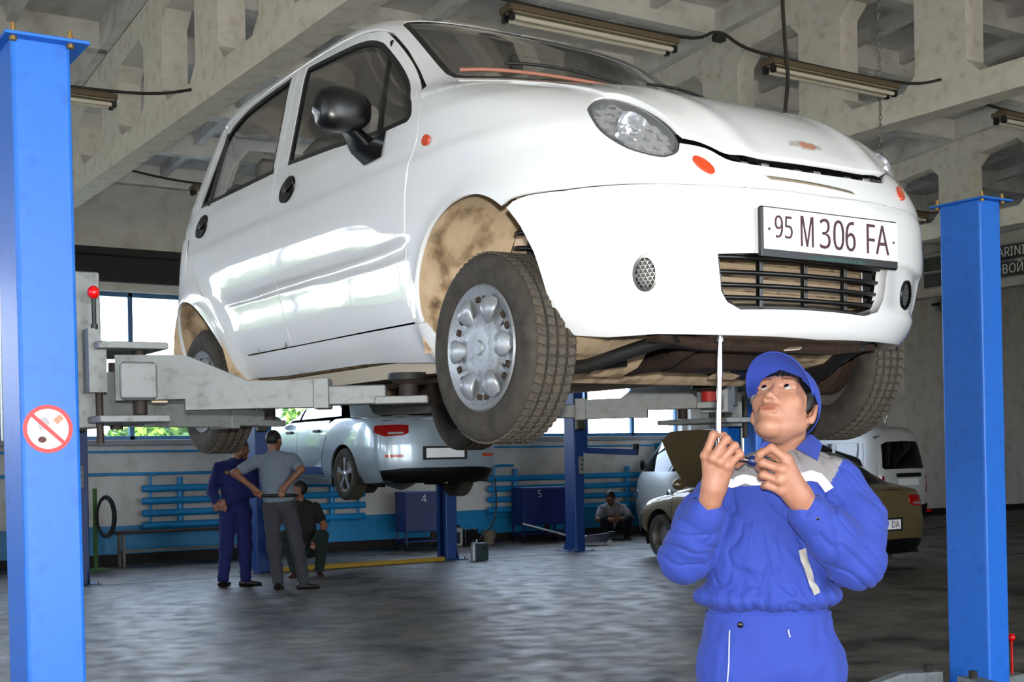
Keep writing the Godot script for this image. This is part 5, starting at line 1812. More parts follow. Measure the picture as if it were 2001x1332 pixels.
# four-door saloon; z = 0 at the rear axle, front axle at 2.6
func build_sedan() -> void:
	if sedan_parts.size():
		return
	var s := Shell.new([.17, .25, .35, .5, .62, .75, .85, .92, .97, 1.0, 1.1, 1.2, 1.3, 1.37, 1.41, 1.43],
		[[.74, .80, .84, .86, .862, .855, .845, .83, .815, .80, .755, .705, .655, .61, .53, .25],
		[3.38, 3.44, 3.5, 3.5, 3.46, 3.3, 2.95, 2.5, 2.15, 2.05, 1.84, 1.62, 1.40, 1.22, 1.05, .9],
		[-.88, -.95, -.99, -1.0, -1.0, -.99, -.98, -.96, -.92, -.62, -.30, -.10, .12, .28, .42, .6],
		[16, 16, 16, 16, 16, 15, 14, 13, 12, 11, 9, 8, 7, 6, 5, 4],
		[2.4, 2.4, 2.4, 2.4, 2.4, 2.4, 2.3, 2.3, 2.3, 2.4, 2.5, 2.5, 2.5, 2.4, 2.2, 2.0],
		[16, 16, 16, 16, 16, 16, 15, 14, 13, 11, 9, 8, 7, 6, 5, 4]], .75)
	var back := Chart.globe(Vector3(0, .6, .1), Vector3(0, 0.05, -1))
	var top := Chart.globe(Vector3(0, .55, .75), Vector3(0, 1, 0.0001))
	var front := Chart.globe(Vector3(0, .5, 2.3), Vector3(0, 0.3, 1))
	var p := sedan_parts
	for sd in [-1.0, 1.0]:
		var fl := Chart.flank(sd)
		var ra := arch2(0.0, .31, .37, .20)
		var quarter: Array = [Vector2(.60, .20)] + arr2([.62, .30, .60, .55, .50, .75, .45, .95, .30, 1.0, .0, 1.0, -.25, .99, -.60, .965, -.80, .94, -.84, .75, -.845, .45, -.82, .22]) + [Vector2(-.55, .20)]
		var ra2 := ra.duplicate()
		ra2.reverse()
		quarter += ra2
		add_part(p, "quarter_panel", panel(s, fl, quarter, [], .05, 0.0, .02, .002), "paint")
		add_part(p, "rear_door", panel(s, fl, arr2([.62, .26, 1.38, .26, 1.38, .97, 1.36, .99, .455, .99, .46, .93, .51, .75, .61, .55, .63, .30]), [], .05, 0.0, .015, .003), "paint")
		add_part(p, "front_door", panel(s, fl, arr2([1.385, .26, 2.24, .26, 2.28, .5, 2.27, .9, 2.10, .985, 1.37, .99, 1.385, .97]), [], .05, 0.0, .015, .003), "paint")
		var fa := arch2(2.6, .31, .37, .20)
		fa.reverse()
		add_part(p, "front_fender", panel(s, fl, arr2([2.22, .20, 2.24, .26, 2.285, .5, 2.275, .88, 2.5, .865, 2.9, .80, 3.18, .70, 3.2, .5, 3.2, .42, 3.12, .42, 2.99, .35]) + arch2(2.6, .31, .37, .20).slice(1), [], .05, 0.0, .02, .002), "paint")
		add_part(p, "sill", panel(s, fl, arr2([.36, .18, 2.24, .18, 2.24, .255, .60, .255, .40, .20]), [], .06, 0.0, .02, 0.0), "paint")
		var w1 := arr2([.16, 1.03, .40, 1.30, .58, 1.355, 1.33, 1.355, 1.36, 1.02])
		var w2 := arr2([1.42, 1.02, 1.40, 1.34, 1.50, 1.24, 1.98, 1.02])
		for w in [w1, w2]:
			add_part(p, "side_window", panel(s, fl, w, [], .08, .002, 0.0, 0.0), "car_glass_dark")
		for z in [1.22, 2.08]:
			add_part(p, "door_handle", Geo.new().box(fl.on(s, Vector2(z - .45, .86)) + Vector3(.012 * sd, 0, 0), Vector3(.03, .035, .19), .01), "rubber")
		add_part(p, "door_mirror", Geo.new().ball(Vector3(.92 * sd, 1.02, 1.98), Vector3(.11, .075, .06), 16, 10), "paint")
		# tail lamp
		var tl := arr3([.48, .90, -1, .55, .905, -.98, .74, .90, -.9, .80, .88, -.75, .80, .80, -.75, .76, .76, -.9, .55, .77, -.98, .48, .80, -1])
		if sd < 0:
			tl = flip_x(tl)
		add_part(p, "tail_lamp", panel(s, back, tl, [], .04, .008, .02, 0.0), "red_lens")
		var tl2 := arr3([.55, .815, -.99, .72, .81, -.92, .72, .785, -.92, .55, .79, -.99])
		add_part(p, "tail_lamp_reflector", panel(s, back, tl2 if sd > 0 else flip_x(tl2), [], .04, .011, .004, 0.0), "reflector")
		var rf := arr3([.56, .54, -1, .76, .54, -.92, .76, .505, -.92, .56, .505, -1])
		add_part(p, "bumper_reflector", panel(s, back, rf if sd > 0 else flip_x(rf), [], .04, .020, .012, 0.0), "amber")
		# headlamp
		var hl := arr3([.42, .74, 3.4, .60, .76, 3.25, .76, .75, 3.0, .78, .66, 3.1, .60, .60, 3.4, .42, .62, 3.45])
		add_part(p, "headlamp", panel(s, front, hl if sd > 0 else flip_x(hl), [], .04, .006, .02, 0.0), "reflector")
		# wheel houses
		for cz in [0.0, 2.6]:
			var rings := []
			for q in arch2(cz, .31, .40, .18):
				rings.append([Vector3(.83 * sd, q.y, q.x), Vector3(.50 * sd, q.y, q.x)])
			var hg := Geo.new().loft(rings, false, false)
			hg.face([Vector3(.5 * sd, .15, cz - .42), Vector3(.5 * sd, .15, cz + .42), Vector3(.5 * sd, .75, cz + .42), Vector3(.5 * sd, .75, cz - .42)], Vector3(sd, 0, 0))
			add_part(p, "wheel_house", hg, "liner_black")
	# rear end
	var bump := both(arr3([0, .64, -1, -.55, .64, -.99, -.78, .64, -.86, -.80, .45, -.84, -.78, .36, -.82, -.55, .38, -.97, 0, .38, -1]))
	add_part(p, "rear_bumper", panel(s, back, bump, [], .05, .012, .02, 0.0), "paint")
	add_part(p, "bumper_apron", panel(s, back, both(arr3([0, .375, -1, -.55, .375, -.97, -.78, .355, -.82, -.74, .21, -.82, -.5, .19, -.92, 0, .19, -.93])), [], .05, .006, .02, 0.0), "black_plastic")
	var lid := both(arr3([0, .955, -.93, -.40, .955, -.92, -.74, .93, -.78, -.76, .80, -.86, -.55, .75, -.98, -.50, .645, -1, 0, .645, -1]))
	add_part(p, "boot_lid", panel(s, back, lid, [], .05, .002, .015, .002), "paint")
	var rs := both(arr3([0, .645, -1, -.55, .65, -.99, -.80, .645, -.85, -.80, .82, -.80, -.62, .74, -.95, -.50, .64, -1]))
	add_part(p, "rear_skirt", panel(s, back, both(arr3([0, .75, -1, -.55, .76, -.98, -.79, .80, -.85, -.79, .63, -.86, -.55, .63, -.99, 0, .63, -1])), [], .05, -.006, .01, 0.0), "paint")
	add_part(p, "boot_deck", panel(s, top, both(arr3([0, .99, -.60, -.5, .985, -.60, -.72, .98, -.55, -.80, .965, -.55, -.80, .95, -.80, -.5, .955, -.92, 0, .96, -.93])), [], .06, 0.0, .01, 0.0), "paint")
	var rg := both(arr3([0, 1.34, .22, -.50, 1.32, .22, -.62, 1.05, -.38, -.58, 1.0, -.55, 0, 1.0, -.6]))
	var wsx := both(arr3([0, 1.36, 1.24, -.50, 1.35, 1.22, -.68, 1.05, 1.86, -.66, 1.0, 1.98, 0, 1.0, 2.04]))
	var shell_top := both(arr3([0, .99, 2.08, -.70, .99, 2.0, -.79, 1.0, 1.95, -.68, 1.22, 1.48, -.60, 1.37, 1.15, -.60, 1.375, .5, -.70, 1.2, .15, -.79, 1.0, -.1, -.79, .985, -.55, -.6, .985, -.62, 0, .99, -.62]))
	add_part(p, "roof", panel(s, top, shell_top, [rg, wsx], .06, 0.0, .012, 0.0), "paint")
	add_part(p, "rear_window", panel(s, top, rg, [], .09, .001, 0.0, 0.0), "car_glass_dark")
	add_part(p, "windscreen", panel(s, top, wsx, [], .09, .001, 0.0, 0.0), "car_glass_dark")
	# front end
	add_part(p, "hood", panel(s, front, both(arr3([0, .985, 2.1, -.70, .97, 2.15, -.80, .89, 2.4, -.78, .82, 2.9, -.60, .78, 3.22, 0, .78, 3.3])), [], .06, 0.0, .012, .002), "paint")
	add_part(p, "front_panel", panel(s, front, both(arr3([0, .775, 3.3, -.60, .775, 3.22, -.78, .815, 2.92, -.83, .62, 3.15, -.60, .60, 3.4, 0, .60, 3.47])), [], .05, 0.0, .01, 0.0), "paint")
	add_part(p, "front_bumper", panel(s, front, both(arr3([0, .595, 3.47, -.60, .595, 3.4, -.84, .61, 3.12, -.84, .40, 3.14, -.60, .22, 3.4, 0, .21, 3.45])), [], .05, .01, .02, 0.0), "bumper_grey")
	# plate in its dish
	var pl := add_part(p, "number_plate", Geo.new().box(Vector3(0, .555, -1.022), Vector3(.52, .112, .006), .002), "plate_white")
	add_part(p, "plate_dish", Geo.new().box(Vector3(0, .555, -1.015), Vector3(.60, .16, .012), .004), "rubber", -1)
	# underside
	add_part(p, "floor_pan", Geo.new().span(Vector3(-.72, .20, -.85), Vector3(.72, .24, 3.2), .02), "chassis_black")
	add_part(p, "exhaust", Geo.new().tube([Vector3(.35, .22, -.90), Vector3(.35, .20, -.55), Vector3(.1, .19, .4), Vector3(.1, .18, 2.2)], [.03, .09, .03, .03], 12), "bare_steel")
	add_part(p, "rear_axle", Geo.new().bar(Vector3(-.66, .25, 0), Vector3(.66, .25, 0), .09, .07, .01).bar(Vector3(-.45, .19, -.25), Vector3(-.62, .22, .1), .05, .05, .01).bar(Vector3(.45, .19, -.25), Vector3(.62, .22, .1), .05, .05, .01), "bare_steel")

# one-box minibus; z = 0 at the rear axle
func build_van() -> void:
	if van_parts.size():
		return
	var s := Shell.new([.22, .32, .5, .8, 1.0, 1.2, 1.5, 1.68, 1.78, 1.83, 1.85],
		[[.64, .68, .70, .70, .69, .67, .625, .59, .54, .42, .15],
		[2.45, 2.52, 2.55, 2.52, 2.46, 2.28, 1.95, 1.72, 1.5, 1.2, .9],
		[-.70, -.74, -.75, -.75, -.745, -.72, -.66, -.61, -.54, -.40, .2],
		[14, 14, 14, 14, 14, 13, 12, 11, 10, 8, 5],
		[2.4, 2.4, 2.4, 2.4, 2.4, 2.4, 2.4, 2.4, 2.3, 2.2, 2.0],
		[16, 16, 16, 16, 16, 15, 14, 13, 11, 8, 5]], .8)
	var back := Chart.globe(Vector3(0, .95, .3), Vector3(0, 0.0, -1))
	var front := Chart.globe(Vector3(0, .9, 1.6), Vector3(0, 0.0, 1))
	var top := Chart.globe(Vector3(0, .9, .8), Vector3(0, 1, 0.0001))
	var p := van_parts
	for sd in [-1.0, 1.0]:
		var fl := Chart.flank(sd)
		var ra := arch2(0.0, .27, .31, .24)
		ra.reverse()
		var fa := arch2(1.85, .27, .31, .24)
		fa.reverse()
		var side := arr2([-.60, .26, -.62, .9, -.58, 1.3, -.50, 1.62, -.40, 1.70, 1.45, 1.70, 1.72, 1.5, 2.1, 1.15, 2.28, .9, 2.28, .30, 2.17, .24]) + arch2(1.85, .27, .31, .24).slice(1, -1) + arr2([1.52, .24, .34, .24]) + arch2(0.0, .27, .31, .24).slice(1, -1)
		var wins := [arr2([-.40, 1.15, -.34, 1.55, .30, 1.55, .32, 1.15]), arr2([.38, 1.15, .38, 1.55, 1.02, 1.55, 1.04, 1.15]), arr2([1.10, 1.13, 1.10, 1.55, 1.45, 1.55, 1.95, 1.13])]
		add_part(p, "side_panel", panel(s, fl, side, wins, .07, 0.0, .015, 0.0), "paint")
		for w in wins:
			add_part(p, "side_window", panel(s, fl, w, [], .1, -.006, 0.0, 0.0), "car_glass_dark")
		var tl := arr3([.56, .98, -.75, .66, .98, -.70, .66, .66, -.70, .56, .66, -.75])
		add_part(p, "tail_lamp", panel(s, back, tl if sd > 0 else flip_x(tl), [], .05, .012, .02, 0.0), "red_lens")
		add_part(p, "bumper_reflector", Geo.new().box(Vector3(.50 * sd, .36, -.775), Vector3(.12, .05, .02), .004), "glow_red")
		add_part(p, "door_mirror", Geo.new().ball(Vector3(.80 * sd, 1.22, 2.02), Vector3(.07, .10, .045), 14, 8), "black_plastic")
		for cz in [0.0, 1.85]:
			var rings := []
			for q in arch2(cz, .27, .34, .2):
				rings.append([Vector3(.66 * sd, q.y, q.x), Vector3(.40 * sd, q.y, q.x)])
			add_part(p, "wheel_house", Geo.new().loft(rings, false, false), "liner_black")
	var win := both(arr3([0, 1.58, -.64, -.40, 1.58, -.63, -.50, 1.54, -.62, -.56, 1.14, -.70, -.52, 1.10, -.72, 0, 1.10, -.73]))
	add_part(p, "tailgate", panel(s, back, both(arr3([0, 1.70, -.58, -.45, 1.68, -.58, -.57, 1.60, -.55, -.64, 1.25, -.66, -.665, .9, -.67, -.66, .50, -.68, -.5, .46, -.74, 0, .46, -.75])), [win], .06, 0.0, .012, 0.0), "paint")
	add_part(p, "rear_window", panel(s, back, win, [], .1, -.004, 0.0, 0.0), "car_glass_dark")
	add_part(p, "tailgate_corner", panel(s, back, both(arr3([0, 1.72, -.56, -.45, 1.70, -.56, -.58, 1.62, -.52, -.645, 1.25, -.62, -.67, .9, -.63, -.67, .30, -.64, -.5, .25, -.72, 0, .25, -.73])), [], .08, -.012, .0, 0.0), "paint")
	add_part(p, "rear_bumper", panel(s, back, both(arr3([0, .46, -.75, -.5, .46, -.74, -.67, .46, -.66, -.67, .27, -.66, -.5, .25, -.72, 0, .25, -.73])), [], .06, .02, .03, 0.0), "bumper_grey")
	add_part(p, "handle_strip", Geo.new().box(Vector3(-.02, .99, -.755), Vector3(.62, .07, .03), .008), "black_plastic")
	add_part(p, "number_plate", Geo.new().box(Vector3(0, .87, -.765), Vector3(.52, .112, .006), .002), "plate_white")
	add_part(p, "roof", panel(s, top, both(arr3([0, 1.70, 1.70, -.5, 1.69, 1.68, -.60, 1.70, 1.42, -.60, 1.70, -.40, -.55, 1.69, -.52, -.4, 1.69, -.56, 0, 1.70, -.58])), [], .08, 0.0, .01, 0.0), "paint")
	var ws := both(arr3([0, 1.62, 1.78, -.46, 1.60, 1.75, -.58, 1.16, 2.18, -.5, 1.12, 2.3, 0, 1.12, 2.36]))
	add_part(p, "front_panel", panel(s, front, both(arr3([0, 1.70, 1.70, -.5, 1.69, 1.68, -.60, 1.6, 1.6, -.66, 1.15, 2.1, -.69, .9, 2.27, -.69, .28, 2.27, -.5, .26, 2.45, 0, .26, 2.5])), [ws], .07, 0.0, .01, 0.0), "paint")
	add_part(p, "windscreen", panel(s, front, ws, [], .1, -.004, 0.0, 0.0), "car_glass_dark")
	for sd in [-1.0, 1.0]:
		add_part(p, "headlamp", Geo.new().ball(Vector3(.50 * sd, .72, 2.44), Vector3(.12, .10, .06), 16, 10), "reflector")
	add_part(p, "floor_pan", Geo.new().span(Vector3(-.60, .24, -.66), Vector3(.60, .28, 2.3), .02), "chassis_black")

func park(called: String, label: String, at: Vector3, turn: float, list: Array, paint: Material, front_z: float, r: float, half: float, style: String, skip := []) -> Node3D:
	var car := thing(called, label, "car" if called != "white_minibus" else "minibus", at, turn)
	dress(car, list, paint, skip)
	for cz in [0.0, front_z]:
		for sd in [-1.0, 1.0]:
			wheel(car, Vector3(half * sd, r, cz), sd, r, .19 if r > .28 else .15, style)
	return car

func background_cars() -> void:
	car_materials()
	var gd := mat("car_glass_dark", Color(0.02, 0.024, 0.025), 0.05)
	gd.metallic_specular = 0.6
	mat("liner_black", Color(0.06, 0.058, 0.055), 0.9)
	mat("bumper_grey", Color(0.035, 0.035, 0.038), 0.5)
	var gr := mat("glow_red", Color(0.75, 0.03, 0.02), 0.2)
	gr.roughness = 0.15
	build_sedan()
	build_van()
	var silver := mat("silver_paint", Color(0.60, 0.66, 0.70), 0.28, 0.35)
	silver.clearcoat_enabled = true
	silver.clearcoat_roughness = 0.03
	var c1 := park("silver_saloon", "silver saloon raised on the old lift, its tail towards the viewer", Vector3(7.63, 0.935, -14.22), PI, sedan_parts, silver, 2.6, .315, .755, "five_spoke")
	plate_text(c1, "", Vector3(0, .555, -1.026))
	var gold := mat("gold_paint", Color(0.40, 0.34, 0.22), 0.35, 0.3)
	gold.clearcoat_enabled = true
	gold.clearcoat_roughness = 0.05
	var c2 := park("gold_saloon", "dull gold saloon with raised hood, parked behind the mechanic, tail towards the viewer", Vector3(11.86, 0, -11.12), PI - deg_to_rad(5.0), sedan_parts, gold, 2.6, .30, .755, "plain", ["bumper_reflector", "hood"])
	c2.scale = Vector3(1, 1, 0.93)
	plate_text(c2, "01 160  DA", Vector3(0, .555, -1.026))
	var white := mat("dull_white_paint", Color(0.72, 0.75, 0.74), 0.3)
	white.clearcoat_enabled = true
	# the hood of the gold car stands open: paint above, dark lining below
	var hood := put("raised_hood", Geo.new().prism(PackedVector2Array([Vector2(-.70, 0), Vector2(.70, 0), Vector2(.76, .4), Vector2(.72, .85), Vector2(.5, 1.02), Vector2(0, 1.06), Vector2(-.5, 1.02), Vector2(-.72, .85), Vector2(-.76, .4)]), .012, Transform3D(Basis(Vector3.RIGHT, deg_to_rad(43)), Vector3(0, .99, 2.12))), gold, c2)
	put("hood_lining", Geo.new().prism(PackedVector2Array([Vector2(-.64, .04), Vector2(.64, .04), Vector2(.70, .4), Vector2(.66, .82), Vector2(0, .98), Vector2(-.66, .82), Vector2(-.70, .4)]), .02, Transform3D(Basis(Vector3.RIGHT, deg_to_rad(43)), Vector3(0, .985, 2.14))), mats["bumper_grey"], hood)
	put("engine", Geo.new().box(Vector3(-.05, .55, 2.72), Vector3(.62, .36, .44), .03).cyl(Vector3(-.3, .76, 2.62), Vector3(.2, .76, 2.62), .05), mats["bare_steel"], c2)
	var c4 := park("white_saloon", "white saloon cut off by the left edge behind the nearest lift post", Vector3(1.72, 0, -14.6), PI, sedan_parts, white, 2.6, .30, .755, "plain")
	var van_paint := mat("van_white", Color(0.74, 0.745, 0.73), 0.35)
	van_paint.clearcoat_enabled = true
	var v1 := park("white_minibus", "white minibus parked near the back wall, its tailgate beside the right lift post", Vector3(17.75, 0, -15.55), PI, van_parts, van_paint, 1.85, .27, .60, "plain")
	plate_text(v1, "", Vector3(0, .87, -.769))
	var v2 := park("white_minibus", "white minibus by the back wall, mostly hidden behind the gold saloon's raised hood", Vector3(16.15, 0, -17.36), -PI / 2, van_parts, van_paint, 1.85, .27, .60, "plain")
	v2.scale = Vector3(0.88, 1, 0.80)

func plate_text(car: Node, words: String, at: Vector3) -> void:
	for q in car.get_children():
		if q.name == "number_plate" and words:
			text_on("characters", words, .07, mats["plate_ink"], q, Transform3D(Basis(Vector3.UP, PI) * Basis.from_scale(Vector3(1.0, 1.1, 1)), at), .002)

# ------------------------------------------------------------------ people
# distance field on a grid; bones are joined with a smooth minimum and meshed as surface nets
class Field:
	var o: Vector3
	var c: float
	var nx: int
	var ny: int
	var nz: int
	var d := PackedFloat32Array()
	func _init(lo: Vector3, hi: Vector3, cell: float) -> void:
		o = lo
		c = cell
		nx = int(ceil((hi.x - lo.x) / cell)) + 1
		ny = int(ceil((hi.y - lo.y) / cell)) + 1
		nz = int(ceil((hi.z - lo.z) / cell)) + 1
		d.resize(nx * ny * nz)
		d.fill(1.0)
	func lo_i(v: float, at: float, n: int) -> int:
		return clampi(int(floor((v - at) / c)), 0, n - 1)
	# tapered bone from a to b; sx, sy, sz squash space so that limbs may be oval
	func bone(a: Vector3, b: Vector3, ra: float, rb: float, k := 0.02, cut := false) -> Field:
		var r := maxf(ra, rb) + k + c * 2.0
		var x0 := lo_i(minf(a.x, b.x) - r, o.x, nx)
		var x1 := lo_i(maxf(a.x, b.x) + r, o.x, nx)
		var y0 := lo_i(minf(a.y, b.y) - r, o.y, ny)
		var y1 := lo_i(maxf(a.y, b.y) + r, o.y, ny)
		var z0 := lo_i(minf(a.z, b.z) - r, o.z, nz)
		var z1 := lo_i(maxf(a.z, b.z) + r, o.z, nz)
		var ba := b - a
		var bb := maxf(ba.dot(ba), 1e-9)
		var dr := rb - ra
		for z in range(z0, z1 + 1):
			for y in range(y0, y1 + 1):
				var at := (z * ny + y) * nx
				var pa := Vector3(o.x + x0 * c, o.y + y * c, o.z + z * c) - a
				for x in range(x0, x1 + 1):
					var h := clampf(pa.dot(ba) / bb, 0.0, 1.0)
					var q := (pa - ba * h).length() - ra - dr * h
					pa.x += c
					var e := d[at + x]
					if cut:
						q = -q
						var m := maxf(k - absf(q - e), 0.0) / k
						d[at + x] = maxf(q, e) + m * m * k * 0.25
					else:
						if q > e + k:
							continue
						var m2 := maxf(k - absf(q - e), 0.0) / k
						d[at + x] = minf(q, e) - m2 * m2 * k * 0.25
		return self
	func egg(ce: Vector3, r: Vector3, k := 0.02, cut := false, turn := Basis.IDENTITY) -> Field:
		var rm := maxf(r.x, maxf(r.y, r.z)) + k + c * 2.0
		var x0 := lo_i(ce.x - rm, o.x, nx)
		var x1 := lo_i(ce.x + rm, o.x, nx)
		var y0 := lo_i(ce.y - rm, o.y, ny)
		var y1 := lo_i(ce.y + rm, o.y, ny)
		var z0 := lo_i(ce.z - rm, o.z, nz)
		var z1 := lo_i(ce.z + rm, o.z, nz)
		var inv := turn.inverse()
		var turned := not turn.is_equal_approx(Basis.IDENTITY)
		for z in range(z0, z1 + 1):
			for y in range(y0, y1 + 1):
				var at := (z * ny + y) * nx
				for x in range(x0, x1 + 1):
					var p := Vector3(o.x + x * c, o.y + y * c, o.z + z * c) - ce
					if turned:
						p = inv * p
					var u := p / r
					var k0 := u.length()
					var k1 := (u / r).length()
					var q := k0 * (k0 - 1.0) / k1 if k1 > 1e-6 else -minf(r.x, minf(r.y, r.z))
					var e := d[at + x]
					if cut:
						q = -q
						var m := maxf(k - absf(q - e), 0.0) / k
						d[at + x] = maxf(q, e) + m * m * k * 0.25
					else:
						if q > e + k:
							continue
						var m2 := maxf(k - absf(q - e), 0.0) / k
						d[at + x] = minf(q, e) - m2 * m2 * k * 0.25
		return self
	func chain(pts: Array, rad: Array, k := 0.012) -> Field:
		for j in pts.size() - 1:
			bone(pts[j], pts[j + 1], rad[j], rad[j + 1], k)
		return self
	func at_point(p: Vector3) -> float:
		var q := (p - o) / c
		var x := clampi(int(q.x), 0, nx - 2)
		var y := clampi(int(q.y), 0, ny - 2)
		var z := clampi(int(q.z), 0, nz - 2)
		var f := q - Vector3(x, y, z)
		var i := (z * ny + y) * nx + x
		var s := nx * ny
		var a := lerpf(lerpf(d[i], d[i + 1], f.x), lerpf(d[i + nx], d[i + nx + 1], f.x), f.y)
		var b := lerpf(lerpf(d[i + s], d[i + s + 1], f.x), lerpf(d[i + s + nx], d[i + s + nx + 1], f.x), f.y)
		return lerpf(a, b, f.z)
	func slope(p: Vector3) -> Vector3:
		var e := c
		return Vector3(at_point(p + Vector3(e, 0, 0)) - at_point(p - Vector3(e, 0, 0)), at_point(p + Vector3(0, e, 0)) - at_point(p - Vector3(0, e, 0)), at_point(p + Vector3(0, 0, e)) - at_point(p - Vector3(0, 0, e))).normalized()
	# front of the form (towards +z) at x, y
	func front(x: float, y: float, z_from: float, z_to: float) -> Vector3:
		var z := z_from
		while z > z_to:
			if at_point(Vector3(x, y, z)) < 0.0:
				break
			z -= c * 0.25
		return Vector3(x, y, z)
	# adds the surface to g; fold moves points along the normal, paint gives colours
	func mesh_into(g: Geo, t := Transform3D.IDENTITY, fold = null, paint = null, clip = null) -> void:
		var ids := PackedInt32Array()
		ids.resize(nx * ny * nz)
		ids.fill(-1)
		var s := nx * ny
		var start := g.p.size()
		var raw := PackedVector3Array()
		var lim := c * 1.9
		for z in nz - 1:
			for y in ny - 1:
				var row := (z * ny + y) * nx
				for x in nx - 1:
					var i := row + x
					var v0 := d[i]
					if v0 > lim or v0 < -lim:
						continue
					var v1 := d[i + 1]
					var v2 := d[i + nx]
					var v3 := d[i + nx + 1]
					var v4 := d[i + s]
					var v5 := d[i + s + 1]
					var v6 := d[i + s + nx]
					var v7 := d[i + s + nx + 1]
					var neg := int(v0 < 0) + int(v1 < 0) + int(v2 < 0) + int(v3 < 0) + int(v4 < 0) + int(v5 < 0) + int(v6 < 0) + int(v7 < 0)
					if neg == 0 or neg == 8:
						continue
					var sum := Vector3.ZERO
					var n := 0
					if (v0 < 0) != (v1 < 0):
						sum += Vector3(v0 / (v0 - v1), 0, 0); n += 1
					if (v2 < 0) != (v3 < 0):
						sum += Vector3(v2 / (v2 - v3), 1, 0); n += 1
					if (v4 < 0) != (v5 < 0):
						sum += Vector3(v4 / (v4 - v5), 0, 1); n += 1
					if (v6 < 0) != (v7 < 0):
						sum += Vector3(v6 / (v6 - v7), 1, 1); n += 1
					if (v0 < 0) != (v2 < 0):
						sum += Vector3(0, v0 / (v0 - v2), 0); n += 1
					if (v1 < 0) != (v3 < 0):
						sum += Vector3(1, v1 / (v1 - v3), 0); n += 1
					if (v4 < 0) != (v6 < 0):
						sum += Vector3(0, v4 / (v4 - v6), 1); n += 1
					if (v5 < 0) != (v7 < 0):
						sum += Vector3(1, v5 / (v5 - v7), 1); n += 1
					if (v0 < 0) != (v4 < 0):
						sum += Vector3(0, 0, v0 / (v0 - v4)); n += 1
					if (v1 < 0) != (v5 < 0):
						sum += Vector3(1, 0, v1 / (v1 - v5)); n += 1
					if (v2 < 0) != (v6 < 0):
						sum += Vector3(0, 1, v2 / (v2 - v6)); n += 1
					if (v3 < 0) != (v7 < 0):
						sum += Vector3(1, 1, v3 / (v3 - v7)); n += 1
					var q := o + (Vector3(x, y, z) + sum / n) * c
					ids[i] = raw.size()
					raw.append(q)
		var nor := PackedVector3Array()
		nor.resize(raw.size())
		if fold != null:
			for k in raw.size():
				var n := slope(raw[k])
				raw[k] += n * float(fold.call(raw[k], n))
		var tris := PackedInt32Array()
		for z in range(1, nz - 1):
			for y in range(1, ny - 1):
				var row := (z * ny + y) * nx
				for x in range(1, nx - 1):
					var i := row + x
					if ids[i] < 0 and ids[i - 1] < 0 and ids[i - nx] < 0 and ids[i - s] < 0:
						continue
					var inn := d[i] < 0
					for ax in 3:
						var st := 1 if ax == 0 else nx if ax == 1 else s
						if inn == (d[i + st] < 0):
							continue
						var a := nx if ax == 0 else s if ax == 1 else 1
						var b := s if ax == 0 else 1 if ax == 1 else nx
						var q0 := ids[i]
						var q1 := ids[i - a]
						var q2 := ids[i - a - b]
						var q3 := ids[i - b]
						if q0 < 0 or q1 < 0 or q2 < 0 or q3 < 0:
							continue
						if clip != null and clip.call(raw[q0]):
							continue
						if inn:
							tris.append_array([q0, q1, q2, q0, q2, q3])
						else:
							tris.append_array([q0, q2, q1, q0, q3, q2])
		for k in range(0, tris.size(), 3):
			var fn := (raw[tris[k + 2]] - raw[tris[k]]).cross(raw[tris[k + 1]] - raw[tris[k]])
			nor[tris[k]] += fn
			nor[tris[k + 1]] += fn
			nor[tris[k + 2]] += fn
		# make sure the normals point outwards
		var flip := false
		if raw.size() > 0:
			var score := 0.0
			for k in range(0, raw.size(), 1 + raw.size() / 60):
				score += nor[k].dot(slope(raw[k]))
			flip = score < 0.0
		for k in raw.size():
			var n := nor[k].normalized()
			if flip:
				n = -n
			if paint != null:
				g.col = paint.call(raw[k])
			g.vert(t * raw[k], (t.basis * n).normalized())
		for k in range(0, tris.size(), 3):
			if flip:
				g.i.append_array([start + tris[k], start + tris[k + 2], start + tris[k + 1]])
			else:
				g.i.append_array([start + tris[k], start + tris[k + 1], start + tris[k + 2]])
		if paint != null:
			g.use_col = true
		g.col = Color.WHITE

var fold_noise := FastNoiseLite.new()

func skin_mat(key: String, c: Color) -> StandardMaterial3D:
	var m := mat(key, c, 0.5)
	m.vertex_color_use_as_albedo = true
	m.subsurf_scatter_enabled = true
	m.subsurf_scatter_strength = 0.10
	return m

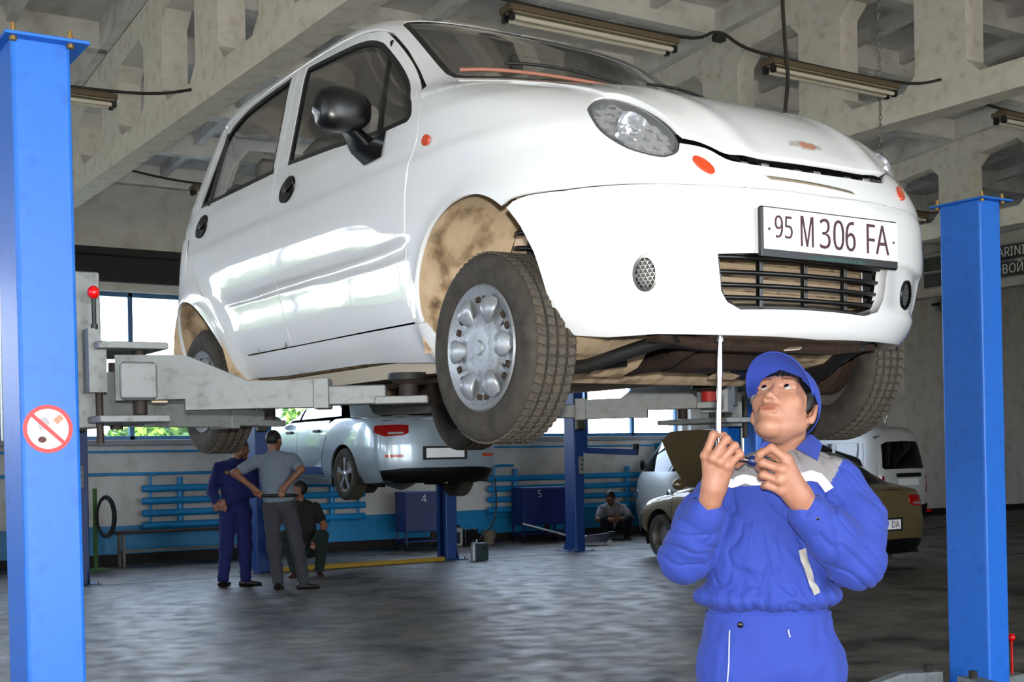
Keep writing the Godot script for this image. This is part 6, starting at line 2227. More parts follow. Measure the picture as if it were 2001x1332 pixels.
# a head of its own grid: facing +z, the middle at ear height; returns nothing, fills g
func head_into(g: Geo, t: Transform3D, cell: float, neck_to: Vector3, neck_r := 0.055) -> void:
	var lo := Vector3(-0.105, -0.19, -0.135)
	var hi := Vector3(0.105, 0.145, 0.135)
	var f := Field.new(lo, hi, cell)
	f.egg(Vector3(0, 0.035, -0.012), Vector3(0.076, 0.090, 0.095), 0.02)
	f.egg(Vector3(0, -0.035, 0.024), Vector3(0.0575, 0.082, 0.068), 0.03)
	for sx in [-1.0, 1.0]:
		f.bone(Vector3(0.051 * sx, -0.050, -0.004), Vector3(0.015 * sx, -0.104, 0.058), 0.018, 0.015, 0.03)
		f.egg(Vector3(0.044 * sx, -0.018, 0.054), Vector3(0.021, 0.020, 0.022), 0.03)
	f.egg(Vector3(0, -0.106, 0.066), Vector3(0.019, 0.016, 0.018), 0.025)
	f.bone(Vector3(-0.036, 0.034, 0.074), Vector3(0.036, 0.034, 0.074), 0.014, 0.014, 0.02)
	# neck
	f.bone(Vector3(0, -0.040, -0.036), neck_to, neck_r - 0.006, neck_r + 0.004, 0.02)
	if cell < 0.006:
		for sx in [-1.0, 1.0]:
			f.egg(Vector3(0.032 * sx, 0.0125, 0.094), Vector3(0.021, 0.0125, 0.016), 0.012, true)
		f.bone(Vector3(0, 0.022, 0.080), Vector3(0, -0.028, 0.103), 0.0062, 0.0090, 0.010)
		f.egg(Vector3(0, -0.033, 0.103), Vector3(0.0115, 0.0095, 0.0105), 0.008)
		for sx in [-1.0, 1.0]:
			f.egg(Vector3(0.0135 * sx, -0.037, 0.093), Vector3(0.0085, 0.0075, 0.010), 0.007)
			f.egg(Vector3(0.0065 * sx, -0.0425, 0.099), Vector3(0.0035, 0.004, 0.005), 0.003, true)
			# lids over and under the eye
			f.bone(Vector3(0.014 * sx, 0.0210, 0.0840), Vector3(0.049 * sx, 0.0190, 0.0745), 0.0060, 0.0060, 0.005)
			f.bone(Vector3(0.015 * sx, 0.0022, 0.0830), Vector3(0.048 * sx, 0.0030, 0.0745), 0.0055, 0.0055, 0.005)
		f.egg(Vector3(0, -0.066, 0.078), Vector3(0.028, 0.018, 0.017), 0.014)
		f.bone(Vector3(-0.021, -0.0625, 0.090), Vector3(0.021, -0.0625, 0.090), 0.0050, 0.0050, 0.006)
		f.bone(Vector3(-0.018, -0.0745, 0.090), Vector3(0.018, -0.0745, 0.090), 0.0060, 0.0060, 0.006)
		f.bone(Vector3(-0.025, -0.0685, 0.0985), Vector3(0.025, -0.0685, 0.0985), 0.0022, 0.0022, 0.004, true)
		for sx in [-1.0, 1.0]:
			var tb := Basis(Vector3.UP, 0.45 * sx) * Basis(Vector3.RIGHT, -0.15)
			f.egg(Vector3(0.081 * sx, -0.004, -0.014), Vector3(0.0075, 0.033, 0.020), 0.006, false, tb)
			f.egg(Vector3(0.078 * sx, -0.030, -0.006), Vector3(0.008, 0.012, 0.010), 0.006)
			f.egg(Vector3(0.090 * sx, 0.002, -0.010), Vector3(0.006, 0.019, 0.010), 0.004, true, tb)
	else:
		f.bone(Vector3(0, 0.018, 0.083), Vector3(0, -0.032, 0.104), 0.009, 0.012, 0.012)
		for sx in [-1.0, 1.0]:
			f.egg(Vector3(0.079 * sx, -0.005, -0.012), Vector3(0.010, 0.032, 0.020), 0.006)
	f.mesh_into(g, t, null, face_paint)

func face_paint(p: Vector3) -> Color:
	var c := Color(1, 1, 1)
	# lips, brows, the shaven upper lip
	if p.z > 0.078 and absf(p.x) < 0.027 and p.y < -0.056 and p.y > -0.081:
		var k := bell((p.y + 0.0685) / 0.0095, 1.0) * bell(p.x / 0.026, 1.0)
		c = c.lerp(Color(0.72, 0.40, 0.38), clampf(k, 0, 1) * 0.85)
	if p.z > 0.06 and p.y > 0.029 and p.y < 0.042 and absf(p.x) > 0.014 and absf(p.x) < 0.052:
		c = c.lerp(Color(0.16, 0.10, 0.08), 0.85 * bell((p.y - 0.0365) / 0.005, 1.0))
	if p.z > 0.08 and p.y < -0.046 and p.y > -0.058 and absf(p.x) < 0.024:
		c = c.lerp(Color(0.70, 0.60, 0.55), 0.4)
	return c

# hair shell and cap are drawn over an egg a little larger than the skull; low(az) gives the lower edge as a height
func scalp(ce: Vector3, r: Vector3, low: Callable, t: Transform3D, thick := 0.004, rows := 14, seg := 40) -> Geo:
	var g := Geo.new()
	var rings := []
	for k in rows + 1:
		var ring := []
		for j in seg:
			var az := TAU * j / seg
			var yl: float = clampf((low.call(az) - ce.y) / r.y, -0.98, 0.98)
			var el := lerpf(asin(yl), PI / 2 * 0.999, float(k) / rows)
			var q := Vector3(cos(el) * sin(az), sin(el), cos(el) * cos(az)) * r
			ring.append(t * (ce + q))
		rings.append(ring)
	g.loft(rings, false)
	var inner := []
	for j in seg:
		var az := TAU * j / seg
		var yl: float = clampf((low.call(az) - ce.y) / r.y, -0.98, 0.98)
		var el := asin(yl)
		inner.append(t * (ce + Vector3(cos(el) * sin(az), sin(el), cos(el) * cos(az)) * (r - Vector3.ONE * thick)))
	g.loft([inner, rings[0]], false)
	return g

func people() -> void:
	fold_noise.seed = 9
	fold_noise.frequency = 1.0
	fold_noise.fractal_octaves = 2
	mechanic()
	bystanders()

func V(x: float, y: float, z: float) -> Vector3:
	return Vector3(x, y, z)

func mechanic() -> void:
	var man := thing("person", "mechanic in bright blue overalls and blue cap, looking up and turning a long socket wrench", "person", Vector3(2.572, 0, -2.624), deg_to_rad(-33.0))
	var skin := skin_mat("skin_light", Color(0.655, 0.47, 0.38))
	var blue := mat("overall_blue", Color(0.155, 0.24, 0.585), 0.85)
	blue.vertex_color_use_as_albedo = true
	blue.rim_enabled = true
	blue.rim = 0.25
	relief(blue, bump_tex(0.25, 91, 256, 3), 0.05)
	world_tex(blue, 9.0, false)
	# ---- body: head, neck, both hands, and the trunk and limbs under the clothes
	var g := Geo.new()
	var ht := Transform3D(Basis(Vector3.UP, deg_to_rad(-33)) * Basis(Vector3.RIGHT, deg_to_rad(-38)) * Basis.from_scale(Vector3.ONE * 1.05), V(.040, 1.553, .0))
	var neck_to: Vector3 = ht.affine_inverse() * V(.060, 1.385, -.045)
	head_into(g, ht, 0.0034, neck_to, 0.056)
	right_hand(g)
	left_hand(g)
	var bf := Field.new(V(-.34, 0.0, -.25), V(.32, 1.48, .34), 0.03)
	bf.chain([V(.06, 1.44, -.04), V(.05, 1.34, -.03), V(0, 1.15, 0), V(-.015, .95, 0)], [.05, .10, .11, .11], .05)
	bf.chain([V(-.11, 1.33, -.07), V(-.235, 1.16, .03), V(-.198, 1.30, .15)], [.045, .04, .03], .03)
	bf.chain([V(.18, 1.34, .04), V(.185, 1.15, .12), V(.06, 1.285, .19)], [.045, .04, .03], .03)
	bf.chain([V(-.10, .90, 0), V(-.11, .50, .02), V(-.11, .10, -.03)], [.075, .05, .038], .03)
	bf.chain([V(.08, .90, 0), V(.09, .50, .02), V(.10, .10, -.03)], [.075, .05, .038], .03)
	bf.mesh_into(g, Transform3D.IDENTITY, null, func(_p): return Color.WHITE)
	put("body", g, skin, man)
	# eyes
	for sx in [-1.0, 1.0]:
		var e := put("eye", Geo.new().ball(V(.031 * sx, .0115, .0755), V(.0120, .0120, .0120), 18, 12, ht), mat("eye_white", Color(0.62, 0.58, 0.56), 0.2), man)
		put("iris", Geo.new().ball(V(.031 * sx - .001, .0140, .0850), V(.0070, .0068, .0036), 14, 8, ht), mat("iris_brown", Color(0.05, 0.03, 0.02), 0.1), e)
	# hair: shell under the cap, fringe over the brow, sideburns
	var hair := mat("hair_black", Color(0.028, 0.022, 0.020), 0.55)
	var hg := scalp(V(0, .033, -.014), V(.0805, .095, .0985), func(az):
		var a := absf(wrapf(az, -PI, PI))
		if a < 0.55:
			return 0.060
		if a < 1.25:
			return lerpf(0.050, 0.012, (a - 0.55) / 0.7)
		if a < 1.75:
			return lerpf(-0.016, 0.022, smoothstep(1.42, 1.6, a))
		return lerpf(0.020, -0.058, smoothstep(1.75, 2.3, a)), ht)
	for k in 26:
		var x := lerpf(-.052, .050, k / 25.0)
		var z0 := 0.086 - absf(x) * 0.45
		hg.tube([ht * V(x, .083, z0 - .012), ht * V(x + .003, .066, z0 + .004), ht * V(x + .008, .050 - .006 * sin(k * 1.9), z0 + .004), ht * V(x + .012, .042 - .009 * sin(k * 1.9), z0 + .001)], [.004, .0045, .003, .0006], 5)
	put("hair", hg, hair, man)
	# cap: crown, visor, button, stitched front patch
	var capm := mat("cap_blue", Color(0.155, 0.25, 0.61), 0.8)
	capm.rim_enabled = true
	capm.rim = 0.2
	relief(capm, bump_tex(0.25, 93, 256, 3), 0.04)
	world_tex(capm, 9.0, false)
	var cap := put("cap", scalp(V(0, .034, -.012), V(.0855, .104, .1045), func(az): return 0.030 + 0.036 * cos(az), ht, .003, 12, 48), capm, man)
	var vis := Geo.new()
	var rings := []
	for k in 6:
		var u := k / 5.0
		var ring := []
		for j in 25:
			var az := lerpf(-1.22, 1.22, j / 24.0)
			var el := asin((0.030 + 0.036 * cos(az) - .034) / .104)
			var edge := V(0, .034, -.012) + V(cos(el) * sin(az), sin(el), cos(el) * cos(az)) * V(.0845, .103, .1035)
			var reach := 0.073 * pow(maxf(0.0, cos(az * 1.16)), 0.62)
			var dir := V(sin(az) * 0.55, 0.04, 1.0).normalized()
			ring.append(ht * (edge + dir * reach * u + V(0, -0.030 * u * pow(absf(az) / 1.22, 2.0) + 0.006 * sin(PI * u), 0)))
		rings.append(ring)
	vis.loft(rings, false, false)
	var low_rings := []
	for r in rings:
		var l := []
		for q in r:
			l.append(q - ht.basis.y * 0.003)
		low_rings.append(l)
	vis.loft(low_rings, false, false)
	vis.tube(rings[5], .0022, 6)
	put("visor", vis, capm, cap)
	put("cap_button", Geo.new().ball(V(0, .138, -.012), V(.008, .004, .008), 12, 6, ht), capm, cap)
	put("cap_patch", Geo.new().box(V(.0, .098, .072), V(.045, .022, .004), .001, ht * Transform3D(Basis(Vector3.RIGHT, -0.55), V(0, .0, .0)).translated_local(V(0, .03, .062))), mat("patch_pale", Color(0.72, 0.68, 0.62), 0.8), cap)
	# ---- jacket
	var jf := Field.new(V(-.36, .955, -.24), V(.31, 1.46, .33), 0.0047)
	jf.egg(V(.035, 1.285, -.005), V(.175, .150, .115), .05)
	jf.egg(V(-.010, 1.13, .0), V(.180, .145, .128), .08)
	jf.egg(V(-.015, 1.035, .0), V(.203, .052, .142), .04)
	jf.bone(V(.055, 1.395, -.03), V(.170, 1.352, .035), .055, .060, .05)
	jf.bone(V(.055, 1.395, -.03), V(-.105, 1.345, -.065), .055, .058, .05)
	jf.chain([V(.172, 1.338, .035), V(.218, 1.24, .075), V(.200, 1.142, .120)], [.073, .076, .078], .03)
	jf.chain([V(.200, 1.142, .120), V(.130, 1.205, .165), V(.060, 1.272, .192)], [.078, .066, .050], .02)
	jf.chain([V(-.115, 1.335, -.06), V(-.190, 1.25, -.01), V(-.252, 1.150, .045)], [.070, .070, .066], .03)
	jf.chain([V(-.252, 1.150, .045), V(-.232, 1.215, .095), V(-.207, 1.275, .138)], [.068, .060, .047], .02)
	var fold := func(p: Vector3, n: Vector3) -> float:
		var arm := 1.0 if (p.x > 0.13 or p.x < -0.17) else 0.0
		# long soft creases running down and across the cloth
		var dn := p.y + 0.35 * absf(p.x)
		var a := fold_noise.get_noise_3d(p.x * 11.0 + p.y * 4.5, dn * 3.2, p.z * 7.0)
		var b := fold_noise.get_noise_3d(p.x * 5.0 + 3.0, dn * 13.0 + p.x * 7.0, p.z * 5.0 + 5.0)
		var w := 0.006 - pow(1.0 - minf(1.0, absf(a) * 3.2), 2.0) * 0.008 - absf(b) * 0.005
		if arm > 0.0:
			w = 0.006 - pow(1.0 - minf(1.0, absf(b) * 3.4), 2.0) * 0.0065 - absf(a) * 0.006
		# gathers over the waistband
		if p.y < 1.06:
			w += 0.0022 * sin(atan2(p.z, p.x) * 26.0 + 3.0 * a)
		return w
	var yoke := func(p: Vector3) -> Color:
		var line := 1.362 + 0.10 * (p.x - 0.02) * (1.0 if p.x < 0.0 else -0.10)
		var seam_r := p.x < 0.128 + 0.73 * (p.y - 1.335)
		var grey: bool = p.y > line - 0.004 and seam_r and p.x > -0.185
		return Color(0.50, 0.48, 0.50) / Color(0.0125, 0.0234, 0.3931) * Color(0.95, 0.95, 0.95) if grey else Color(1, 1, 1)
	var jg := Geo.new()
	jf.mesh_into(jg, Transform3D.IDENTITY, fold, func(p): return Color.WHITE, func(p): return yoke.call(p).r > 1.5)
	var jacket := put("jacket", jg, blue, man)
	var yg := Geo.new()
	jf.mesh_into(yg, Transform3D.IDENTITY, fold, null, func(p): return yoke.call(p).r < 1.5)
	var ym := mat("yoke_grey", Color(0.52, 0.51, 0.52), 0.85)
	put("shoulder_yoke", yg, ym, jacket)
	# reflective tape along the edge of the yoke
	var tape := mat("reflective_tape", Color(0.97, 0.95, 0.96), 0.35)
	var strip := func(pts: Array, w: float, called: String, mm: Material, off := 0.006):
		var ring := []
		for k in pts.size():
			var p: Vector3 = jf.front(pts[k].x, pts[k].y, 0.34, -0.1)
			var n: Vector3 = jf.slope(p)
			var along: Vector2 = (pts[mini(k + 1, pts.size() - 1)] - pts[maxi(k - 1, 0)]).normalized()
			var ac := Vector2(-along.y, along.x) * w * 0.5
			var r := []
			for e in [-1.0, -0.33, 0.33, 1.0]:
				var q: Vector3 = jf.front(pts[k].x + ac.x * e, pts[k].y + ac.y * e, 0.34, -0.1)
				q += jf.slope(q) * (off + float(fold.call(q, n)))
				r.append(q)
			ring.append(r)
		var tg := Geo.new()
		tg.loft(ring, false, false)
		return put(called, tg, mm, jacket)
	var s1 := []
	for k in 21:
		var x := lerpf(-.150, -.030, k / 20.0)
		s1.append(Vector2(x, 1.362 + 0.10 * (x - 0.02) + .004 + .004 * sin(k * .7)))
	strip.call(s1, .024, "reflective_strip", tape)
	var s2 := []
	for k in 19:
		var x := lerpf(.030, .138, k / 18.0)
		s2.append(Vector2(x, 1.366 + .003 * sin(k * .8) - (0.05 * maxf(0.0, x - .115) / .03 if x > .115 else 0.0)))
	strip.call(s2, .024, "reflective_strip", tape)
	var s3 := []
	for k in 17:
		s3.append(Vector2(.054, 1.172).lerp(Vector2(.091, 1.046), k / 16.0))
	strip.call(s3, .022, "pocket_strip", mat("tape_dull", Color(0.66, 0.65, 0.62), 0.45))
	# placket seams and flap
	for x0 in [-.105, -.048]:
		var pl := []
		for k in 23:
			pl.append(Vector2(x0 + .065 * k / 22.0 - .01, 1.045 + .26 * k / 22.0))
		strip.call(pl, .004, "placket_seam", blue, 0.0075)
	# cuffs and buttons
	for w in [[V(-.214, 1.258, .128), V(-.203, 1.288, .150), .052, V(-.226, 1.262, .178)], [V(.078, 1.252, .184), V(.050, 1.284, .198), .056, V(.070, 1.262, .244)]]:
		var d: Vector3 = (w[1] - w[0]).normalized()
		put("cuff", Geo.new().tube([w[0] - d * .012, w[0], w[0].lerp(w[1], .5), w[1], w[1] + d * .006], [w[2] * .98, w[2] + .002, w[2] + .001, w[2] - .001, w[2] - .006], 26, false), blue, jacket)
		put("cuff_button", Geo.new().ball(w[3], V(.0068, .0068, .004), 12, 6), mats["black_plastic"], jacket)
	# collar flaps
	var flap := func(a: Array):
		var rg := []
		for k in 7:
			var u := k / 6.0
			var r := []
			for j in 7:
				var v := j / 6.0
				var top: Vector3 = a[0].lerp(a[1], u)
				var bot: Vector3 = a[3].lerp(a[2], u)
				var q := top.lerp(bot, v)
				var bulge := sin(PI * v) * .010 + .004
				r.append(q + V(0.0, 0, bulge))
			rg.append(r)
		var cg := Geo.new()
		cg.loft(rg, false, false)
		var rb := []
		for r in rg:
			var l := []
			for q in r:
				l.append(q - V(0, 0, .004))
			rb.append(l)
		cg.loft(rb, false, false)
		put("collar", cg, blue, jacket)
	flap.call([V(.050, 1.446, .090), V(.112, 1.486, .005), V(.137, 1.457, .035), V(.104, 1.412, .112)])
	flap.call([V(-.012, 1.466, .070), V(-.046, 1.442, .055), V(-.048, 1.432, .060), V(-.012, 1.440, .085)])
	put("collar_stand", Geo.new().tube([V(-.020, 1.452, .035), V(-.005, 1.462, -.035), V(.040, 1.472, -.085), V(.095, 1.474, -.075), V(.120, 1.468, -.015)], .016, 8), blue, jacket)
	# ---- trousers with belt band, piping, fly button
	var tf := Field.new(V(-.27, .03, -.2), V(.25, 1.04, .2), 0.0135)
	tf.egg(V(-.015, .965, 0), V(.172, .085, .125), .03)
	tf.egg(V(-.012, .860, 0), V(.192, .14, .140), .06)
	tf.chain([V(-.100, .82, .01), V(-.118, .48, .02), V(-.118, .09, -.02)], [.112, .095, .078], .05)
	tf.chain([V(.082, .82, .01), V(.100, .48, .02), V(.108, .09, -.02)], [.112, .095, .078], .05)
	var tg2 := Geo.new()
	var tfold := func(p: Vector3, n: Vector3) -> float:
		var a := fold_noise.get_noise_3d(p.x * 10.0 + 9.0, p.y * 5.0 - p.x * 3.0, p.z * 8.0)
		return 0.004 - absf(a) * 0.014
	tf.mesh_into(tg2, Transform3D.IDENTITY, tfold, func(_p): return Color.WHITE)
	var tr := put("trousers", tg2, blue, man)
	var band := []
	for k in 33:
		var an := TAU * k / 32
		band.append(V(-.015 + .176 * cos(an), .972, .130 * sin(an)))
	put("waistband", Geo.new().loft([band.map(func(q): return q + V(0, -.020, 0)), band.map(func(q): return q + V(0, 0, 0) * 1.0), band.map(func(q): return q + V(0, .020, 0))], false), blue, tr)
	var line_on := func(pts: Array):
		var o := []
		for q in pts:
			var p: Vector3 = tf.front(q.x, q.y, .2, -.1)
			o.append(p + tf.slope(p) * .004)
		put("piping", Geo.new().tube(o, .0022, 5), mat("piping_pale", Color(0.68, 0.70, 0.86), 0.7), tr)
	var pa := []
	var pb := []
	for k in 17:
		pa.append(Vector2(-.138 - .018 * k / 16.0, .952 - .20 * k / 16.0))
		pb.append(Vector2(.012 + .004 * k / 16.0, .955 - .02 * k / 16.0))
	line_on.call(pa)
	line_on.call(pb)
	put("waist_button", Geo.new().ball(V(-.113, .968, .112), V(.009, .009, .005), 12, 6), mats["black_plastic"], tr)
	for x in [-.118, .108]:
		put("boot", Geo.new().loft([[V(x - .05, .0, -.10), V(x + .05, .0, -.10), V(x + .05, .0, .17), V(x - .05, .0, .17)].map(func(q): return q), [V(x - .05, .05, -.10), V(x + .05, .05, -.10), V(x + .045, .045, .17), V(x - .045, .045, .17)], [V(x - .045, .12, -.09), V(x + .045, .12, -.09), V(x + .04, .12, .03), V(x - .04, .12, .03)]]), mats["rubber"], man)
	wrench()

func right_hand(g: Geo) -> void:
	# fist round the foot of the extension bar, back of the hand to the viewer
	var f := Field.new(V(-.255, 1.255, .10), V(-.095, 1.515, .275), 0.003)
	f.chain([V(-.203, 1.265, .138), V(-.196, 1.315, .165), V(-.192, 1.345, .178)], [.030, .027, .028], .02)
	f.bone(V(-.196, 1.345, .178), V(-.207, 1.425, .192), .022, .017, .02)
	f.bone(V(-.188, 1.345, .180), V(-.178, 1.415, .203), .023, .018, .02)
	f.bone(V(-.180, 1.345, .176), V(-.152, 1.402, .200), .022, .017, .02)
	# fingers: knuckle, middle joint, tip, curled away behind the bar
	f.chain([V(-.213, 1.430, .194), V(-.190, 1.486, .190), V(-.158, 1.484, .160), V(-.155, 1.462, .150)], [.0125, .0110, .0098, .0085], .006)
	f.chain([V(-.196, 1.424, .209), V(-.160, 1.474, .214), V(-.138, 1.458, .175), V(-.146, 1.438, .160)], [.0128, .0113, .0100, .0086], .006)
	f.chain([V(-.177, 1.414, .215), V(-.139, 1.456, .222), V(-.122, 1.436, .184), V(-.136, 1.418, .170)], [.0125, .0108, .0098, .0085], .006)
	f.chain([V(-.157, 1.402, .210), V(-.124, 1.434, .216), V(-.112, 1.416, .186), V(-.124, 1.402, .174)], [.0112, .0098, .0088, .0078], .006)
	for k in [V(-.213, 1.432, .198), V(-.196, 1.426, .213), V(-.177, 1.416, .219), V(-.157, 1.404, .214)]:
		f.egg(k, V(.0125, .0115, .0105), .010)
	# thumb, on the far side, laid along the bar
	f.chain([V(-.168, 1.360, .165), V(-.142, 1.398, .152), V(-.134, 1.430, .146)], [.0145, .0120, .0100], .012)
	f.mesh_into(g, Transform3D.IDENTITY, null, hand_paint)

func left_hand(g: Geo) -> void:
	# fingers closed round the ratchet handle, thumb and forefinger on top
	var f := Field.new(V(-.105, 1.255, .145), V(.095, 1.475, .295), 0.003)
	f.chain([V(.066, 1.262, .192), V(.045, 1.300, .206), V(.030, 1.322, .214)], [.033, .029, .030], .02)
	f.bone(V(.036, 1.325, .212), V(-.004, 1.415, .236), .023, .017, .02)
	f.bone(V(.030, 1.325, .218), V(-.016, 1.388, .245), .024, .018, .02)
	f.bone(V(.024, 1.318, .216), V(-.020, 1.362, .240), .023, .017, .02)
	f.bone(V(.020, 1.312, .212), V(-.016, 1.336, .230), .021, .015, .02)
	f.chain([V(-.008, 1.420, .240), V(-.046, 1.449, .238), V(-.074, 1.432, .226), V(-.078, 1.418, .214)], [.0125, .0108, .0096, .0084], .006)
	f.chain([V(-.022, 1.392, .250), V(-.070, 1.410, .240), V(-.072, 1.398, .205), V(-.050, 1.392, .192)], [.0130, .0114, .0100, .0088], .006)
	f.chain([V(-.026, 1.362, .245), V(-.068, 1.378, .238), V(-.068, 1.372, .202), V(-.048, 1.368, .190)], [.0127, .0110, .0098, .0086], .006)
	f.chain([V(-.021, 1.335, .235), V(-.057, 1.350, .232), V(-.060, 1.348, .204), V(-.042, 1.346, .192)], [.0115, .0098, .0088, .0078], .006)
	for k in [V(-.008, 1.422, .243), V(-.022, 1.394, .254), V(-.026, 1.364, .249), V(-.021, 1.337, .239)]:
		f.egg(k, V(.0120, .0115, .0105), .010)
	f.chain([V(.008, 1.380, .205), V(-.030, 1.432, .204), V(-.064, 1.440, .206)], [.0145, .0118, .0098], .012)
	f.mesh_into(g, Transform3D.IDENTITY, null, hand_paint)

func hand_paint(p: Vector3) -> Color:
	# a little grime and redness in irregular blotches
	var a := fold_noise.get_noise_3d(p.x * 40.0, p.y * 40.0, p.z * 40.0)
	return Color(0.93, 0.90, 0.88).lerp(Color(0.84, 0.76, 0.72), clampf(a * 1.5, 0.0, 1.0))

func wrench() -> void:
	var w := thing("socket_wrench", "long steel extension bar and ratchet handle held by the mechanic under the car", "wrench", Vector3(2.572, 1.40, -2.624), deg_to_rad(-33.0))
	var up := Vector3(0, -1.40, 0)
	put("extension_bar", Geo.new().tube([V(-.176, 1.415, .178) + up, V(-.172, 1.55, .178) + up, V(-.169, 1.650, .178) + up], .0072, 14), mats["chrome_rod"], w)
	put("upper_bar", Geo.new().tube([V(-.169, 1.640, .178) + up, V(-.1685, 1.655, .178) + up, V(-.166, 1.745, .178) + up], [.0088, .0088, .0062], 14), mats["chrome_rod"], w)
	put("socket", Geo.new().cyl(V(-.166, 1.735, .178) + up, V(-.1655, 1.765, .178) + up, .011, -1, 12), mats["bare_steel"], w)
	put("ratchet_head", Geo.new().ball(V(-.165, 1.418, .185) + up, V(.022, .016, .018), 16, 10), mats["chrome_rod"], w)
	put("handle", Geo.new().tube([V(-.160, 1.428, .188) + up, V(-.115, 1.420, .196) + up, V(-.095, 1.416, .200) + up, V(.015, 1.396, .212) + up], [.009, .0085, .0085, .0085], 14), mat("handle_steel", Color(0.22, 0.21, 0.21), 0.3, 0.6), w)
	put("grip_collar", Geo.new().tube([V(-.100, 1.417, .199) + up, V(-.094, 1.416, .200) + up, V(-.080, 1.413, .201) + up, V(-.074, 1.412, .202) + up], [.009, .0135, .0135, .010], 16), mat("grip_blue", Color(0.06, 0.13, 0.34), 0.4), w)
	put("grip", Geo.new().tube([V(-.076, 1.412, .202) + up, V(.020, 1.395, .212) + up], .0098, 12), mats["black_plastic"], w)

# a clothed figure from its joints, all in the figure's own frame (feet at y = 0, +z towards the viewer)
func figure(node: Node3D, j: Dictionary, look: Dictionary, cell := 0.017) -> void:
	var skin: StandardMaterial3D = skin_mat(look.skin_key, look.skin)
	var g := Geo.new()
	var ht := Transform3D(Basis(Vector3.UP, look.yaw) * Basis(Vector3.RIGHT, look.pitch) * Basis.from_scale(Vector3.ONE * look.get("head", 1.0)), j.head)
	head_into(g, ht, 0.0075, ht.affine_inverse() * (j.neck + V(0, -.06, 0)), 0.055)
	var lo := V(9, 9, 9)
	var hi := -lo
	for k in j:
		lo = lo.min(j[k])
		hi = hi.max(j[k])
	var af := Field.new(lo - V(.2, .1, .2), hi + V(.2, .1, .2), 0.011)
	for s in ["l", "r"]:
		var sh: Vector3 = j[s + "_shoulder"]
		var el: Vector3 = j[s + "_elbow"]
		var wr: Vector3 = j[s + "_wrist"]
		var ha: Vector3 = j[s + "_hand"]
		if look.sleeve == "short":
			af.chain([sh, el], [.045, .042], .02)
		af.chain([el, wr], [.042, .028], .02)
		# palm, four fingers, thumb
		var d := (ha - wr).normalized()
		var ac := d.cross(V(0, 0, 1))
		ac = ac.normalized() if ac.length() > .2 else V(1, 0, 0)
		var palm := wr + d * .055
		af.bone(wr, palm, .028, .034, .02)
		for f in 4:
			var root := palm + ac * (f - 1.5) * .018 + d * .02
			var mid := root + d * .035 + V(0, -.004, .006)
			af.chain([root, mid, mid + d * .022 + V(0, -.014, -.004)], [.0105, .0095, .008], .006)
		af.chain([wr + d * .02 + ac * .028, palm + ac * .046, palm + ac * .044 + d * .035], [.013, .011, .009], .008)
	af.mesh_into(g, Transform3D.IDENTITY, null, func(_p): return Color.WHITE)
	var inner := Field.new(lo - V(.25, .1, .25), hi + V(.25, .1, .25), 0.045)
	inner.chain([j.neck, (j.l_shoulder + j.r_shoulder) * .5 - V(0, .1, 0), j.pelvis], [.06, .09, .09], .05)
	for s in ["l", "r"]:
		inner.chain([j[s + "_hip"], j[s + "_knee"], j[s + "_ankle"]], [.065, .05, .045], .03)
	inner.mesh_into(g, Transform3D.IDENTITY, null, func(_p): return Color.WHITE)
	put("body", g, skin, node)
	put("hair", scalp(V(0, .033, -.014), V(.081, .097, .100), func(az):
		var a := absf(wrapf(az, -PI, PI))
		return lerpf(0.072, 0.030, a / 1.2) if a < 1.2 else lerpf(0.030, -0.060, smoothstep(1.5, 2.2, a)), ht, .004, 8, 28), mats["hair_black"], node)
	# upper garment
	var tf := Field.new(lo - V(.25, .2, .25), hi + V(.25, .2, .25), cell)
	var chest: Vector3 = (j.l_shoulder + j.r_shoulder) * .5
	var wdt: float = j.l_shoulder.distance_to(j.r_shoulder)
	var across: Vector3 = (j.r_shoulder - j.l_shoulder).normalized()
	var spine: Vector3 = (chest - j.pelvis).normalized()
	var tb := Basis(across, spine, across.cross(spine)).orthonormalized()
	tf.egg(chest.lerp(j.pelvis, .28), V(wdt * .46, .22, .125), .05, false, tb)
	tf.egg(chest.lerp(j.pelvis, .68), V(wdt * .42 * look.get("belly", 1.0), .20, .125 * look.get("belly", 1.0)), .06, false, tb)
	tf.egg(chest.lerp(j.pelvis, .93), V(wdt * .41 * look.get("belly", 1.0), .12, .125), .05, false, tb)
	for s in ["l", "r"]:
		tf.bone(j.neck - V(0, .035, 0), j[s + "_shoulder"], .055, .062, .05)
		if look.sleeve == "short":
			tf.chain([j[s + "_shoulder"], j[s + "_shoulder"].lerp(j[s + "_elbow"], .62)], [.068, .066], .03)
		else:
			tf.chain([j[s + "_shoulder"], j[s + "_elbow"], j[s + "_elbow"].lerp(j[s + "_wrist"], .88)], [.070, .060, .048], .03)
	var wrinkle := func(p: Vector3, _n: Vector3) -> float:
		return 0.004 - absf(fold_noise.get_noise_3d(p.x * 8.0 + p.y * 3.0, p.y * 6.0, p.z * 7.0)) * 0.020
	var tg := Geo.new()
	tf.mesh_into(tg, Transform3D.IDENTITY, wrinkle)
	var top := put("shirt" if look.sleeve == "short" else "jacket", tg, look.top, node)
	put("collar", Geo.new().tube([j.neck + V(-.055, .005, .02), j.neck + V(-.03, .022, -.045), j.neck + V(.03, .022, -.045), j.neck + V(.055, .005, .02), j.neck + V(.0, .012, .05), j.neck + V(-.055, .005, .02)], .014, 8), look.top, top)
	# legs
	var lf := Field.new(lo - V(.25, .05, .25), hi.min(V(9, j.pelvis.y + .25, 9)) + V(.25, .0, .25), cell)
	lf.egg(j.pelvis, V(wdt * .40 * look.get("belly", 1.0), .13, .128), .05)
	for s in ["l", "r"]:
		lf.chain([j[s + "_hip"], j[s + "_knee"], j[s + "_ankle"] + V(0, .02, 0)], [.100, .078, .064], .04)
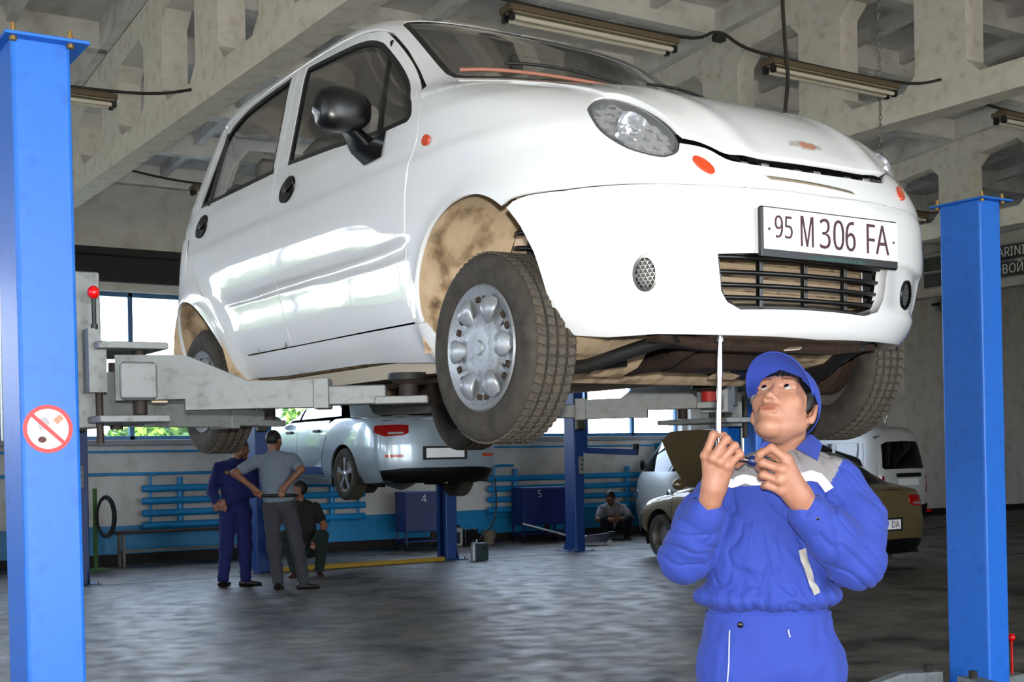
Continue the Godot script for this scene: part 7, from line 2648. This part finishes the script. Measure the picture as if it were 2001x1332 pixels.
	var lg := Geo.new()
	lf.mesh_into(lg, Transform3D.IDENTITY, wrinkle)
	put("trousers", lg, look.legs, node)
	for s in ["l", "r"]:
		var a: Vector3 = j[s + "_ankle"]
		var toe: Vector3 = j[s + "_toe"]
		var d := V(toe.x - a.x, 0, toe.z - a.z).normalized()
		var n := d.cross(Vector3.UP)
		var rings := []
		for q in [[-.075, .040, .055], [-.05, .044, .085], [.02, .046, .080], [.09, .050, .055], [.15, .046, .045], [.18, .026, .030]]:
			var r := []
			for k in 10:
				var an := TAU * k / 10
				r.append(V(a.x, 0, a.z) + d * q[0] + n * cos(an) * q[1] + V(0, q[2] * .5 + q[2] * .5 * sin(an), 0))
			rings.append(r)
		put("shoe", Geo.new().loft(rings), look.shoe, node)

func stand(called_label: String, u_world: Vector3, j: Dictionary, look: Dictionary) -> Node3D:
	var n := thing("person", called_label, "person", u_world, deg_to_rad(-33.0))
	figure(n, j, look)
	return n

func cloth(key: String, c: Color) -> StandardMaterial3D:
	var m := mat(key, c, 0.9)
	m.rim_enabled = true
	m.rim = 0.15
	return m

func bystanders() -> void:
	var brown := Color(0.48, 0.31, 0.22)
	var navy := cloth("navy_overall", Color(0.02, 0.065, 0.30))
	var black_shoe := mat("shoe_brown", Color(0.08, 0.055, 0.05), 0.5)
	# man in dark blue overalls, back to the viewer, hands clasped behind him
	var m1 := stand("man in dark blue overalls seen from behind, hands clasped behind his back", V(5.33, 0, -14.02), {
		"head": V(.045, 1.575, -.05), "neck": V(.0, 1.455, -.04), "l_shoulder": V(-.195, 1.36, .0), "r_shoulder": V(.185, 1.365, -.02),
		"l_elbow": V(-.265, 1.10, .06), "r_elbow": V(.215, 1.08, .07), "l_wrist": V(-.185, .955, .155), "r_wrist": V(-.105, .975, .165), "l_hand": V(-.13, .93, .18), "r_hand": V(-.19, .92, .17),
		"pelvis": V(-.02, .90, .0), "l_hip": V(-.10, .86, 0), "r_hip": V(.075, .86, 0), "l_knee": V(-.125, .46, 0), "r_knee": V(.085, .46, -.02), "l_ankle": V(-.165, .07, .02), "r_ankle": V(.085, .07, -.02), "l_toe": V(-.14, 0, -.2), "r_toe": V(.26, 0, -.08)},
		{"skin_key": "skin_tan", "skin": brown, "yaw": 2.2, "pitch": 0.05, "sleeve": "long", "top": navy, "legs": navy, "shoe": black_shoe})
	put("back_yoke", Geo.new().box(V(-.01, 1.39, .100), V(.27, .10, .02), .008, Transform3D(Basis(Vector3.RIGHT, -0.5), V(0, .06, .62))), mat("yoke_dull", Color(0.30, 0.29, 0.28), 0.8), m1)
	put("back_lettering", Geo.new().box(V(-.075, 1.305, .128), V(.045, .035, .004)).box(V(-.02, 1.305, .130), V(.04, .035, .004)).box(V(.035, 1.303, .130), V(.045, .035, .004)), mat("lettering_yellow", Color(0.50, 0.42, 0.10), 0.7), m1)
	# man in a grey polo shirt, hands on his hips
	var grey := cloth("polo_grey", Color(0.40, 0.44, 0.48))
	var trous := cloth("trouser_grey", Color(0.20, 0.20, 0.225))
	var m2 := stand("man in pale grey polo shirt seen from behind, hands on his hips", V(5.66, 0, -13.30), {
		"head": V(-.16, 1.645, -.05), "neck": V(-.155, 1.525, -.02), "l_shoulder": V(-.345, 1.425, .0), "r_shoulder": V(.055, 1.445, .0),
		"l_elbow": V(-.575, 1.30, .10), "r_elbow": V(.165, 1.33, .10), "l_wrist": V(-.375, 1.135, .08), "r_wrist": V(.01, 1.16, .15), "l_hand": V(-.31, 1.07, .05), "r_hand": V(-.05, 1.06, .16),
		"pelvis": V(-.095, .96, .0), "l_hip": V(-.19, .90, 0), "r_hip": V(.0, .90, 0), "l_knee": V(-.17, .47, 0), "r_knee": V(.10, .47, .03), "l_ankle": V(-.125, .07, .03), "r_ankle": V(.16, .07, .03), "l_toe": V(-.12, 0, -.2), "r_toe": V(.34, 0, -.06)},
		{"skin_key": "skin_tan", "skin": brown, "yaw": 2.7, "pitch": 0.05, "sleeve": "short", "top": grey, "legs": trous, "shoe": black_shoe, "belly": 1.05})
	var belt := []
	for k in 25:
		var an := TAU * k / 24
		belt.append(V(-.095 + .185 * cos(an), 1.045, .005 + .137 * sin(an)))
	put("belt", Geo.new().tube(belt, .020, 8, false), mats["rubber"], m2)
	# man crouching behind him, green trousers
	var green := cloth("trouser_green", Color(0.05, 0.13, 0.10))
	var dark := cloth("shirt_dark", Color(0.09, 0.08, 0.08))
	stand("man crouching behind the grey polo shirt, in dark green trousers, one arm raised", V(6.46, 0, -14.62), {
		"head": V(-.10, 1.06, .03), "neck": V(-.08, .94, .0), "l_shoulder": V(-.24, .84, .05), "r_shoulder": V(.10, .84, -.02),
		"l_elbow": V(-.33, .66, .16), "r_elbow": V(.22, .62, .05), "l_wrist": V(-.34, .90, .20), "r_wrist": V(.16, .45, .18), "l_hand": V(-.35, .99, .2), "r_hand": V(.12, .40, .24),
		"pelvis": V(.0, .34, -.05), "l_hip": V(-.09, .34, -.02), "r_hip": V(.10, .34, -.02), "l_knee": V(-.20, .52, .28), "r_knee": V(.22, .50, .26), "l_ankle": V(-.14, .08, .10), "r_ankle": V(.16, .08, .10), "l_toe": V(-.17, 0, .3), "r_toe": V(.2, 0, .3)},
		{"skin_key": "skin_tan", "skin": brown, "yaw": -1.2, "pitch": -0.3, "sleeve": "short", "top": dark, "legs": green, "shoe": mat("shoe_red", Color(0.22, 0.07, 0.05), 0.6)})
	# man squatting by the trolley jack
	var pale := cloth("shirt_pale", Color(0.52, 0.51, 0.53))
	var jeans := cloth("jeans_dark", Color(0.05, 0.07, 0.11))
	stand("man in a pale grey shirt squatting by the wall, forearms on his knees", V(13.25, 0, -17.25), {
		"head": V(-.07, .70, .12), "neck": V(-.04, .60, .02), "l_shoulder": V(-.21, .52, .0), "r_shoulder": V(.15, .52, .0),
		"l_elbow": V(-.30, .34, .16), "r_elbow": V(.27, .35, .16), "l_wrist": V(-.10, .345, .33), "r_wrist": V(.08, .35, .34), "l_hand": V(.0, .34, .36), "r_hand": V(.0, .36, .36),
		"pelvis": V(.0, .22, -.16), "l_hip": V(-.09, .22, -.12), "r_hip": V(.09, .22, -.12), "l_knee": V(-.19, .34, .26), "r_knee": V(.21, .34, .26), "l_ankle": V(-.16, .08, .08), "r_ankle": V(.20, .08, .10), "l_toe": V(-.2, 0, .3), "r_toe": V(.24, 0, .3)},
		{"skin_key": "skin_tan", "skin": brown, "yaw": -0.3, "pitch": 0.55, "sleeve": "short", "top": pale, "legs": jeans, "shoe": black_shoe})

# ------------------------------------------------------------------ lamps, pipes, benches, carts and small things
func tube_lamp(label: String, a: Vector3, b: Vector3, group := "unlit twin-tube lamps") -> void:
	var ce := (a + b) * 0.5
	var t := thing("fluorescent_lamp", label, "lamp", ce, 0.0, group)
	var l := a.distance_to(b)
	var rust := mat("lamp_rust", Color(0.36, 0.31, 0.24), 0.7)
	put("housing", Geo.new().box(Vector3(0, .035, 0), Vector3(l, .05, .17), .008).box(Vector3(0, .065, 0), Vector3(l * .98, .03, .08), .008), rust, t)
	put("reflector_tray", Geo.new().box(Vector3(0, .004, 0), Vector3(l * .97, .012, .15), .003), mat("lamp_tray", Color(0.55, 0.52, 0.45), 0.6), t)
	for z in [-.045, .045]:
		put("tube", Geo.new().cyl(Vector3(-l / 2 + .05, -.03, z), Vector3(l / 2 - .05, -.03, z), .019, -1, 12), mat("tube_glass", Color(0.80, 0.78, 0.72), 0.25), t)
		for x in [-1, 1]:
			put("tube_socket", Geo.new().box(Vector3((l / 2 - .03) * x, -.02, z), Vector3(.045, .07, .045), .008), mats["rubber"], t)

func furnishings() -> void:
	var dark: Material = mats["dark_iron"]
	# lamps on their cables between the girders
	tube_lamp("unlit twin-tube lamp hanging above the white hatchback's windscreen", Vector3(5.07, 4.655, -7.8), Vector3(6.66, 4.655, -7.8))
	tube_lamp("unlit twin-tube lamp crossing a girder opening above the hatchback's hood", Vector3(7.68, 4.665, -7.8), Vector3(9.24, 4.665, -7.8))
	tube_lamp("unlit twin-tube lamp cut off by the right edge of the picture", Vector3(10.75, 4.63, -7.8), Vector3(12.3, 4.63, -7.8))
	tube_lamp("unlit twin-tube lamp just right of the nearest lift post's top", Vector3(1.68, 4.56, -11.2), Vector3(3.22, 4.58, -11.2))
	tube_lamp("unlit twin-tube lamp half hidden by the hatchback's rear pillar", Vector3(5.2, 4.70, -15.0), Vector3(6.75, 4.70, -15.0))
	tube_lamp("dark lamp far back between the hatchback and the right lift post", Vector3(14.1, 4.86, -12.6), Vector3(15.6, 4.86, -12.6))
	for q in [["cable along the lamps above the hatchback", [Vector3(4.15, 4.90, -7.8), Vector3(5.0, 4.76, -7.8), Vector3(6.72, 4.755, -7.8), Vector3(7.15, 4.86, -7.8), Vector3(7.62, 4.765, -7.8), Vector3(9.30, 4.765, -7.8), Vector3(9.92, 4.88, -7.8)]], ["cable from the left girder to the lamp beside the nearest post", [Vector3(-1.9, 4.80, -11.2), Vector3(1.6, 4.67, -11.2), Vector3(3.3, 4.675, -11.2), Vector3(3.93, 4.79, -11.2)]], ["cable to the lamp behind the hatchback's rear pillar", [Vector3(4.15, 4.92, -15.0), Vector3(5.1, 4.80, -15.0), Vector3(6.85, 4.80, -15.0), Vector3(9.9, 4.9, -15.0)]], ["cable to the dark lamp far back", [Vector3(10.15, 5.0, -12.6), Vector3(14.0, 4.96, -12.6), Vector3(15.65, 4.96, -12.6), Vector3(15.92, 5.0, -12.6)]], ["cable to the lamp at the right edge", [Vector3(10.1, 4.86, -7.8), Vector3(10.65, 4.73, -7.8), Vector3(12.4, 4.73, -7.8), Vector3(15.9, 4.9, -7.8)]]]:
		tag(put("lamp_cable", Geo.new().tube(curved(q[1], 6), .014, 6), mat("cable_dark", Color(0.14, 0.12, 0.10), 0.7)), q[0], "cable", "cables strung between the girders")
	tag(put("junction_box", Geo.new().box(Vector3(7.15, 4.815, -7.8), Vector3(.10, .06, .08), .01), dark), "small dark junction box on the cable between two lamps", "junction box")
	tag(put("hanging_cable", Geo.new().tube(curved([Vector3(6.17, 5.95, -6.12), Vector3(6.175, 4.6, -6.12), Vector3(6.20, 4.1, -6.12), Vector3(6.215, 3.9, -6.12), Vector3(6.17, 3.55, -6.12), Vector3(6.17, 3.2, -6.1)], 5), .013, 6), mats["cable_dark"]), "slack grey cable hanging from the roof over the hatchback's hood", "cable")
	# lifting chain
	var chain := thing("chain", "steel chain hanging behind the hatchback's far headlamp", "chain", Vector3(9.30, 1.66, -8.0))
	var link := Geo.new()
	var ring := []
	for k in 13:
		var an := TAU * k / 12
		ring.append(Vector3(cos(an) * .013, sin(an) * .026, 0))
	link.tube(ring, .005, 6, false)
	var lm := link.mesh()
	for k in 96:
		put_mesh("link", lm, mats["bare_steel"], chain, Transform3D(Basis(Vector3.UP, PI / 2 * (k % 2) + .4), Vector3(0, .03 + k * .0445, 0)))
	# pipes and radiators on the back wall
	var bp: Material = mats["blue_pipe"]
	tag(put("wall_pipe", Geo.new().cyl(Vector3(-1, 1.60, ZB + .06), Vector3(16, 1.585, ZB + .06), .016, -1, 8), bp), "thin blue pipe running along under the windows", "pipe")
	tag(put("wall_pipe", Geo.new().cyl(Vector3(-1, 1.28, ZB + .06), Vector3(9.9, 1.27, ZB + .06), .022, -1, 8), bp), "blue pipe running along the wall above the left radiators", "pipe")
	radiator("blue tube radiator on the back wall behind the man in dark overalls", 5.50, 9.0)
	radiator("blue tube radiator on the back wall between the two old lifts", 11.30, 14.80)
	# bench
	var b := thing("bench", "long worn wooden bench against the back wall, left of the men", "bench", Vector3(5.95, 0, -17.72), 0.0)
	put("seat_board", Geo.new().box(Vector3(0, .475, 0), Vector3(1.95, .035, .30), .006), mat("bench_wood", Color(0.20, 0.15, 0.12), 0.7), b)
	for x in [-.88, .88]:
		for z in [-.11, .11]:
			put("leg", Geo.new().bar(Vector3(x, 0, z), Vector3(x, .46, z), .04, .04, .004), mat("bench_leg", Color(0.42, 0.40, 0.36), 0.6), b)
		put("foot_rail", Geo.new().bar(Vector3(x, .2, -.11), Vector3(x, .2, .11), .03, .03), mats["bench_leg"], b)
	put("stretcher", Geo.new().bar(Vector3(-.88, .22, .11), Vector3(.88, .22, .11), .03, .03), mats["bench_leg"], b)
	# tool carts
	tool_cart("dark blue tool cart numbered 4 under the silver car", "4", Vector3(9.75, 0, -17.55))
	tool_cart("dark blue tool cart numbered 5 beside the old lift post", "5", Vector3(12.05, 0, -17.75))
	# things on the floor by the wall
	var can := thing("canister", "white plastic canister standing beside the cart numbered 4", "canister", Vector3(10.42, 0, -17.75))
	put("body", Geo.new().box(Vector3(0, .15, 0), Vector3(.22, .30, .15), .03), mat("canister_white", Color(0.62, 0.62, 0.60), 0.5), can)
	put("neck", Geo.new().cyl(Vector3(.05, .30, 0), Vector3(.05, .34, 0), .03), mats["rubber"], can)
	put("label_band", Geo.new().box(Vector3(-.02, .14, .076), Vector3(.12, .18, .002)), mats["rubber"], can)
	put("grip", Geo.new().tube([Vector3(-.07, .30, 0), Vector3(-.05, .34, 0), Vector3(.01, .34, 0), Vector3(.02, .30, 0)], .012, 6), mats["canister_white"], can)
	var bag := thing("battery", "black car battery on the floor by the back wall", "battery", Vector3(10.70, 0, -17.80))
	put("case", Geo.new().box(Vector3(0, .13, 0), Vector3(.26, .26, .18), .015), mats["black_plastic"], bag)
	put("terminal", Geo.new().cyl(Vector3(-.08, .26, .04), Vector3(-.08, .28, .04), .012, -1, 8).cyl(Vector3(.08, .26, .04), Vector3(.08, .28, .04), .012, -1, 8), mats["bare_steel"], bag)
	var bu := thing("bucket", "small beige bucket on the floor by the back wall", "bucket", Vector3(11.02, 0, -17.70))
	put("pail", Geo.new().lathe([Vector2(0, .005), Vector2(.09, .005), Vector2(.115, .22), Vector2(.122, .225), Vector2(.11, .215), Vector2(.086, .02), Vector2(0, .02)], Transform3D.IDENTITY, 24), mat("bucket_beige", Color(0.40, 0.36, 0.29), 0.7), bu)
	put("bail", Geo.new().tube([Vector3(-.118, .21, 0), Vector3(-.08, .12, .10), Vector3(0, .10, .13), Vector3(.08, .12, .10), Vector3(.118, .21, 0)], .004, 6), mats["bare_steel"], bu)
	var pu := thing("hydraulic_unit", "small green hydraulic box at the foot of the old lift post", "hydraulic unit", Vector3(9.32, 0, -15.22))
	put("case", Geo.new().box(Vector3(0, .115, 0), Vector3(.20, .23, .16), .01), mat("unit_green", Color(0.06, 0.19, 0.19), 0.55), pu)
	put("gauge", Geo.new().cyl(Vector3(.03, .16, .08), Vector3(.03, .16, .095), .03, -1, 16), mats["rubber"], pu)
	put("valve", Geo.new().cyl(Vector3(-.05, .23, 0), Vector3(-.05, .28, 0), .018, -1, 10), mats["bare_steel"], pu)
	var sc := thing("spray_can", "pale grey spray can beside the green hydraulic box", "spray can", Vector3(9.17, 0, -15.14))
	put("can", Geo.new().lathe([Vector2(0, .0), Vector2(.04, .0), Vector2(.04, .22), Vector2(.03, .245), Vector2(.018, .25), Vector2(0, .25)], Transform3D.IDENTITY, 18), mat("can_grey", Color(0.50, 0.52, 0.53), 0.4, 0.5), sc)
	put("nozzle", Geo.new().cyl(Vector3(0, .25, 0), Vector3(0, .28, 0), .012, -1, 10), mats["rubber"], sc)
	tag(put("air_hose", Geo.new().tube(curved([Vector3(9.45, 1.15, -15.0), Vector3(9.47, .75, -15.0), Vector3(9.42, .5, -15.05), Vector3(9.33, .35, -15.15), Vector3(9.30, .24, -15.2)], 6), .012, 6), mats["rubber"]), "black air hose hanging down to the green hydraulic box", "hose")
	# trolley jack
	var j := thing("trolley_jack", "dark blue trolley jack lying in front of the squatting man", "trolley jack", Vector3(12.05, 0, -16.35), deg_to_rad(-25))
	var jb := mat("jack_blue", Color(0.04, 0.08, 0.18), 0.4)
	for z in [-.11, .11]:
		put("side_plate", Geo.new().prism(PackedVector2Array([Vector2(-.36, .05), Vector2(.34, .05), Vector2(.36, .11), Vector2(.05, .17), Vector2(-.34, .13)]), .012, Transform3D(Basis.IDENTITY, Vector3(0, 0, z))), jb, j)
		for x in [-.30, .30]:
			put("caster", Geo.new().cyl(Vector3(x, .045, z * 1.15), Vector3(x, .045, z * 1.15 + .03 * signf(z)), .045, -1, 16), mats["bare_steel"], j)
	put("lift_arm", Geo.new().bar(Vector3(-.05, .12, 0), Vector3(.36, .17, 0), .09, .06, .01), jb, j)
	put("saddle", Geo.new().cyl(Vector3(.36, .17, 0), Vector3(.36, .21, 0), .06, -1, 16), mats["rubber"], j)
	put("lever", Geo.new().cyl(Vector3(-.25, .13, 0), Vector3(-1.05, .36, -.1), .016, -1, 8), mats["bare_steel"], j)
	put("cylinder", Geo.new().cyl(Vector3(-.28, .11, 0), Vector3(.02, .11, 0), .045, -1, 14), mats["chrome_rod"], j)
	var st := thing("waste_bin", "dark bin standing against the wall left of the squatting man", "bin", Vector3(12.92, 0, -17.9))
	put("drum", Geo.new().lathe([Vector2(0, .01), Vector2(.12, .01), Vector2(.14, .30), Vector2(.146, .30), Vector2(.132, .29), Vector2(.112, .03), Vector2(0, .03)], Transform3D.IDENTITY, 20), mat("bin_green", Color(0.07, 0.09, 0.08), 0.6), st)
	put("rim", Geo.new().lathe([Vector2(.138, .29), Vector2(.15, .295), Vector2(.15, .31), Vector2(.138, .312)], Transform3D.IDENTITY, 20), mats["dark_iron"], st)
	# green stand with a coiled hose, left
	var hs := thing("hose_stand", "green stand with a coiled black hose beside the left bench", "hose stand", Vector3(4.62, 0, -17.35))
	put("pole", Geo.new().box(Vector3(0, .55, 0), Vector3(.05, 1.1, .05), .006), mat("stand_green", Color(0.20, 0.36, 0.10), 0.6), hs)
	put("foot", Geo.new().box(Vector3(0, .015, 0), Vector3(.3, .03, .3), .006), mats["stand_green"], hs)
	for k in 3:
		var co := []
		for q in 25:
			var an := TAU * q / 24
			co.append(Vector3(.12 + cos(an) * (.10 + .015 * k), .72 + sin(an) * (.24 + .02 * k), .05 + .025 * k))
		put("coil", Geo.new().tube(co, .011, 6, false), mats["rubber"], hs)
	# sign boards under the far girder
	var sg := thing("sign_board", "black hanging sign with two lines of white lettering at the right edge", "sign", Vector3(15.80, 3.84, -11.2), -PI / 2)
	var black := mat("sign_black", Color(0.018, 0.018, 0.022), 0.5)
	put("upper_panel", Geo.new().box(Vector3(0, .36, 0), Vector3(3.2, .20, .03), .004), black, sg)
	put("lower_panel", Geo.new().box(Vector3(0, .12, 0), Vector3(3.2, .20, .03), .004), black, sg)
	put("frame", Geo.new().box(Vector3(0, .24, .004), Vector3(3.22, .012, .034)).box(Vector3(0, .475, .0), Vector3(3.22, .015, .034)).box(Vector3(0, .008, .0), Vector3(3.22, .015, .034)), mats["arm_grey"], sg)
	for x in [-1.3, 1.3]:
		put("hanger", Geo.new().cyl(Vector3(x, .48, 0), Vector3(x, .76, 0), .008, -1, 6), dark, sg)
	var wl := mat("sign_white", Color(0.72, 0.72, 0.72), 0.5)
	text_on("lettering", "ARINI", .125, wl, sg, Transform3D(Basis.IDENTITY, Vector3(-.08, .36, .018)), .003)
	text_on("lettering", "TAM", .125, wl, sg, Transform3D(Basis.IDENTITY, Vector3(.34, .36, .018)), .003)
	text_on("lettering", "ОВОЙ", .125, wl, sg, Transform3D(Basis.IDENTITY, Vector3(-.12, .12, .018)), .003)
	# a dark blue machine at the far right and a flood lamp on the wall
	var mc := thing("tyre_machine", "dark blue tyre machine with black column at the far right edge", "machine", Vector3(18.0, 0, -11.6))
	put("cabinet", Geo.new().box(Vector3(0, .38, 0), Vector3(.9, .76, .7), .03), mats["old_lift_blue"], mc)
	put("turntable", Geo.new().cyl(Vector3(0, .76, 0), Vector3(0, .82, 0), .28, -1, 24), mats["bare_steel"], mc)
	put("column", Geo.new().box(Vector3(-.36, 1.15, -.2), Vector3(.16, .8, .16), .01), mats["black_plastic"], mc)
	put("arm", Geo.new().bar(Vector3(-.36, 1.5, -.2), Vector3(.1, 1.45, .05), .09, .12, .01), mats["black_plastic"], mc)
	put("gauge_board", Geo.new().box(Vector3(-.36, 1.35, -.08), Vector3(.22, .30, .05), .01), mats["rubber"], mc)
	var fl := thing("flood_light", "small dark flood light fixed to the back wall, right of the hatchback", "light", Vector3(22.8, 4.55, ZB + .02))
	put("bracket", Geo.new().bar(Vector3(0, 0, 0), Vector3(0, 0, .25), .05, .05, .005), dark, fl)
	put("lamp_head", Geo.new().lathe([Vector2(0, .0), Vector2(.10, .02), Vector2(.16, .16), Vector2(.15, .165), Vector2(.0, .12)], Transform3D(Basis(Vector3.RIGHT, PI / 2 + .5), Vector3(0, .02, .28)), 20), mats["bare_steel"], fl)

func radiator(label: String, x0: float, x1: float) -> void:
	var r := thing("radiator", label, "radiator", Vector3(x0, 0, ZB + .16))
	var bp: Material = mats["blue_pipe"]
	var l := x1 - x0
	for k in 4:
		var y := 1.06 - .175 * k
		put("pipe", Geo.new().tube([Vector3(-.01, y, 0), Vector3(0, y, 0), Vector3(l, y, 0), Vector3(l + .01, y, 0)], [.03, .052, .052, .03], 14), bp, r)
	for x in [.12, .55, l - .55, l - .10]:
		put("header", Geo.new().cyl(Vector3(x, .46, -.02), Vector3(x, 1.22, -.02), .022 if x in [.12, l - .10] else .045, -1, 10), bp, r)
	put("feed", Geo.new().tube(curved([Vector3(.12, 1.05, 0), Vector3(.12, 1.22, 0), Vector3(.18, 1.27, 0), Vector3(.5, 1.275, 0)], 4), .022, 8), bp, r)

func tool_cart(label: String, digit: String, at: Vector3) -> void:
	var c := thing("tool_cart", label, "tool cart", at, deg_to_rad(-8))
	var blue := mat("cart_blue", Color(0.015, 0.11, 0.36), 0.45)
	put("cabinet", Geo.new().box(Vector3(0, .60, 0), Vector3(.82, .62, .45), .012), blue, c)
	for x in [-.205, .205]:
		var d := put("door", Geo.new().box(Vector3(x, .60, .228), Vector3(.395, .58, .012), .004), blue, c)
		put("pull", Geo.new().box(Vector3(x * .25, .62, .238), Vector3(.015, .08, .012), .003), mats["dark_iron"], d)
	put("lower_shelf", Geo.new().box(Vector3(0, .14, 0), Vector3(.82, .03, .45), .006), blue, c)
	for x in [-.39, .39]:
		for z in [-.2, .2]:
			put("leg", Geo.new().bar(Vector3(x, .10, z), Vector3(x, .30, z), .03, .03), blue, c)
			put("caster", Geo.new().cyl(Vector3(x - .015, .05, z), Vector3(x + .015, .05, z), .05, -1, 14), mats["rubber"], c)
	put("oil_can", Geo.new().cyl(Vector3(.12, .155, .05), Vector3(.12, .27, .05), .05, -1, 14), mats["rust_and_slot_shade"], c)
	text_on("number", digit, .11, mat("digit_white", Color(0.80, 0.82, 0.85), 0.5), c, Transform3D(Basis.IDENTITY, Vector3(-.10, .80, .236)), .002)
